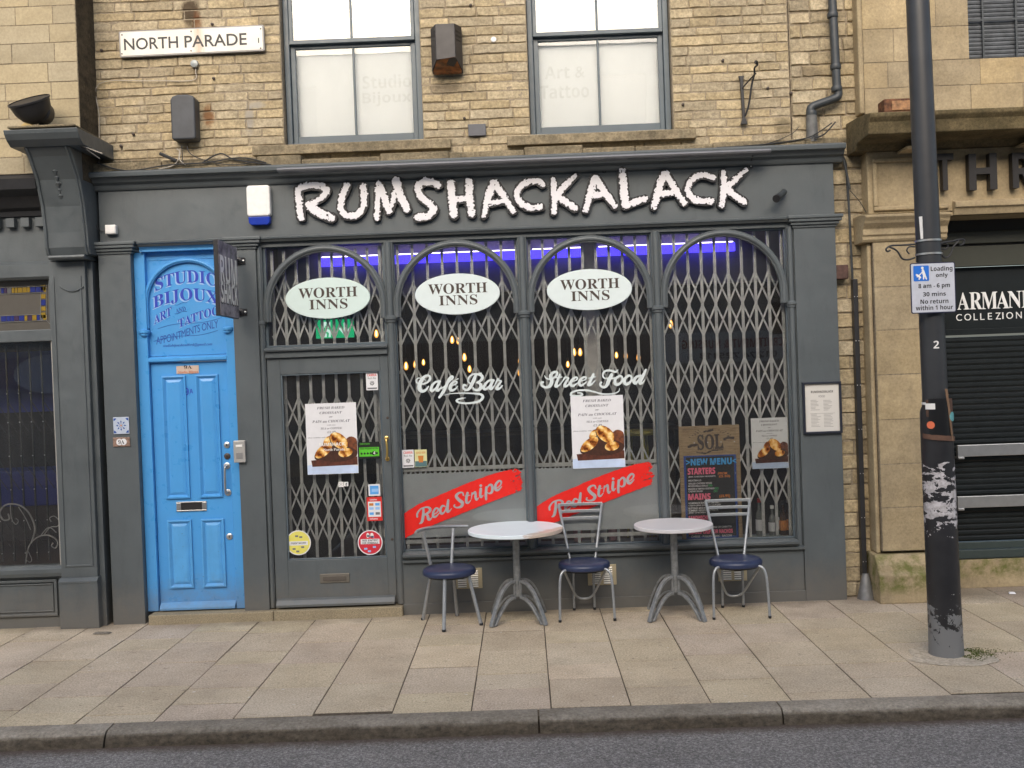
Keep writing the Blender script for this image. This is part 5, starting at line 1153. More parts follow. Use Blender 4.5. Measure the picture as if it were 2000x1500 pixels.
# ================================================================ GRILLES
gi = 0
def grille(label, xa, xb, n, z0, z1, bands, Y, rail=None, off=0.0):
    t = thing('folding_grille', label, 'security grille', ((xa + xb) / 2, Y, z0), 'folding metal grilles behind the shop glass')
    dx = (xb - xa) / n; xs_ = [xa + dx * (k + off) for k in range(n + 1) if xa - .001 <= xa + dx * (k + off) <= xb + .03]
    for x in xs_:
        m = MB(); m.box(x - .0112, x - .003, Y - .008, Y + .008, z0, z1); m.box(x - .003, x + .003, Y - .003, Y + .008, z0, z1); m.box(x + .003, x + .0112, Y - .008, Y + .008, z0, z1); m.build('upright', M['grille'], t)
    m = MB(); rv = MB()
    for (b0, b1) in bands:
        for s in (-1, 1):
            for k in range(-2, len(xs_) + 2):
                xt = xs_[0] + dx * k; xe = xt + s * 2 * dx; zt_, zb_ = b1, b0
                a0, a1 = 0.0, 1.0      # clip to [xa, xb]
                lo, hi = xs_[0] - .02, xs_[-1] + .02
                u = lambda X: (X - xt) / (xe - xt)
                q0, q1 = sorted((u(lo), u(hi))); a0, a1 = max(0, q0), min(1, q1)
                if a1 - a0 < .05: continue
                p = (xt + (xe - xt) * a0, zt_ + (zb_ - zt_) * a0); r = (xt + (xe - xt) * a1, zt_ + (zb_ - zt_) * a1)
                L = math.hypot(r[0] - p[0], r[1] - p[1]); nx, nz = -(r[1] - p[1]) / L * .0070, (r[0] - p[0]) / L * .0070; y = Y + (.0125 if s > 0 else -.0125)
                m.prism([(p[0] + nx, p[1] + nz), (p[0] - nx, p[1] - nz), (r[0] - nx, r[1] - nz), (r[0] + nx, r[1] + nz)], y - .0015, y + .0015)
        for x in xs_:
            for zz_ in (b0, (b0 + b1) / 2, b1): rv.lathe([(.005, 0), (.005, .004), (.002, .006)], x, Y - .014, zz_, 8, 'y')
    m.build('lattice', M['grille'], t); rv.build('rivet', M['steel'], t)
    if rail:
        m = MB()
        for z in rail: m.box(xa - .03, xb + .03, Y - .02, Y - .013, z - .016, z + .016)
        m.build('rail', M['grille'], t)
YG2 = .125
zA1, zA0 = at(1160, 540, YG2)[1], at(1180, 662, YG2)[1]; zB1 = at(1190, 705, YG2)[1]; bh = zA1 - zA0; bg = zA0 - zB1
bands = []; z = zA1
while z > .75: bands.append((max(z - bh, .52), z)); z -= bh + bg
bt = at(640, 775, YG2)[1]; dbands = []; z = bt
while z > .7: dbands.append((max(z - bh * .98, .5), z)); z -= bh + bg
ft = at(555, 545, YG2)[1]
rails = lambda px: [at(px, 914 - (px - 900) * .037, YG2)[1], at(px, 1054 - (px - 900) * .037, YG2)[1]]
grille('pale folding grille behind glass of the shop door, in upright position', -1.98, -1.24, 7, .42, 2.06, dbands, YG2, off=.1)
grille('pale folding grille behind the fanlight over the cafe door', -2.06, -1.17, 8.5 and 9, 2.20, 3.02, [(ft - bh, ft)], YG2, off=.2)
grille('pale folding grille behind the left shop window with cafe bar lettering', -1.00, -.02, 8, .50, 3.06, bands, YG2, rails(900))
grille('pale folding grille behind the middle shop window with street food lettering', .09, 1.07, 9, .50, 3.06, bands, YG2, rails(1150))
grille('pale folding grille behind the right shop window with menu board', 1.17, 2.16, 9, .50, 3.06, bands, YG2)
# ================================================================ BLUE LED STRIP AND LAMPS
led = thing('led_strip', 'glowing blue strip light running along the ceiling bulkhead inside', 'light', (0, .82, 3.0))
zl = at(1150, 483, .82)[1]
LE = emis('led_blue', (.06, .04, 1.0), 1.5); LWt = emis('led_tube_white', (.80, .68, 1.0), 3.5)
xs0, xs1 = at(622, 495, .82)[0], at(1438, 470, .82)[0]
gaps = [xs0, at(748, 490, .82)[0], at(768, 490, .82)[0], at(1010, 480, .82)[0], at(1035, 480, .82)[0], at(1140, 478, .82)[0], at(1165, 478, .82)[0], xs1]
for a, b in zip(gaps[::2], gaps[1::2]):
    box('diffuser', a, b, .87, .91, zl - .075, zl, LE, led, .004)
    box('tube', a + .02, b - .02, .855, .875, zl + .004, zl + .011, LWt, led, .003)
BG = emis('warm_filament', (1.0, .55, .16), 14.0); BH = plain('lamp_socket', (.06, .035, .02), .4)
ga = NT('amber_bulb_glow'); e = ga.n('ShaderNodeEmission'); e.inputs[0].default_value = (1, .42, .08, 1); e.inputs[1].default_value = 1.1; tr = ga.n('ShaderNodeBsdfTransparent'); mx = ga.n('ShaderNodeMixShader'); mx.inputs[0].default_value = .55; ga.l(tr.outputs[0], mx.inputs[1]); ga.l(e.outputs[0], mx.inputs[2]); ga.l(mx.outputs[0], ga.out.inputs[0]); GA = ga.m
proto = None
LAMPS = [(735, 651, 2.0, 'above the exit sign, right of it'), (883, 663, 2.6, 'left one of a close pair in the left bay'), (895, 665, 3.4, 'right one of a close pair in the left bay'), (793, 714, 1.8, 'lowest left in the left bay'), (811, 711, 2.8, 'second from left in the left bay'), (827, 707, 4.8, 'tiny, third from left in the left bay'), (907, 697, 1.9, 'bright, centre of the left bay'), (917, 720, 3.2, 'small, above the word bar'), (1017, 678, 2.4, 'highest beside the mullion left of middle bay'), (1016, 703, 2.2, 'second highest beside the mullion left of middle bay'), (1015, 727, 3.4, 'lowest beside the mullion left of middle bay'), (1121, 687, 1.9, 'bright, left of the pale post'), (1133, 687, 2.3, 'second left of the pale post'), (1146, 691, 2.4, 'partly behind the pale post'), (1109, 711, 4.2, 'tiny, above the word street'), (1204, 693, 4.4, 'tiny, right of the pale post'), (1222, 694, 3.0, 'small, above the word food'), (1247, 697, 2.6, 'right of centre above the word food'), (1274, 669, 2.3, 'beside the mullion right of middle bay'), (1310, 632, 1.6, 'alone in the right bay')]
BS = {}
zceil = bkz + .02
for px, py, yy, lab in LAMPS:
    x, z = at(px, py, yy); L_ = zceil - z
    if proto is None:
        t = thing('pendant_lamp', '', 'pendant lamp', (0, 0, 0)); proto = t
        MB().lathe([(.001, -.062), (.018, -.055), (.030, -.03), (.031, -.005), (.022, .028), (.014, .045), (.012, .055)], 0, 0, 0, 18, cap=False).build('bulb', GA, t)
        MB().lathe([(.001, -.04), (.009, -.03), (.010, .0), (.006, .03), (.001, .036)], 0, 0, 0, 10, cap=False).build('filament', BG, t)
        MB().lathe([(.016, .05), (.017, .09), (.008, .105)], 0, 0, 0, 14).build('socket', BH, t)
        MB().tube([(0, 0, .10), (0, 0, 1.0)], .003, 6).build('cord', M['black'], t)
        o = t
    else: o = copy_tree(proto)
    o.location = (x, yy, z); o.scale = (.75, .75, .75); o['group'] = 'glowing filament bulbs hanging inside the cafe'; o['label'] = 'glowing filament bulb inside cafe, ' + lab
    for ch_ in o.children:
        if ch_.name.startswith('cord'): ch_.scale = (1, 1, max(.05, L_ / .75)); 
# exit sign
c = at(653.5, 642, .5); ex = thing('exit_sign', 'green running man emergency exit sign hanging inside the fanlight', 'sign', (c[0], .5, c[1])); s_ = sc(.5)
EG = emis('exit_green', (.005, .26, .10), .9); EW = emis('exit_white', (.45, .62, .55), .8)
box('panel', c[0] - 37 * s_, c[0] + 37 * s_, .5, .53, c[1] - 18 * s_, c[1] + 18 * s_, EG, ex, .002)
P_ = lambda a, b: (c[0] + a * s_, c[1] - b * s_)
box('door_symbol', c[0] - 26 * s_, c[0] - 8 * s_, .4985, .4995, c[1] - 16 * s_, c[1] + 14 * s_, EW, ex, 0)
field_mesh(stroke_field([([P_(-13, -9)] * 2, .013), ([P_(-16, -4), P_(-19, 5)], .012), ([P_(-19, 5), P_(-13, 9), P_(-14, 15)], .008), ([P_(-19, 5), P_(-22, 11), P_(-28, 12)], .008), ([P_(-16, -3), P_(-22, 0), P_(-24, 4)], .006), ([P_(-15, -3), P_(-9, 1)], .006)]), c[0] - .16, c[0] - .01, c[1] - .09, c[1] + .09, .004, .4965, .498).build('runner_symbol', EG, ex)
field_mesh(stroke_field([([P_(20, -10), P_(20, 10)], .008), ([P_(10, 0), P_(20, 12), P_(30, 0)], .008)]), c[0] + .02, c[0] + .16, c[1] - .09, c[1] + .09, .004, .4985, .4995).build('arrow', EW, ex)
m = MB(); m.tube([(c[0] - .1, .515, c[1] + .07), (c[0] - .1, .515, 3.29)], .003, 6); m.tube([(c[0] + .1, .515, c[1] + .07), (c[0] + .1, .515, 3.29)], .003, 6); m.build('hanger', M['black'], ex)
# ================================================================ POSTERS
def cro_mat():
    t = NT('croissant_print'); mp = t.n('ShaderNodeMapping'); mp.inputs['Rotation'].default_value = (0, .6, 0); t.l(t.tc.outputs['Object'], mp.inputs[0])
    w = t.n('ShaderNodeTexWave'); w.inputs['Scale'].default_value = 3.6; w.inputs['Distortion'].default_value = 5; w.inputs['Detail'].default_value = 3; w.inputs['Detail Scale'].default_value = 2.5; t.l(mp.outputs[0], w.inputs['Vector'])
    c = t.ramp(t.math('ADD', t.math('MULTIPLY', w.outputs['Fac'], .28), t.math('MULTIPLY', t.noise(26, 5, .65), .78)), [(.36, (.10, .025, .008)), (.46, (.42, .14, .03)), (.58, (.74, .40, .09)), (.74, (.93, .74, .38))])
    t.bsdf(c, .8, spec=.1); return t.m
CRO = cro_mat(); CRD = plain('brown_crust_print', (.16, .045, .015), .5, 0, .6, 30); BOARD = plain('board_print', (.085, .022, .010), .5, 0, .5, 30); CLOTH = plain('pale_blue_print', (.50, .60, .78), .5, 0, .12, 10); SHD = plain('dark_crust_print', (.05, .015, .006), .5, 0, .4, 40)
PIN = plain('print_ink', (.06, .06, .085), .5)
def poster(label, x0_, y0_, x1_, y1_, Y, extra=False, skew=0.0, fade=1.0):
    s_ = sc(Y); w = (x1_ - x0_) * s_; h = (y1_ - y0_) * s_; c = at((x0_ + x1_) / 2, (y0_ + y1_) / 2, Y)
    t = thing('croissant_poster', label, 'poster', (c[0], Y, c[1] - h / 2), 'croissant offer posters in the windows')
    sh_ = box('sheet', c[0] - w / 2, c[0] + w / 2, Y, Y + .0015, c[1] - h / 2, c[1] + h / 2, M['paper'], t, 0)
    U = lambda u, v: (c[0] + (u - .5) * w, c[1] + (v - .5) * h)
    MB().prism([U(0.003, .003), U(.997, .003), U(.997, .10), U(.6, .15), U(.3, .16), U(0.003, .13)], Y - .0004, Y - .0001).build('tablecloth_picture', CLOTH, t)
    MB().prism([U(.10, .11), U(.99, .12), U(.99, .235), U(.08, .20)], Y - .0009, Y - .0005).build('board_picture', BOARD, t)
    if True:
        def blob(cu, cv, a, b, th=0):
            return [(cu + a * math.cos(k * PI / 9) * math.cos(th) - b * math.sin(k * PI / 9) * math.sin(th), cv + a * math.cos(k * PI / 9) * math.sin(th) + b * math.sin(k * PI / 9) * math.cos(th)) for k in range(18)]
        for k, (cu, cv, a, b, th) in enumerate(((.90, .40, .15, .12, -.5), (.58, .29, .42, .115, 0), (.42, .47, .10, .055, .5), (.64, .46, .20, .115, -.45), (.33, .325, .20, .085, .45), (.76, .29, .15, .07, .1))):
            e = blob(cu, cv, a, b, th); e = [(min(.995, u), v) for u, v in e]
            MB().prism([U(u, v - .008) for u, v in e], Y - .0013 - k * .0006, Y - .0010 - k * .0006).build('shadow_print', SHD, t)
            if k == 1: continue
            e2 = [(cu + (u - cu) * .93, cv + (v - cv) * .9 + .006) for u, v in e]; MB().prism([U(min(.995, u), v) for u, v in e2], Y - .0016 - k * .0006, Y - .0014 - k * .0006).build('croissant_picture', CRD if k == 0 else CRO, t)
    for body, u, v, wu, hv, st in (('FRESH BAKED', .5, .935, .54, .034, 'bi'), ('CROISSANT', .5, .865, .44, .034, 'bi'), ('or', .5, .805, .07, .018, 'bi'), ('PAIN au CHOCOLAT', .5, .745, .74, .036, 'bi'), ('with any', .5, .690, .17, .018, 'bi'), ('TEA or COFFEE', .5, .645, .42, .028, 'bi'), ('£2·49', .5, .593, .16, .03, 'bi'), ('(Mon-weekdays only)', .21, .518, .36, .018, 'bi')):
        p = U(u, v); text(body, p[0], p[1], wu * w, hv * h, Y - .0001, PIN, t, style=st, name='print', ext=.0005)
    if extra:
        p = U(.50, .42); text('RUMSHACK', p[0], p[1], .50 * w, .045 * h, Y - .0052, M['white'], t, style='sansb', name='print', ext=.0005); p = U(.54, .345); text('North Parade', p[0], p[1], .42 * w, .035 * h, Y - .0052, M['white'], t, style='serifb', name='print', ext=.0005)
poster('croissant offer poster taped inside the glass of the cafe door', 598, 787, 698, 926, .0470, True)
poster('croissant offer poster on the middle shop window above the red stripe', 1116.5, 773, 1219, 914, .0695)
poster('smaller croissant offer poster at lower right of the right shop window', 1468, 816, 1539, 915, .0800)
# ================================================================ STICKERS
def flat(name, label, cat, px, py, w, h, Y, mat, group=None, th=.0012, rr=0):
    s_ = sc(Y); c = at(px, py, Y); t = thing(name, label, cat, (c[0], Y, c[1]), group)
    if rr: MB().prism(rrect(c[0], c[1], w * s_ / 2, h * s_ / 2, rr), Y, Y + th).build('sheet', mat, t)
    else: box('sheet', c[0] - w * s_ / 2, c[0] + w * s_ / 2, Y, Y + th, c[1] - h * s_ / 2, c[1] + h * s_ / 2, mat, t, 0)
    return t, c, s_
def q(t, c, s_, dx, dy, w, h, Y, mat, n='patch', th=.0005): return box(n, c[0] + (dx - w / 2) * s_, c[0] + (dx + w / 2) * s_, Y - th, Y - .0001, c[1] - (dy + h / 2) * s_, c[1] - (dy - h / 2) * s_, mat, t, 0)
YD = .0485; W_ = M['paper']; RD = plain('print_red', (.62, .03, .025), .4); GR = plain('print_grey', (.16, .16, .17), .5); GN = plain('print_green', (.10, .50, .03), .4); BK = plain('print_black', (.012, .013, .012), .4); SK = plain('print_sky', (.10, .35, .75), .4); SK2 = plain('print_pale_sky', (.28, .50, .82), .4); YL_ = plain('print_yellow', (.72, .66, .14), .4); TN = plain('print_tan', (.55, .20, .04), .4); PY = plain('print_pale_yellow', (.62, .60, .30), .5); BG_ = plain('print_teal', (.08, .16, .17), .5)
def guide(px, py, Y, lab):
    t, c, s_ = flat('guide_sticker', lab, 'sticker', px, py, 23, 35, Y, W_, 'small white pub guide stickers')
    ptext('CAMRA', px - 9, px + 9, py - 12, 5, Y - .0001, RD, t, style='sansb', ext=.0005); ptext('Real Ale', px - 8, px + 8, py - 6, 4, Y - .0001, GR, t, ext=.0005)
    m = MB()
    for k in range(8): a = k * PI / 4; m.prism([(c[0] + r * s_ * math.cos(a + d), c[1] - 4 * s_ + r * s_ * math.sin(a + d)) for r, d in ((1.6, -.4), (4.6, -.16), (4.6, .16), (1.6, .4))], Y - .0006, Y - .0001)
    m.build('emblem', BK, t); q(t, c, s_, 0, 14, 19, 3, Y, GR)
guide(726.5, 744.5, YD, 'white pub guide sticker at top right of the door glass'); guide(797, 896, .0705, 'white pub guide sticker at lower left of left shop window')
t, c, s_ = flat('beer_sticker', 'yellow beer glass sticker beside white guide sticker on left window', 'sticker', 822, 895, 24, 34, .0705, PY)
q(t, c, s_, 0, 11, 23, 11, .0705, BG_); m = MB(); m.prism([(c[0] + a * s_, c[1] - b * s_) for a, b in ((-4, 8), (4, 8), (5.5, -5), (-5.5, -5))], .0690, .0698); m.build('beer_picture', TN, t); ptext('GOOD BEER', 813, 831, 884, 4, .0704, TN, t, style='sansb', ext=.0005)
t, c, s_ = flat('hygiene_sticker', 'green and black food hygiene rating sticker showing four on door', 'sticker', 721, 879.5, 42, 33, YD - .004, BK)
q(t, c, s_, 0, 3, 39, 18, YD - .004, GN); ptext('FOOD HYGIENE RATING', 703, 739, 876, 3.4, YD - .0047, BK, t, style='sansb', ext=.0004); ptext('FOOD HYGIENE', 703, 722, 867, 3, YD - .0041, GN, t, style='sansb', ext=.0004)
m = MB()
for k in range(6): m.lathe([(.001, 0), (4.2 * s_ if k == 4 else 2.2 * s_, 0), (4.2 * s_ if k == 4 else 2.2 * s_, .0005), (.001, .0005)], c[0] + (-15 + k * 6) * s_, YD - .0047, c[1] - 6 * s_, 14, 'y', cap=False)
m.build('rating_dots', BK, t); ptext('4', 729, 733, 884.5, 6, YD - .0054, M['white'], t, style='sansb', ext=.0004)
t, c, s_ = flat('card_sticker', 'small blue and white card payment sticker on the door glass', 'sticker', 731, 957, 23, 23, YD, W_, rr=.003); q(t, c, s_, 0, 0, 17, 17, YD, SK); q(t, c, s_, 1.5, .5, 13, 6, YD - .0006, SK2)
t, c, s_ = flat('payment_sticker', 'red sticker with grid of card symbols low on door glass', 'sticker', 731.5, 994, 30, 47, YD, RD, rr=.003); q(t, c, s_, 0, .5, 25, 30, YD, W_)
for a, b, mt in ((-6, -9, TN), (6, -9, SK), (-6, -1, SK2), (6, -1, SK2), (-6, 9, SK), (6, 9, GR)): q(t, c, s_, a, b, 8.5, 5, YD - .0006, mt)
ptext('welcome', 722, 738, 1013, 4, YD - .0001, W_, t, style='sansb', ext=.0004); ptext('Contactless', 722, 736, 975.5, 4, YD - .0001, W_, t, style='sansb', ext=.0004)
for px, py, mt, lab, tx_, tm in ((583, 1060, YL_, 'round yellow safe spot sticker at bottom left of the door glass', ('STUDENT SAFE SPOT',), BK), (723, 1059.5, plain('print_crimson', (.58, .03, .05), .4), 'round red no entry sticker at bottom right of the door glass', ('NO ENTRY', 'FOR CRIMINALS'), BK)):
    c = at(px, py, YD); s_ = sc(YD); t = thing('round_sticker', lab, 'sticker', (c[0], YD, c[1]), 'round stickers on the door glass')
    MB().lathe([(.001, 0), (24.5 * s_, 0), (24.5 * s_, .001), (.001, .001)], c[0], YD, c[1], 40, 'y', cap=False).build('border', W_, t, smooth=False)
    MB().lathe([(.001, 0), (22.5 * s_, 0), (22.5 * s_, .0006), (.001, .0006)], c[0], YD - .0012, c[1], 40, 'y', cap=False).build('disc', mt, t, smooth=False)
    q(t, c, s_, 0, 1 if len(tx_) == 1 else -2, 37, 8 if len(tx_) == 1 else 10, YD - .002, W_)
    for k, b_ in enumerate(tx_): ptext(b_, px - 15, px + 15, py + (1 if len(tx_) == 1 else -4 + 5 * k), 3.6, YD - .0026, tm, t, style='sansb', ext=.0004)
    for a, b in ((-3, -13), (5, -11), (-9, 12), (8, 9), (-2, 17)): q(t, c, s_, a, b, 6, 3.5, YD - .002, GR if len(tx_) == 1 else SK2)
    if len(tx_) == 2:
        m = MB()
        for dx_ in (-4, 4): m.prism([(c[0] + (dx_ + 3.2 * math.cos(k * PI / 5)) * s_, c[1] + (14 + 5 * math.sin(k * PI / 5)) * s_) for k in range(10)], YD - .0025, YD - .002)
        m.build('hands_symbol', M['white'], t)
t = thing('social_icons', 'two small white social media icons on the door glass below poster', 'sticker', (*at(671, 946, YD)[:1], YD, at(671, 946, YD)[1]))
c = at(666, 946, YD); s_ = sc(YD)
ci = lambda R, X, Z: np.abs
field_mesh(lambda X, Z: np.maximum(np.maximum(1.0 * s_ - np.abs(np.maximum(np.abs(X - c[0]), np.abs(Z - c[1])) - 4 * s_), .8 * s_ - np.abs(np.hypot(X - c[0], Z - c[1]) - 2 * s_)), -1), c[0] - 6 * s_, c[0] + 6 * s_, c[1] - 6 * s_, c[1] + 6 * s_, .5 * s_, YD, YD + .0006).build('camera_icon', M['white'], t)
c2 = at(676, 945.5, YD); box('square_icon', c2[0] - 4.3 * s_, c2[0] + 4.3 * s_, YD, YD + .0006, c2[1] - 4.3 * s_, c2[1] + 4.3 * s_, M['white'], t, 0); ptext('f', 674.5, 678.5, 946.5, 7, YD - .0001, M['pipe'], t, style='sansb', ext=.0004)
# ================================================================ MENU BOARD
YM = .105; s_ = sc(YM); c = at(1388, 944, YM)
mb = thing('menu_board', 'wooden framed chalk menu board leaning inside the right shop window', 'menu board', (c[0], YM, .51))
hw, z0_, z1_ = 59 * s_, at(1392, 1058, YM)[1], at(1388, 831, YM)[1]
WD = NT('pale_board_wood'); wc = WD.ramp(WD.noise(8, 6, .6, (1, 1, 9)), [(.3, (.22, .145, .075)), (.7, (.42, .30, .17))]); WD.bsdf(wc, .6, 0, WD.noise(60, 3), .1); WD = WD.m
fw = .032
m = MB()
for a in ((c[0] - hw, c[0] - hw + fw, z0_, z1_), (c[0] + hw - fw, c[0] + hw, z0_, z1_), (c[0] - hw + fw, c[0] + hw - fw, z1_ - fw * .8, z1_), (c[0] - hw + fw, c[0] + hw - fw, z0_, z0_ + fw * .6)): m.box(a[0], a[1], YM - .006, YM + .014, a[2], a[3])
m.build('frame', WD, mb, .003)
box('wood_panel', c[0] - hw + fw, c[0] + hw - fw, YM + .004, YM + .012, z0_ + fw * .6, z1_ - fw * .8, WD, mb, 0)
zc1 = at(1388, 889, YM)[1]; iw = hw - fw - .002
box('blue_border', c[0] - iw, c[0] + iw, YM + .001, YM + .0035, z0_ + .022, zc1, plain('board_blue', (.015, .06, .28), .5), mb, 0)
box('chalk_panel', c[0] - iw + .018, c[0] + iw - .018, YM - .0008, YM + .0008, z0_ + .045, zc1 - .012, plain('chalkboard', (.018, .018, .02), .6), mb, 0)
BI = M['brown_ink']; YT = YM + .0035
ptext('SOL', 1362, 1412, 863, 30, YT, BI, mb, style='serifb', name='emblem', ext=.0008, bold=.02, rot=.02)
ptext('CERVEZA', 1389, 1414, 874.5, 6, YT - .001, BI, mb, style='sansb', name='emblem', rot=.1)
SPL = [at(*p, YM) for p in ((1345, 873), (1352, 870), (1360, 869))]; SPR = [at(*p, YM) for p in ((1415, 858), (1423, 855), (1432, 855))]
p0, p1 = at(1338, 892, YM), at(1440, 835, YM)
rays = [([at(1388 + 34 * math.cos(a), 862 - 22 * math.sin(a), YM), at(1388 + 44 * math.cos(a), 862 - 27 * math.sin(a), YM)], .0016) for a in [.3 + k * .17 for k in range(16)]]
field_mesh(stroke_field([(SPL, .011), (SPR, .011), ([at(1376, 843, YM), at(1392, 840, YM)], .008), ([at(1362, 884, YM), at(1378, 886, YM), at(1390, 880, YM), at(1412, 878, YM)], .006)] + rays, .006, 90, 0, 4), p0[0], p1[0], p0[1], p1[1], .0035, YT - .0008, YT - .0002).build('emblem', BI, mb)
CB = plain('chalk_blue', (.05, .35, .75), .6); CP = plain('chalk_pink', (.85, .16, .26), .6); CW = plain('chalk_white', (.62, .62, .62), .6); CO = plain('chalk_orange', (.70, .22, .03), .6); CG = plain('chalk_green', (.05, .50, .12), .6)
YC = YM - .0008
def menu(body, x0_, x1_, yc, hp, mt, st='sans', b=.02): ptext(body, x0_, x1_, yc, hp, YC, mt, mb, style=st, name='chalk_text', ext=.0006, bold=b)
menu('>NEW MENU<', 1340, 1438, 901.5, 13, CB, 'sansb', .03); menu('STARTERS', 1343, 1397, 920, 13, CP, 'sansb', .03); menu('(FROM', 1402, 1420, 925, 6, CO); menu('£5.50)', 1404, 1426, 930.5, 6, CO)
for k, (l, w) in enumerate((('JERK CHICKEN NUGGETS', 53), ('MEATBALLS', 25), ('GRILLED CHICKEN WINGS', 46), ('MOZZARELLA BALLS', 38), ('BREADED & TEMPURA VEGETABLES', 51), ('CAESAR SALAD', 28))): menu(l, 1344.5, 1344.5 + w, (931, 938.5, 944, 949, 954.5, 959.5)[k], 3.4, CW)
menu('(V)', 1384, 1391, 948.5, 5, CG); menu('(V)', 1396, 1403, 954, 5, CG); menu('(V)', 1394, 1401, 959.5, 5, CG)
menu('MAINS', 1344, 1388, 970, 12.5, CP, 'sansb', .03); menu('(£6.95)', 1405, 1426, 969, 7.5, CO)
for k, (l, w) in enumerate((('HOMEMADE SOUP OF THE DAY', 60), ('CAJUN JERK CHICKEN BURGER', 63), ('BUTTERED MUSHROOM & PEPPER RISOTTO', 77), ('SUMMER VEGETABLE PASTA', 58), ('JERK CHICKEN', 33))): menu(l, 1345, 1345 + w, 982 + k * 4.9, 3.4, CW)
menu('(V)', 1423, 1430, 991, 5, CG); menu('SANDWICHES', 1345, 1388, 1011, 8, CP, 'sansb', .03); menu('SERVED ON BREAD OR CIABATTA', 1365, 1429, 1029, 3.6, CW)
menu('LOADED CHIPS OR NACHOS', 1346, 1431, 1038, 8, CP, 'sansb', .02); menu('· CHEESE · PULLED PORK · BACON ·', 1347, 1432, 1047, 4, CW)
# ================================================================ THINGS FIXED TO THE FACADE
# hanging sign
X_ = -2.245; hs = thing('hanging_sign', 'grey projecting pub sign with black edge and cafe name over blue door', 'sign', (X_, -.3, 2.7))
z0_, z1_ = 2.47, 3.06; ya, yb_ = -.60, -.10
zt_ = [at(427, 466, -.62)[1], at(427, 616, -.62)[1]]
xs_ = at(417, 540, -.62)[0]
z1_, z0_ = zt_; hx = xs_
m = MB(); m.box(hx, hx + .035, ya, yb_, z0_, z1_); m.build('board', M['black'], hs, .003)
hf = NT('grey_photo_print'); hc = hf.ramp(hf.noise(9, 6, .7), [(.35, (.05, .045, .06)), (.5, (.22, .205, .24)), (.7, (.40, .38, .43))]); hf.bsdf(hc, .5)
m = MB(); m.box(hx + .0355, hx + .0375, ya + .004, yb_ - .004, z0_ + .004, z1_ - .004); m.build('face', hf.m, hs)
fr3 = lambda x, z, y: (hx + .0376 - y, x, z)
for body, zc_, h_ in (('RUM', z1_ - .22, .215), ('SHACK', z0_ + .185, .165)):
    for mt, dy, e in ((BK, -.012, .0008), (M['white'], 0, .0016)): text(body, (ya + yb_) / 2 + dy * .5, zc_ + dy, .44, h_, 0, mt, hs, style='sansb', name='word', ext=e, frame=fr3)
text('THE', (ya + yb_) / 2, z0_ + .29, .2, .05, 0, BK, hs, style='sansb', name='word', ext=.001, frame=fr3)
m = MB()
for zz_ in (z0_ + .06, z1_ - .10):
    m.box(hx + .008, hx + .028, yb_ - .002, .0, zz_ - .012, zz_ + .012); m.lathe([(.034, 0), (.034, .012), (.028, .016)], hx + .018, .0, zz_, 20, 'y')
    m.box(hx + .018, hx + .075, -.008, -.0005, zz_ - .028, zz_ + .028)
m.build('bracket', M['black'], hs, .003)
m = MB()
for zz_ in (z0_ + .06, z1_ - .10): m.lathe([(.010, 0), (.009, .006), (.003, .008)], hx + .06, -.009, zz_, 12, 'y')
m.build('bolt', M['steel'], hs)
# alarm box
c = at(506, 400, -.03); al = thing('alarm_box', 'white burglar alarm box with blue base on grey fascia', 'alarm box', (c[0], 0, c[1] - .15)); 
hw = 23 * sc(-.05)
m = MB(); m.prism(rrect(c[0], c[1] + .03, hw, .125, .025), -.055, .012); m.build('cover', M['white'], al, .012, 3)
m = MB(); m.prism([(c[0] - hw * .93, c[1] - .097), (c[0] + hw * .93, c[1] - .097), (c[0] + hw * .9, c[1] - .145), (c[0] + hw * .7, c[1] - .165), (c[0] - hw * .7, c[1] - .165), (c[0] - hw * .9, c[1] - .145)], -.048, .012); m.build('strobe_base', plain('blue_plastic', (.005, .03, .32), .25), al, .006)
# white junction box
c = at(218.5, 449, 0); jb = thing('junction_box', 'small white junction box at left end of grey fascia', 'box', (c[0], 0, c[1])); m = MB(); m.box(c[0] - .044, c[0] + .044, -.035, .015, c[1] - .038, c[1] + .038); m.build('housing', M['white'], jb, .008); m = MB(); m.box(c[0] - .036, c[0] + .036, -.038, -.0355, c[1] - .03, c[1] + .03); m.build('lid', M['white'], jb, .004)
# camera
c = at(1523, 382, -.05); cm = thing('security_camera', 'small black tube security camera on the grey fascia near its right end', 'camera', (c[0], 0, c[1]))
m = MB(); m.tube([(c[0] + .045, -.01, c[1] + .035), (c[0] - .04, -.12, c[1] - .03)], [.026, .026], 18); m.tube([(c[0] + .04, .015, c[1] + .03), (c[0] + .035, -.03, c[1] + .028)], .012, 10); m.build('body', M['pipe'], cm)
m = MB(); m.tube([(c[0] - .036, -.115, c[1] - .027), (c[0] - .052, -.136, c[1] - .039)], [.030, .031], 18); m.build('hood', M['black'], cm)
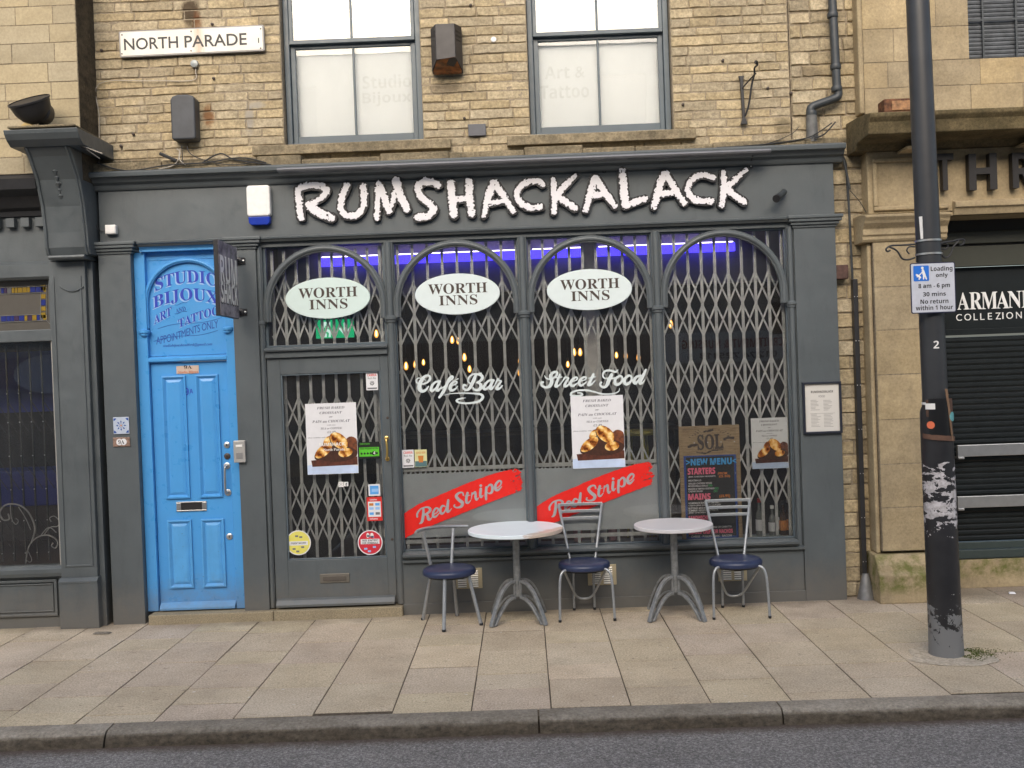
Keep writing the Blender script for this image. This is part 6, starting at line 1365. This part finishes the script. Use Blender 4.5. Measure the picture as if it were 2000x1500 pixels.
# vents
for k, (px, py, lab) in enumerate(((914, 1130, 'brass air vent low on wall behind the curved-rail chair'), (1176, 1123, 'brass air vent low on wall behind the middle chair'), (1431, 1115, 'brass air vent low on wall behind the rightmost chair'))):
    s_ = sc(0); c = at(px, py, 0); v = thing('air_vent', lab, 'vent', (c[0], 0, c[1] - .08), 'brass air vents in the stall riser')
    box('plate', c[0] - 28 * s_, c[0] + 28 * s_, .004, .011, c[1] - 20 * s_, c[1] + 20 * s_, M['ventbrass'], v, .002)
    m = MB()
    for sx in (-1, 1):
        for r in range(8): z = c[1] + (15 - r * 4.3) * s_; xa = c[0] + sx * 11.5 * s_; m.prof([(.004, z - .008), (-.006, z - .007), (-.004, z - .001), (.004, z + .003)], xa - 8.5 * s_, xa + 8.5 * s_)
    m.build('louvres', M['ventlouvre'], v)
    m = MB()
    for r in range(8):
        for sx in (-1, 1): z = c[1] + (15 - r * 4.3) * s_; xa = c[0] + sx * 11.5 * s_; m.box(xa - 8 * s_, xa + 8 * s_, .0025, .0038, z - .0125, z - .0085)
    m.build('slots', M['ink'], v)
# menu frame on pilaster
c = at(1605.5, 796, -.01); s_ = sc(-.01); mf = thing('framed_menu', 'white menu in dark frame hung on right-hand grey pilaster', 'menu', (c[0], 0, c[1] - .2)); hw, hh = 37.5 * s_, 50.5 * s_
m = MB(); w = .018
for a in ((c[0] - hw, c[0] - hw + w, c[1] - hh, c[1] + hh), (c[0] + hw - w, c[0] + hw, c[1] - hh, c[1] + hh), (c[0] - hw + w, c[0] + hw - w, c[1] + hh - w, c[1] + hh), (c[0] - hw + w, c[0] + hw - w, c[1] - hh, c[1] - hh + w)): m.box(a[0], a[1], -.03, -.001, a[2], a[3])
m.build('frame', plain('dark_frame', (.018, .022, .035), .4), mf, .003); box('sheet', c[0] - hw + w, c[0] + hw - w, -.012, -.002, c[1] - hh + w, c[1] + hh - w, plain('ivory_sheet', (.62, .60, .56), .5, 0, .02), mf, 0)
YF = -.0125; ptext('RUMSHACKALACK', 1584, 1627, 765, 4.5, YF, M['ink'], mf, style='sansb', name='print', ext=.0005); ptext('FOOD', 1599, 1611, 774, 4, YF, GR, mf, style='sans', name='print', ext=.0005)
rl = random.Random(3); m = MB()
for col in (0, 1):
    for r in range(20):
        if r in (8, 9): continue
        y = 782 + r * 2.7; x0_ = 1583 + col * 25; ww = rl.uniform(9, 19); a = at(x0_ + (y - 780) * .03, y, YF); m.box(a[0], a[0] + ww * sc(YF), YF - .0003, YF, a[1] - .0018, a[1] + .0012)
a, b = at(1582, 808, YF), at(1631, 806, YF); m.box(a[0], b[0], YF - .0003, YF, a[1] - .002, a[1]); m.build('print', plain('faint_print', (.28, .27, .26), .6), mf)
# intercom
c = at(469.5, 881.5, 0); ic = thing('intercom', 'silver door entry intercom between blue door and cafe door', 'intercom', (c[0], 0, c[1])); s_ = sc(0)
box('housing', c[0] - 11.5 * s_, c[0] + 11.5 * s_, -.032, -.0005, c[1] - 21.5 * s_, c[1] + 21.5 * s_, plain('intercom_silver', (.42, .41, .39), .4, .3), ic, .005)
box('call_button', c[0] - 6.5 * s_, c[0] + 6.5 * s_, -.036, -.0325, c[1] + 9 * s_, c[1] + 13.5 * s_, M['white'], ic, .002)
m = MB()
for k in range(6): m.box(c[0] - 6.5 * s_, c[0] + 6.5 * s_, -.0332, -.0322, c[1] - (4 + k * 2) * s_, c[1] - (3 + k * 2) * s_)
m.build('speaker_slots', GR, ic)
# tiles
tb = plain('tile_blue', (.04, .09, .32), .2); c = at(237.5, 831, 0); tt = thing('patterned_tile', 'square blue and white patterned tile on leftmost grey pilaster', 'tile', (c[0], 0, c[1]))
box('tile', c[0] - 15.5 * s_, c[0] + 15.5 * s_, -.010, -.0005, c[1] - 16.5 * s_, c[1] + 16.5 * s_, plain('tile_glaze', (.46, .52, .62), .2), tt, .002)
m = MB(); mo_ = MB()
for k in range(8): a = k * PI / 4; m.prism([(c[0] + r * s_ * math.cos(a + d), c[1] + r * s_ * math.sin(a + d)) for r, d in ((7, -.22), (10.5, 0), (7, .22), (5.2, 0))], -.0112, -.0102); a += PI / 8; m.prism([(c[0] + r * s_ * math.cos(a + d), c[1] + r * s_ * math.sin(a + d)) for r, d in ((3.0, -.3), (4.8, 0), (3.0, .3))], -.0112, -.0102)
for sx in (-1, 1):
    for sz in (-1, 1): m.prism([(c[0] + sx * a * s_, c[1] + sz * b * s_) for a, b in ((14.5, 14.5), (14.5, 9), (11, 11), (9, 14.5))], -.0112, -.0102)
m.build('pattern', tb, tt); mo_.lathe([(.001, 0), (1.6 * s_, 0), (1.6 * s_, .001), (.001, .001)], c[0], -.0112, c[1], 12, 'y', cap=False); mo_.build('centre_dot', TN, tt)
c = at(238, 863, 0); nt_ = thing('number_tile', 'small ceramic tile reading 9A below the patterned tile', 'tile', (c[0], 0, c[1]))
box('tile', c[0] - 16.5 * s_, c[0] + 16.5 * s_, -.010, -.0005, c[1] - 9 * s_, c[1] + 9 * s_, plain('tile_brown', (.26, .17, .13), .3, 0, .5, 60), nt_, .002)
m = MB(); 
for dx_ in (-4, 4.5): m.prism([(c[0] + (dx_ + 6 * math.cos(k * PI / 8)) * s_, c[1] + 6.5 * math.sin(k * PI / 8) * s_) for k in range(16)], -.0112 - .0003 * (dx_ > 0), -.0102)
m.build('cartouche', W_, nt_); text('9A', c[0], c[1], 12 * s_, 8 * s_, -.0116, BK, nt_, style='serifb', ext=.0008)
# street name sign
c = at(374.5, 80.5, .08); s_ = sc(.08); ns = thing('street_sign', 'white street name plate with rust streak on sandstone wall', 'sign', (c[0], .08, c[1])); rt_ = .006
rp = lambda pts: [(c[0] + (x - c[0]) * math.cos(rt_) - (z - c[1]) * math.sin(rt_), c[1] + (x - c[0]) * math.sin(rt_) + (z - c[1]) * math.cos(rt_)) for x, z in pts]
np_m = NT('enamel_plate'); pp = np_m.pos(); base = np_m.ramp(np_m.noise(6, 5), [(.3, (.66, .62, .54)), (.7, (.76, .73, .66))])
xq = np_m.math('ABSOLUTE', np_m.math('SUBTRACT', pp[0], .06)); mr = np_m.n('ShaderNodeMapRange'); np_m.l(np_m.math('ADD', xq, np_m.math('MULTIPLY', np_m.noise(12, 5, .7, (1, 1, .3)), .18)), mr.inputs[0]); mr.inputs[1].default_value = .15; mr.inputs[2].default_value = .06
np_m.bsdf(np_m.mix(np_m.math('MULTIPLY', mr.outputs[0], .85), base, (.42, .20, .07)), .4, 0, np_m.noise(15, 4), .06, .004)
MB().prism(rp(rrect(c[0], c[1], 142 * s_, 25.5 * s_, .014)), .076, .100).build('rim', plain('sign_rim', (.30, .29, .28), .5), ns, .003)
MB().prism(rp(rrect(c[0], c[1], 139 * s_, 22.8 * s_, .010)), .0735, .0755).build('plate', np_m.m, ns)
for body, x0_, x1_ in (('NORTH', 242, 348), ('PARADE', 360, 482)): ptext(body, x0_, x1_, 84.5 - ((x0_ + x1_) / 2 - 295) * .046, 23, .0733, M['ink'], ns, style='sansb' if False else 'sans', name='word', ext=.0012, bold=.012, rot=rt_)
ptext('1', 504, 506, 79, 10, .0733, M['ink'], ns, name='word')
m = MB()
for px, py in ((238, 68), (238, 105), (373, 61), (373, 99), (509, 56), (509, 94)): a = at(px, py, .07); m.lathe([(.006, 0), (.006, .003), (.002, .004)], a[0], .0735, a[1], 10, 'y')
m.build('screw', M['brown_ink'], ns)
# black wall lamp between the windows
c = at(872, 98, .0); wl = thing('wall_floodlight', 'black louvred floodlight with rusty amber underside between the sash windows', 'light', (c[0], .05, c[1])); s_ = sc(0)
hw = 30 * s_; zt_, zb_ = c[1] + 44 * s_, c[1] - 34 * s_
m = MB(); yf, ys2 = -.09, .02
v = [(c[0] - hw, .1, zt_), (c[0] - hw * 1.0, ys2, zt_), (c[0] - hw * .62, yf, zt_ + .0), (c[0] + hw * .62, yf, zt_), (c[0] + hw, ys2, zt_ + .01), (c[0] + hw, .1, zt_ + .01), (c[0] - hw, .1, zb_ - .02), (c[0] - hw, ys2, zb_ - .02), (c[0] - hw * .62, yf - .01, zb_ + .035), (c[0] + hw * .62, yf - .01, zb_ + .05), (c[0] + hw, ys2, zb_ - .02), (c[0] + hw, .1, zb_ - .02)]
m.add(v, [(0, 1, 2, 3, 4, 5), (11, 10, 9, 8, 7, 6), (0, 6, 7, 1), (1, 7, 8, 2), (2, 8, 9, 3), (3, 9, 10, 4), (4, 10, 11, 5), (5, 11, 6, 0)]); m.build('housing', plain('weathered_black_housing', (.030, .026, .026), .5, 0, .35, 12), wl, .004)
m = MB(); m.add([(c[0] - hw * .92, ys2 - .004, zb_ - .022), (c[0] + hw * .92, ys2 - .004, zb_ - .022), (c[0] + hw * .6, yf - .013, zb_ + .055), (c[0] - hw * .58, yf - .013, zb_ + .03), (c[0] - hw * .9, ys2 + .05, zb_ - .032), (c[0] + hw * .9, ys2 + .05, zb_ - .032)], [(0, 1, 2, 3), (4, 5, 1, 0), (0, 3, 4), (1, 5, 2), (3, 2, 5, 4)]); m.build('amber_lens', plain('burnt_amber_lens', (.22, .07, .015), .3, 0, .8, 18), wl)
m = MB()
for sx in (-1, 1):
    for k in range(3): z = zt_ - .05 - k * .035; m.tube([(c[0] + sx * hw * .66, yf + .006, z), (c[0] + sx * hw * .95, ys2 - .010, z + (.02 if sx < 0 else -.0))], .004, 6)
m.build('louvre', M['ink'], wl)
# grey cable box
c = at(363, 234, .05); cb = thing('cable_box', 'dark grey rounded metal box with cables below the street name plate', 'box', (c[0], .05, c[1])); s_ = sc(.04)
m = MB(); m.prism([(c[0] + (x - 0) * s_, c[1] + z * s_) for x, z in ((-22, -42), (21, -42), (23, -38), (23.5, 38), (20, 42), (8, 45.5), (-10, 45.5), (-20, 42), (-24, 36), (-24, -38))], -.02, .115); m.build('housing', plain('slate_metal_box', (.045, .05, .058), .5, .1, .2, 8), cb, .014, 3)
# small plate
c = at(932.5, 254, .1); sp = thing('blank_plate', 'small blank grey metal plate on the wall between the window sills', 'plate', (c[0], .1, c[1])); box('plate', c[0] - .076, c[0] + .07, .085, .112, c[1] - .05, c[1] + .047, plain('lead_grey_plate', (.085, .088, .10), .5, .2), sp, .004)
# white blob fixing
c = at(964, 77, .1); wb = thing('plaster_patch', 'tiny white filler patch on the stone between sash windows', 'patch', (c[0], .1, c[1])); MB().lathe([(.001, 0), (.024, 0), (.02, .008), (.001, .01)], c[0], .105, c[1], 12, 'y', cap=False).build('filler', M['white'], wb)
# iron bracket
ib = thing('iron_bracket', 'black iron hook bracket on stone wall right of the second sash window', 'bracket', (at(1453, 190, .08)[0], .08, at(1453, 190, .08)[1]))
def pl(o, pts, r, y0, y1, mat, nm, par):
    m = MB(); n = len(pts); m.tube([(at(a, b, .08)[0], y0 + (y1 - y0) * k / max(1, n - 1), at(a, b, .08)[1]) for k, (a, b) in enumerate(pts)], r, 8); return m.build(nm, mat, par)
m = MB(); 
pts_ = [at(a, b, .09) for a, b in ((1442, 149), (1453, 149), (1451, 157), (1455, 230), (1460, 243), (1446, 243), (1450, 231), (1445, 158))]; m.prism(pts_, .075, .100); m.build('back_plate', M['blackpaint'], ib, .003)
pl(0, spline([(1455, 227), (1461, 205), (1465, 170), (1469, 150), (1468, 140), (1472, 136), (1469, 131), (1465, 134), (1465, 139)], 4), .008, .07, -.12, M['blackpaint'], 'hook_arm', ib)
pl(0, [(1450, 172), (1463, 158), (1467, 155)], .006, .07, -.09, M['blackpaint'], 'brace', ib)
# floodlight on the left building, yellow box
c = at(72, 217, -.5); fl = thing('round_floodlight', 'black bowl-shaped floodlight on top of the left scroll bracket', 'light', (c[0], -.4, 3.97))
m = MB(); q_ = [(.001, -.165), (.05, -.16), (.10, -.125), (.135, -.07), (.150, 0), (.158, .004), (.158, .016), (.146, .018)]
m.lathe(q_, 0, 0, 0, 28, cap=False)
Rm = Matrix.Rotation(math.radians(24), 3, 'Y') @ Matrix.Rotation(math.radians(16), 3, 'X')
Rm = Matrix.Rotation(math.radians(-10), 3, 'Y') @ Matrix.Rotation(math.radians(28), 3, 'X')
c3 = Vector((at(45, 200, -.5)[0] + .05, -.5, at(45, 200, -.5)[1])); m.v = [tuple(Rm @ Vector(v) + c3) for v in m.v]; bw = m.build('bowl', M['blackpaint'], fl)
m = MB(); m.lathe([(.001, .006), (.148, .006), (.148, .012), (.001, .012)], 0, 0, 0, 28, cap=False); m.v = [tuple(Rm @ Vector(v) + c3) for v in m.v]; m.build('glass', M['ink'], fl)
a = at(84, 222, -.4); m = MB(); m.lathe([(.001, -.05), (.075, -.05), (.088, -.03), (.088, .05), (.07, .07), (.001, .07)], a[0], -.42, a[1], 24, 'y'); m.build('gear_housing', M['blackpaint'], fl)
m = MB(); m.box(a[0] - .02, a[0] + .02, -.44, -.40, 3.97, a[1] - .06); m.build('stand', M['blackpaint'], fl, .003)
c = at(53, 256, -.26); yb2 = thing('yellow_box', 'small yellow fixture with round ring under the left floodlight', 'box', (c[0], -.24, c[1])); m = MB(); m.prism([(c[0] + x * .0042, c[1] + z * .0042) for x, z in ((-12, -16), (13, -15), (13, 6), (8, 14), (-3, 17), (-13, 10))], -.26, -.225); m.build('housing', plain('dirty_yellow', (.50, .36, .12), .5, 0, .2), yb2, .004)
m = MB(); m.tube([(c[0] + .036 * math.cos(k * PI / 10), -.265, c[1] - .01 + .036 * math.sin(k * PI / 10)) for k in range(20)], .006, 6, True); m.build('ring', M['brown_ink'], yb2)
# downpipe
dp = thing('downpipe', 'dark grey rainwater downpipe with swan neck on coursed stone strip', 'pipe', (2.7, .05, 3.7))
Yp = .03; pt = lambda a, b, y=Yp: (at(a, b, y)[0], y, at(a, b, y)[1])
m = MB(); m.tube([pt(1617, -160), pt(1635, 178)], .034, 16); m.build('upper_pipe', M['pipe'], dp)
m = MB(); m.tube(spline([pt(1635, 172), pt(1637, 186), pt(1628, 193), pt(1600, 203), pt(1586, 209), pt(1583, 218), pt(1586, 240)], 5), .034, 16); m.build('swan_neck', M['pipe'], dp)
m = MB(); m.tube([pt(1585, 225), pt(1587, 278)], [.042, .050], 16); m.build('lower_pipe', M['pipe2'], dp)
m = MB()
for a, b in ((1626, 30), (1632, 131), (1634, 174), (1585, 222)): x, y, z = pt(a, b); MB().lathe([(.041, -.02), (.043, -.015), (.043, .015), (.041, .02)], x, y, z, 18).build('collar', M['pipe'], dp)
# conduit
cd = thing('conduit', 'thin then thick black cable conduit running down coursed stone strip', 'conduit', (2.68, .05, 0)); Yc = .045
m = MB(); m.tube([pt(1644, 300, Yc), pt(1652, 320, Yc), pt(1658, 400, Yc), pt(1665, 545, Yc)], .010, 8); m.build('thin_conduit', M['pipe'], cd)
a, b = pt(1669, 545, Yc), pt(1697, 1125, Yc); m = MB(); m.box(a[0] - .02, a[0] + .02, Yc - .02, Yc + .04, b[2], a[2]); m.build('cover_channel', plain('black_channel', (.022, .022, .024), .4), cd, .005)
x = b[0] - .0; m = MB(); m.lathe([(.078, .0), (.075, .015), (.030, .20), (.028, .205)], 0, 0, 0, 24); m.v = [(q0 * .9 + a[0] + .0, q1 + Yc - .03, q2) for q0, q1, q2 in m.v]; m.build('flared_foot', plain('galvanised_foot', (.20, .20, .20), .45, .3, .2), cd)
m = MB()
for k in range(7): z = .3 + k * .36; m.lathe([(.004, 0), (.004, .002), (.001, .003)], a[0] - .012, Yc - .021, z, 6, 'y'); m.lathe([(.004, 0), (.004, .002), (.001, .003)], a[0] + .012, Yc - .021, z, 6, 'y')
m.build('screw', M['steel'], cd)
c = at(1646, 531, .04); rw = thing('wooden_block', 'small dark rotten wooden block on coursed stone strip', 'block', (c[0], .04, c[1])); box('block', c[0] - .065, c[0] + .035, .0, .09, c[1] - .06, c[1] + .055, plain('rotten_wood', (.085, .045, .035), .8, 0, .4), rw, .008)
# cables
CBL = [('tangle of black cables lying on left end of the cornice', [([(190, 318), (225, 330), (262, 333), (330, 322), (400, 318), (470, 308), (520, 318)], .006, M['cable']), ([(345, 290), (352, 300), (340, 322), (310, 330)], .004, M['cablew']), ([(365, 285), (372, 300), (400, 313), (450, 322), (500, 316)], .004, M['cable']), ([(355, 285), (357, 322)], .004, M['cable']), ([(352, 290), (350, 310), (362, 322)], .004, M['cablew']), ([(395, 318), (430, 300), (460, 312), (530, 322)], .006, M['cable']), ([(312, 300), (345, 314)], .014, M['cable'])], -.035, .0),
 ('black cables along right end of the cornice beside the downpipe', [([(1400, 288), (1470, 284), (1540, 276), (1585, 266), (1625, 240)], .005, M['cable']), ([(1430, 290), (1500, 280), (1545, 262), (1560, 248)], .003, M['cable']), ([(1590, 270), (1610, 262), (1632, 238)], .006, M['cable'])], -.035, 0),
 ('thin pale cable with clips running across the stone below street name plate', [([(193, 318), (194, 230), (193, 164), (290, 158), (375, 157), (382, 140), (381, 128)], .0035, M['cablew'])], .095, 0),
 ('loose black wires on top of left scroll bracket', [([(45, 270), (80, 262), (92, 272), (110, 274), (128, 268), (130, 262), (120, 262), (116, 272), (135, 278), (165, 290), (195, 310)], .005, M['cable']), ([(60, 276), (110, 274), (150, 282), (200, 300)], .004, M['cablew'])], -.40, 0),
 ('hanging cable at right side of the shopfront below the cornice', [([(1646, 305), (1652, 330), (1660, 370)], .009, M['pipe']), ([(1660, 372), (1680, 395), (1700, 430), (1716, 458), (1760, 470), (1800, 462)], .003, M['cable'])], .0, 0),
 ('cables in the gap left of the white junction box', [([(180, 340), (183, 400), (188, 440), (197, 451), (208, 451)], .003, M['cable'])], .0, 0)]
for lab, segs, y, _ in CBL:
    a0 = at(*segs[0][0][0], y); t = thing('cable_run', lab, 'cable', (a0[0], y, a0[1]))
    for pts, r, mt in segs: m = MB(); m.tube([(at(a, b, y)[0], y, at(a, b, y)[1]) for a, b in spline(pts, 5)], r, 6); m.build('cable', mt, t)
c = at(380, 125, .09); sb = thing('cable_gland', 'small round grey junction under the street name plate', 'junction', (c[0], .09, c[1])); m = MB(); m.lathe([(.001, 0), (.032, 0), (.034, .01), (.03, .03), (.001, .034)], c[0], .105, c[1], 18, 'y', cap=False); m.build('cap', plain('gland_grey', (.22, .24, .24), .4, .3), sb)
# bolt holes and rusty fixings in stone
rf = random.Random(8)
for px, py in ((198, 98), (414, 47), (417, 153), (236, 285), (260, 262), (907, 231), (919, 10), (1500, 172), (1545, 182), (1334, 204), (1412, 118)):
    a = at(px, py, .1); o = MB().lathe([(.013, 0), (.011, .012), (.004, .016)], a[0], .106, a[1], 9, 'y').build('rusty_fixing', M['brown_ink'], None); o['label'] = 'small rusty bolt stub in the sandstone wall at photo position %s' % ('left' if px < 500 else 'middle' if px < 1000 else 'right'); o['category'] = 'bolt'; o['group'] = 'rusty bolt stubs in the sandstone'
    o['label'] = {198: 'rusty bolt stub left of the street name plate', 414: 'rusty bolt stub just above the street name plate', 417: 'rusty bolt stub right of the small round junction', 236: 'rusty bolt stub low on wall left of the cable box', 260: 'rusty bolt stub on wall beside pale cable, left of cable box', 907: 'rusty bolt stub just above the small blank plate', 919: 'rusty bolt stub above the black louvred floodlight', 1500: 'rusty bolt stub right of the iron hook bracket', 1545: 'rusty bolt stub near right edge of stone, by the downpipe', 1334: 'rusty bolt stub right of the second sash window', 1412: 'rusty bolt stub between second sash window and hook bracket'}[px]
# ================================================================ WINDOW DISPLAY
def bottle(px, h, col, neck, lab, yy=.24, r=.032):
    x = at(px, 1030, yy)[0]; t = thing('bottle', lab, 'bottle', (x, yy, .505), 'bottles standing inside the right shop window')
    MB().lathe([(r * .9, 0), (r, .006), (r, h * .55), (r * .9, h * .62), (r * .4, h * .74), (r * .36, h * .94), (r * .45, h * .95), (r * .45, h)], x, yy, .505, 18).build('glass', col, t)
    MB().lathe([(r * .5, h * .93), (r * .5, h * 1.04), (r * .3, h * 1.05)], x, yy, .505, 14).build('cap', neck, t)
    m = MB(); m.lathe([(r + .001, h * .15), (r + .0015, h * .16), (r + .0015, h * .45), (r + .001, h * .46)], x, yy, .505, 18, cap=False); m.build('label_band', W_ if col is not GB1 else TN, t)
GB1 = plain('brown_glass', (.05, .025, .012), .12); GB2 = plain('clear_glass_bottle', (.16, .17, .16), .12); GB3 = plain('green_glass', (.03, .05, .025), .12); RC = plain('red_cap', (.35, .02, .02), .4)
bottle(1484, .30, GB2, RC, 'bottle with red cap, leftmost in right window'); bottle(1509, .24, GB2, M['white'], 'short clear bottle with white label in right window'); bottle(1518, .32, GB3, RC, 'tall green bottle behind the short one', .29); bottle(1530, .27, GB1, M['black'], 'dark bottle with black cap, second from right'); bottle(1541, .29, GB1, M['steel'], 'brown bottle with silver pourer, rightmost')
for px, lab in ((1129, 'pink glass candle holder behind slat-back chair in middle window'), (1197, 'taller pink glass candle holder near mullion in middle window')):
    yy = .26; x = at(px, 1050, yy)[0]; t = thing('candle_glass', lab, 'candle holder', (x, yy, .505), 'pink candle glasses on the window ledge')
    MB().lathe([(.03, 0), (.036, .01), (.038, .10 if px < 1150 else .15), (.034, .10 if px < 1150 else .15), (.032, .012)], x, yy, .505, 18).build('glass', plain('pink_glass', (.42, .20, .22), .25), t)
    MB().lathe([(.028, 0), (.028, .05)], x, yy, .518, 14).build('candle', W_, t)
# room furniture seen dimly
t = thing('potted_plant', 'dark green spiky potted plant inside behind the left shop window', 'plant', (at(900, 1000, 1.0)[0], 1.0, .1)); px0 = at(895, 900, 1.0)[0]
PG = plain('leaf_green', (.02, .075, .02), .5); rp_ = random.Random(6)
MB().lathe([(.11, 0), (.15, .26), (.14, .26), (.12, .24)], px0, 1.0, .1, 20).build('pot', M['darkwood'], t)
m = MB()
for k in range(46):
    a = rp_.uniform(0, 2 * PI); L = rp_.uniform(.5, 1.25); sp_ = rp_.uniform(.08, .42); w = .012; pts = [(px0 + math.cos(a) * sp_ * u ** 1.5, 1.0 + math.sin(a) * sp_ * u ** 1.5, .33 + L * (u - .22 * u * u)) for u in (0, .25, .5, .75, 1)]
    ca, sa = -math.sin(a), math.cos(a); vs = []
    for i, p in enumerate(pts): ww = w * (1 - i / 4.2) + .001; vs += [(p[0] + ca * ww, p[1] + sa * ww, p[2]), (p[0] - ca * ww, p[1] - sa * ww, p[2])]
    m.add(vs, [(2 * i, 2 * i + 1, 2 * i + 3, 2 * i + 2) for i in range(4)])
m.build('leaves', PG, t)
c = at(1245, 845, 1.3); t = thing('yellow_stool', 'dull yellow round stool inside behind the middle shop window', 'stool', (c[0], 1.3, .1)); ys_ = plain('dull_yellow', (.26, .23, .03), .5)
MB().lathe([(.001, 0), (.16, 0), (.17, .02), (.16, .045), (.001, .045)], c[0], 1.3, c[1] - .02, 26, cap=False).build('seat', ys_, t)
for k in range(4): a = k * PI / 2 + .5; MB().tube([(c[0] + .10 * math.cos(a), 1.3 + .10 * math.sin(a), c[1] - .02), (c[0] + .16 * math.cos(a), 1.3 + .16 * math.sin(a), .1)], .011, 8).build('leg', ys_, t)
t = thing('bar_counter', 'dark wooden bar counter at back of the cafe room', 'counter', (0, 4.6, .1)); box('front', -1.8, 1.9, 4.6, 5.2, .10, 1.15, M['darkwood'], t, .01); box('counter_top', -1.85, 1.95, 4.5, 5.25, 1.152, 1.20, plain('counter_top', (.10, .06, .03), .3), t, .008)
# ================================================================ WORLD, SUN, CAMERA
w = bpy.data.worlds.new('World'); scene.world = w; w.use_nodes = True; nt = w.node_tree; nt.nodes.clear()
sky = nt.nodes.new('ShaderNodeTexSky'); sky.sky_type = 'NISHITA'; sky.sun_disc = False; EL, AZ = math.radians(30), math.radians(188)
sky.sun_elevation = EL; sky.sun_rotation = AZ; sky.air_density = 1.0; sky.dust_density = 4; sky.ozone_density = .8
bg = nt.nodes.new('ShaderNodeBackground'); bg.inputs[1].default_value = SKY_STR; wo = nt.nodes.new('ShaderNodeOutputWorld'); nt.links.new(sky.outputs[0], bg.inputs[0]); nt.links.new(bg.outputs[0], wo.inputs[0])
sl = bpy.data.lights.new('sun', 'SUN'); sl.energy = SUN_STR; sl.angle = math.radians(60); sl.color = (1, .965, .91); so = bpy.data.objects.new('sun', sl); COL.objects.link(so)
dv = Vector((math.sin(AZ) * math.cos(EL), math.cos(AZ) * math.cos(EL), math.sin(EL))); so.rotation_euler = dv.to_track_quat('Z', 'Y').to_euler(); so.location = (0, -6, 12)
cam = bpy.data.cameras.new('camera'); cam.sensor_width = 36; cam.lens = 36 * F / 2000; cam.clip_end = 500; cam.clip_start = .05
co = bpy.data.objects.new('camera', cam); COL.objects.link(co)
R3 = Matrix([[_M[i][j] for j in range(3)] for i in range(3)]); co.matrix_world = Matrix.Translation((0, -D, H)) @ R3.to_4x4(); scene.camera = co
scene.view_settings.view_transform = 'Standard'; scene.view_settings.look = 'None'; scene.view_settings.gamma = 1; scene.view_settings.exposure = EXPO
bpy.data.scenes.remove(TMP)
scene.cycles.max_bounces = 8; scene.cycles.transparent_max_bounces = 16
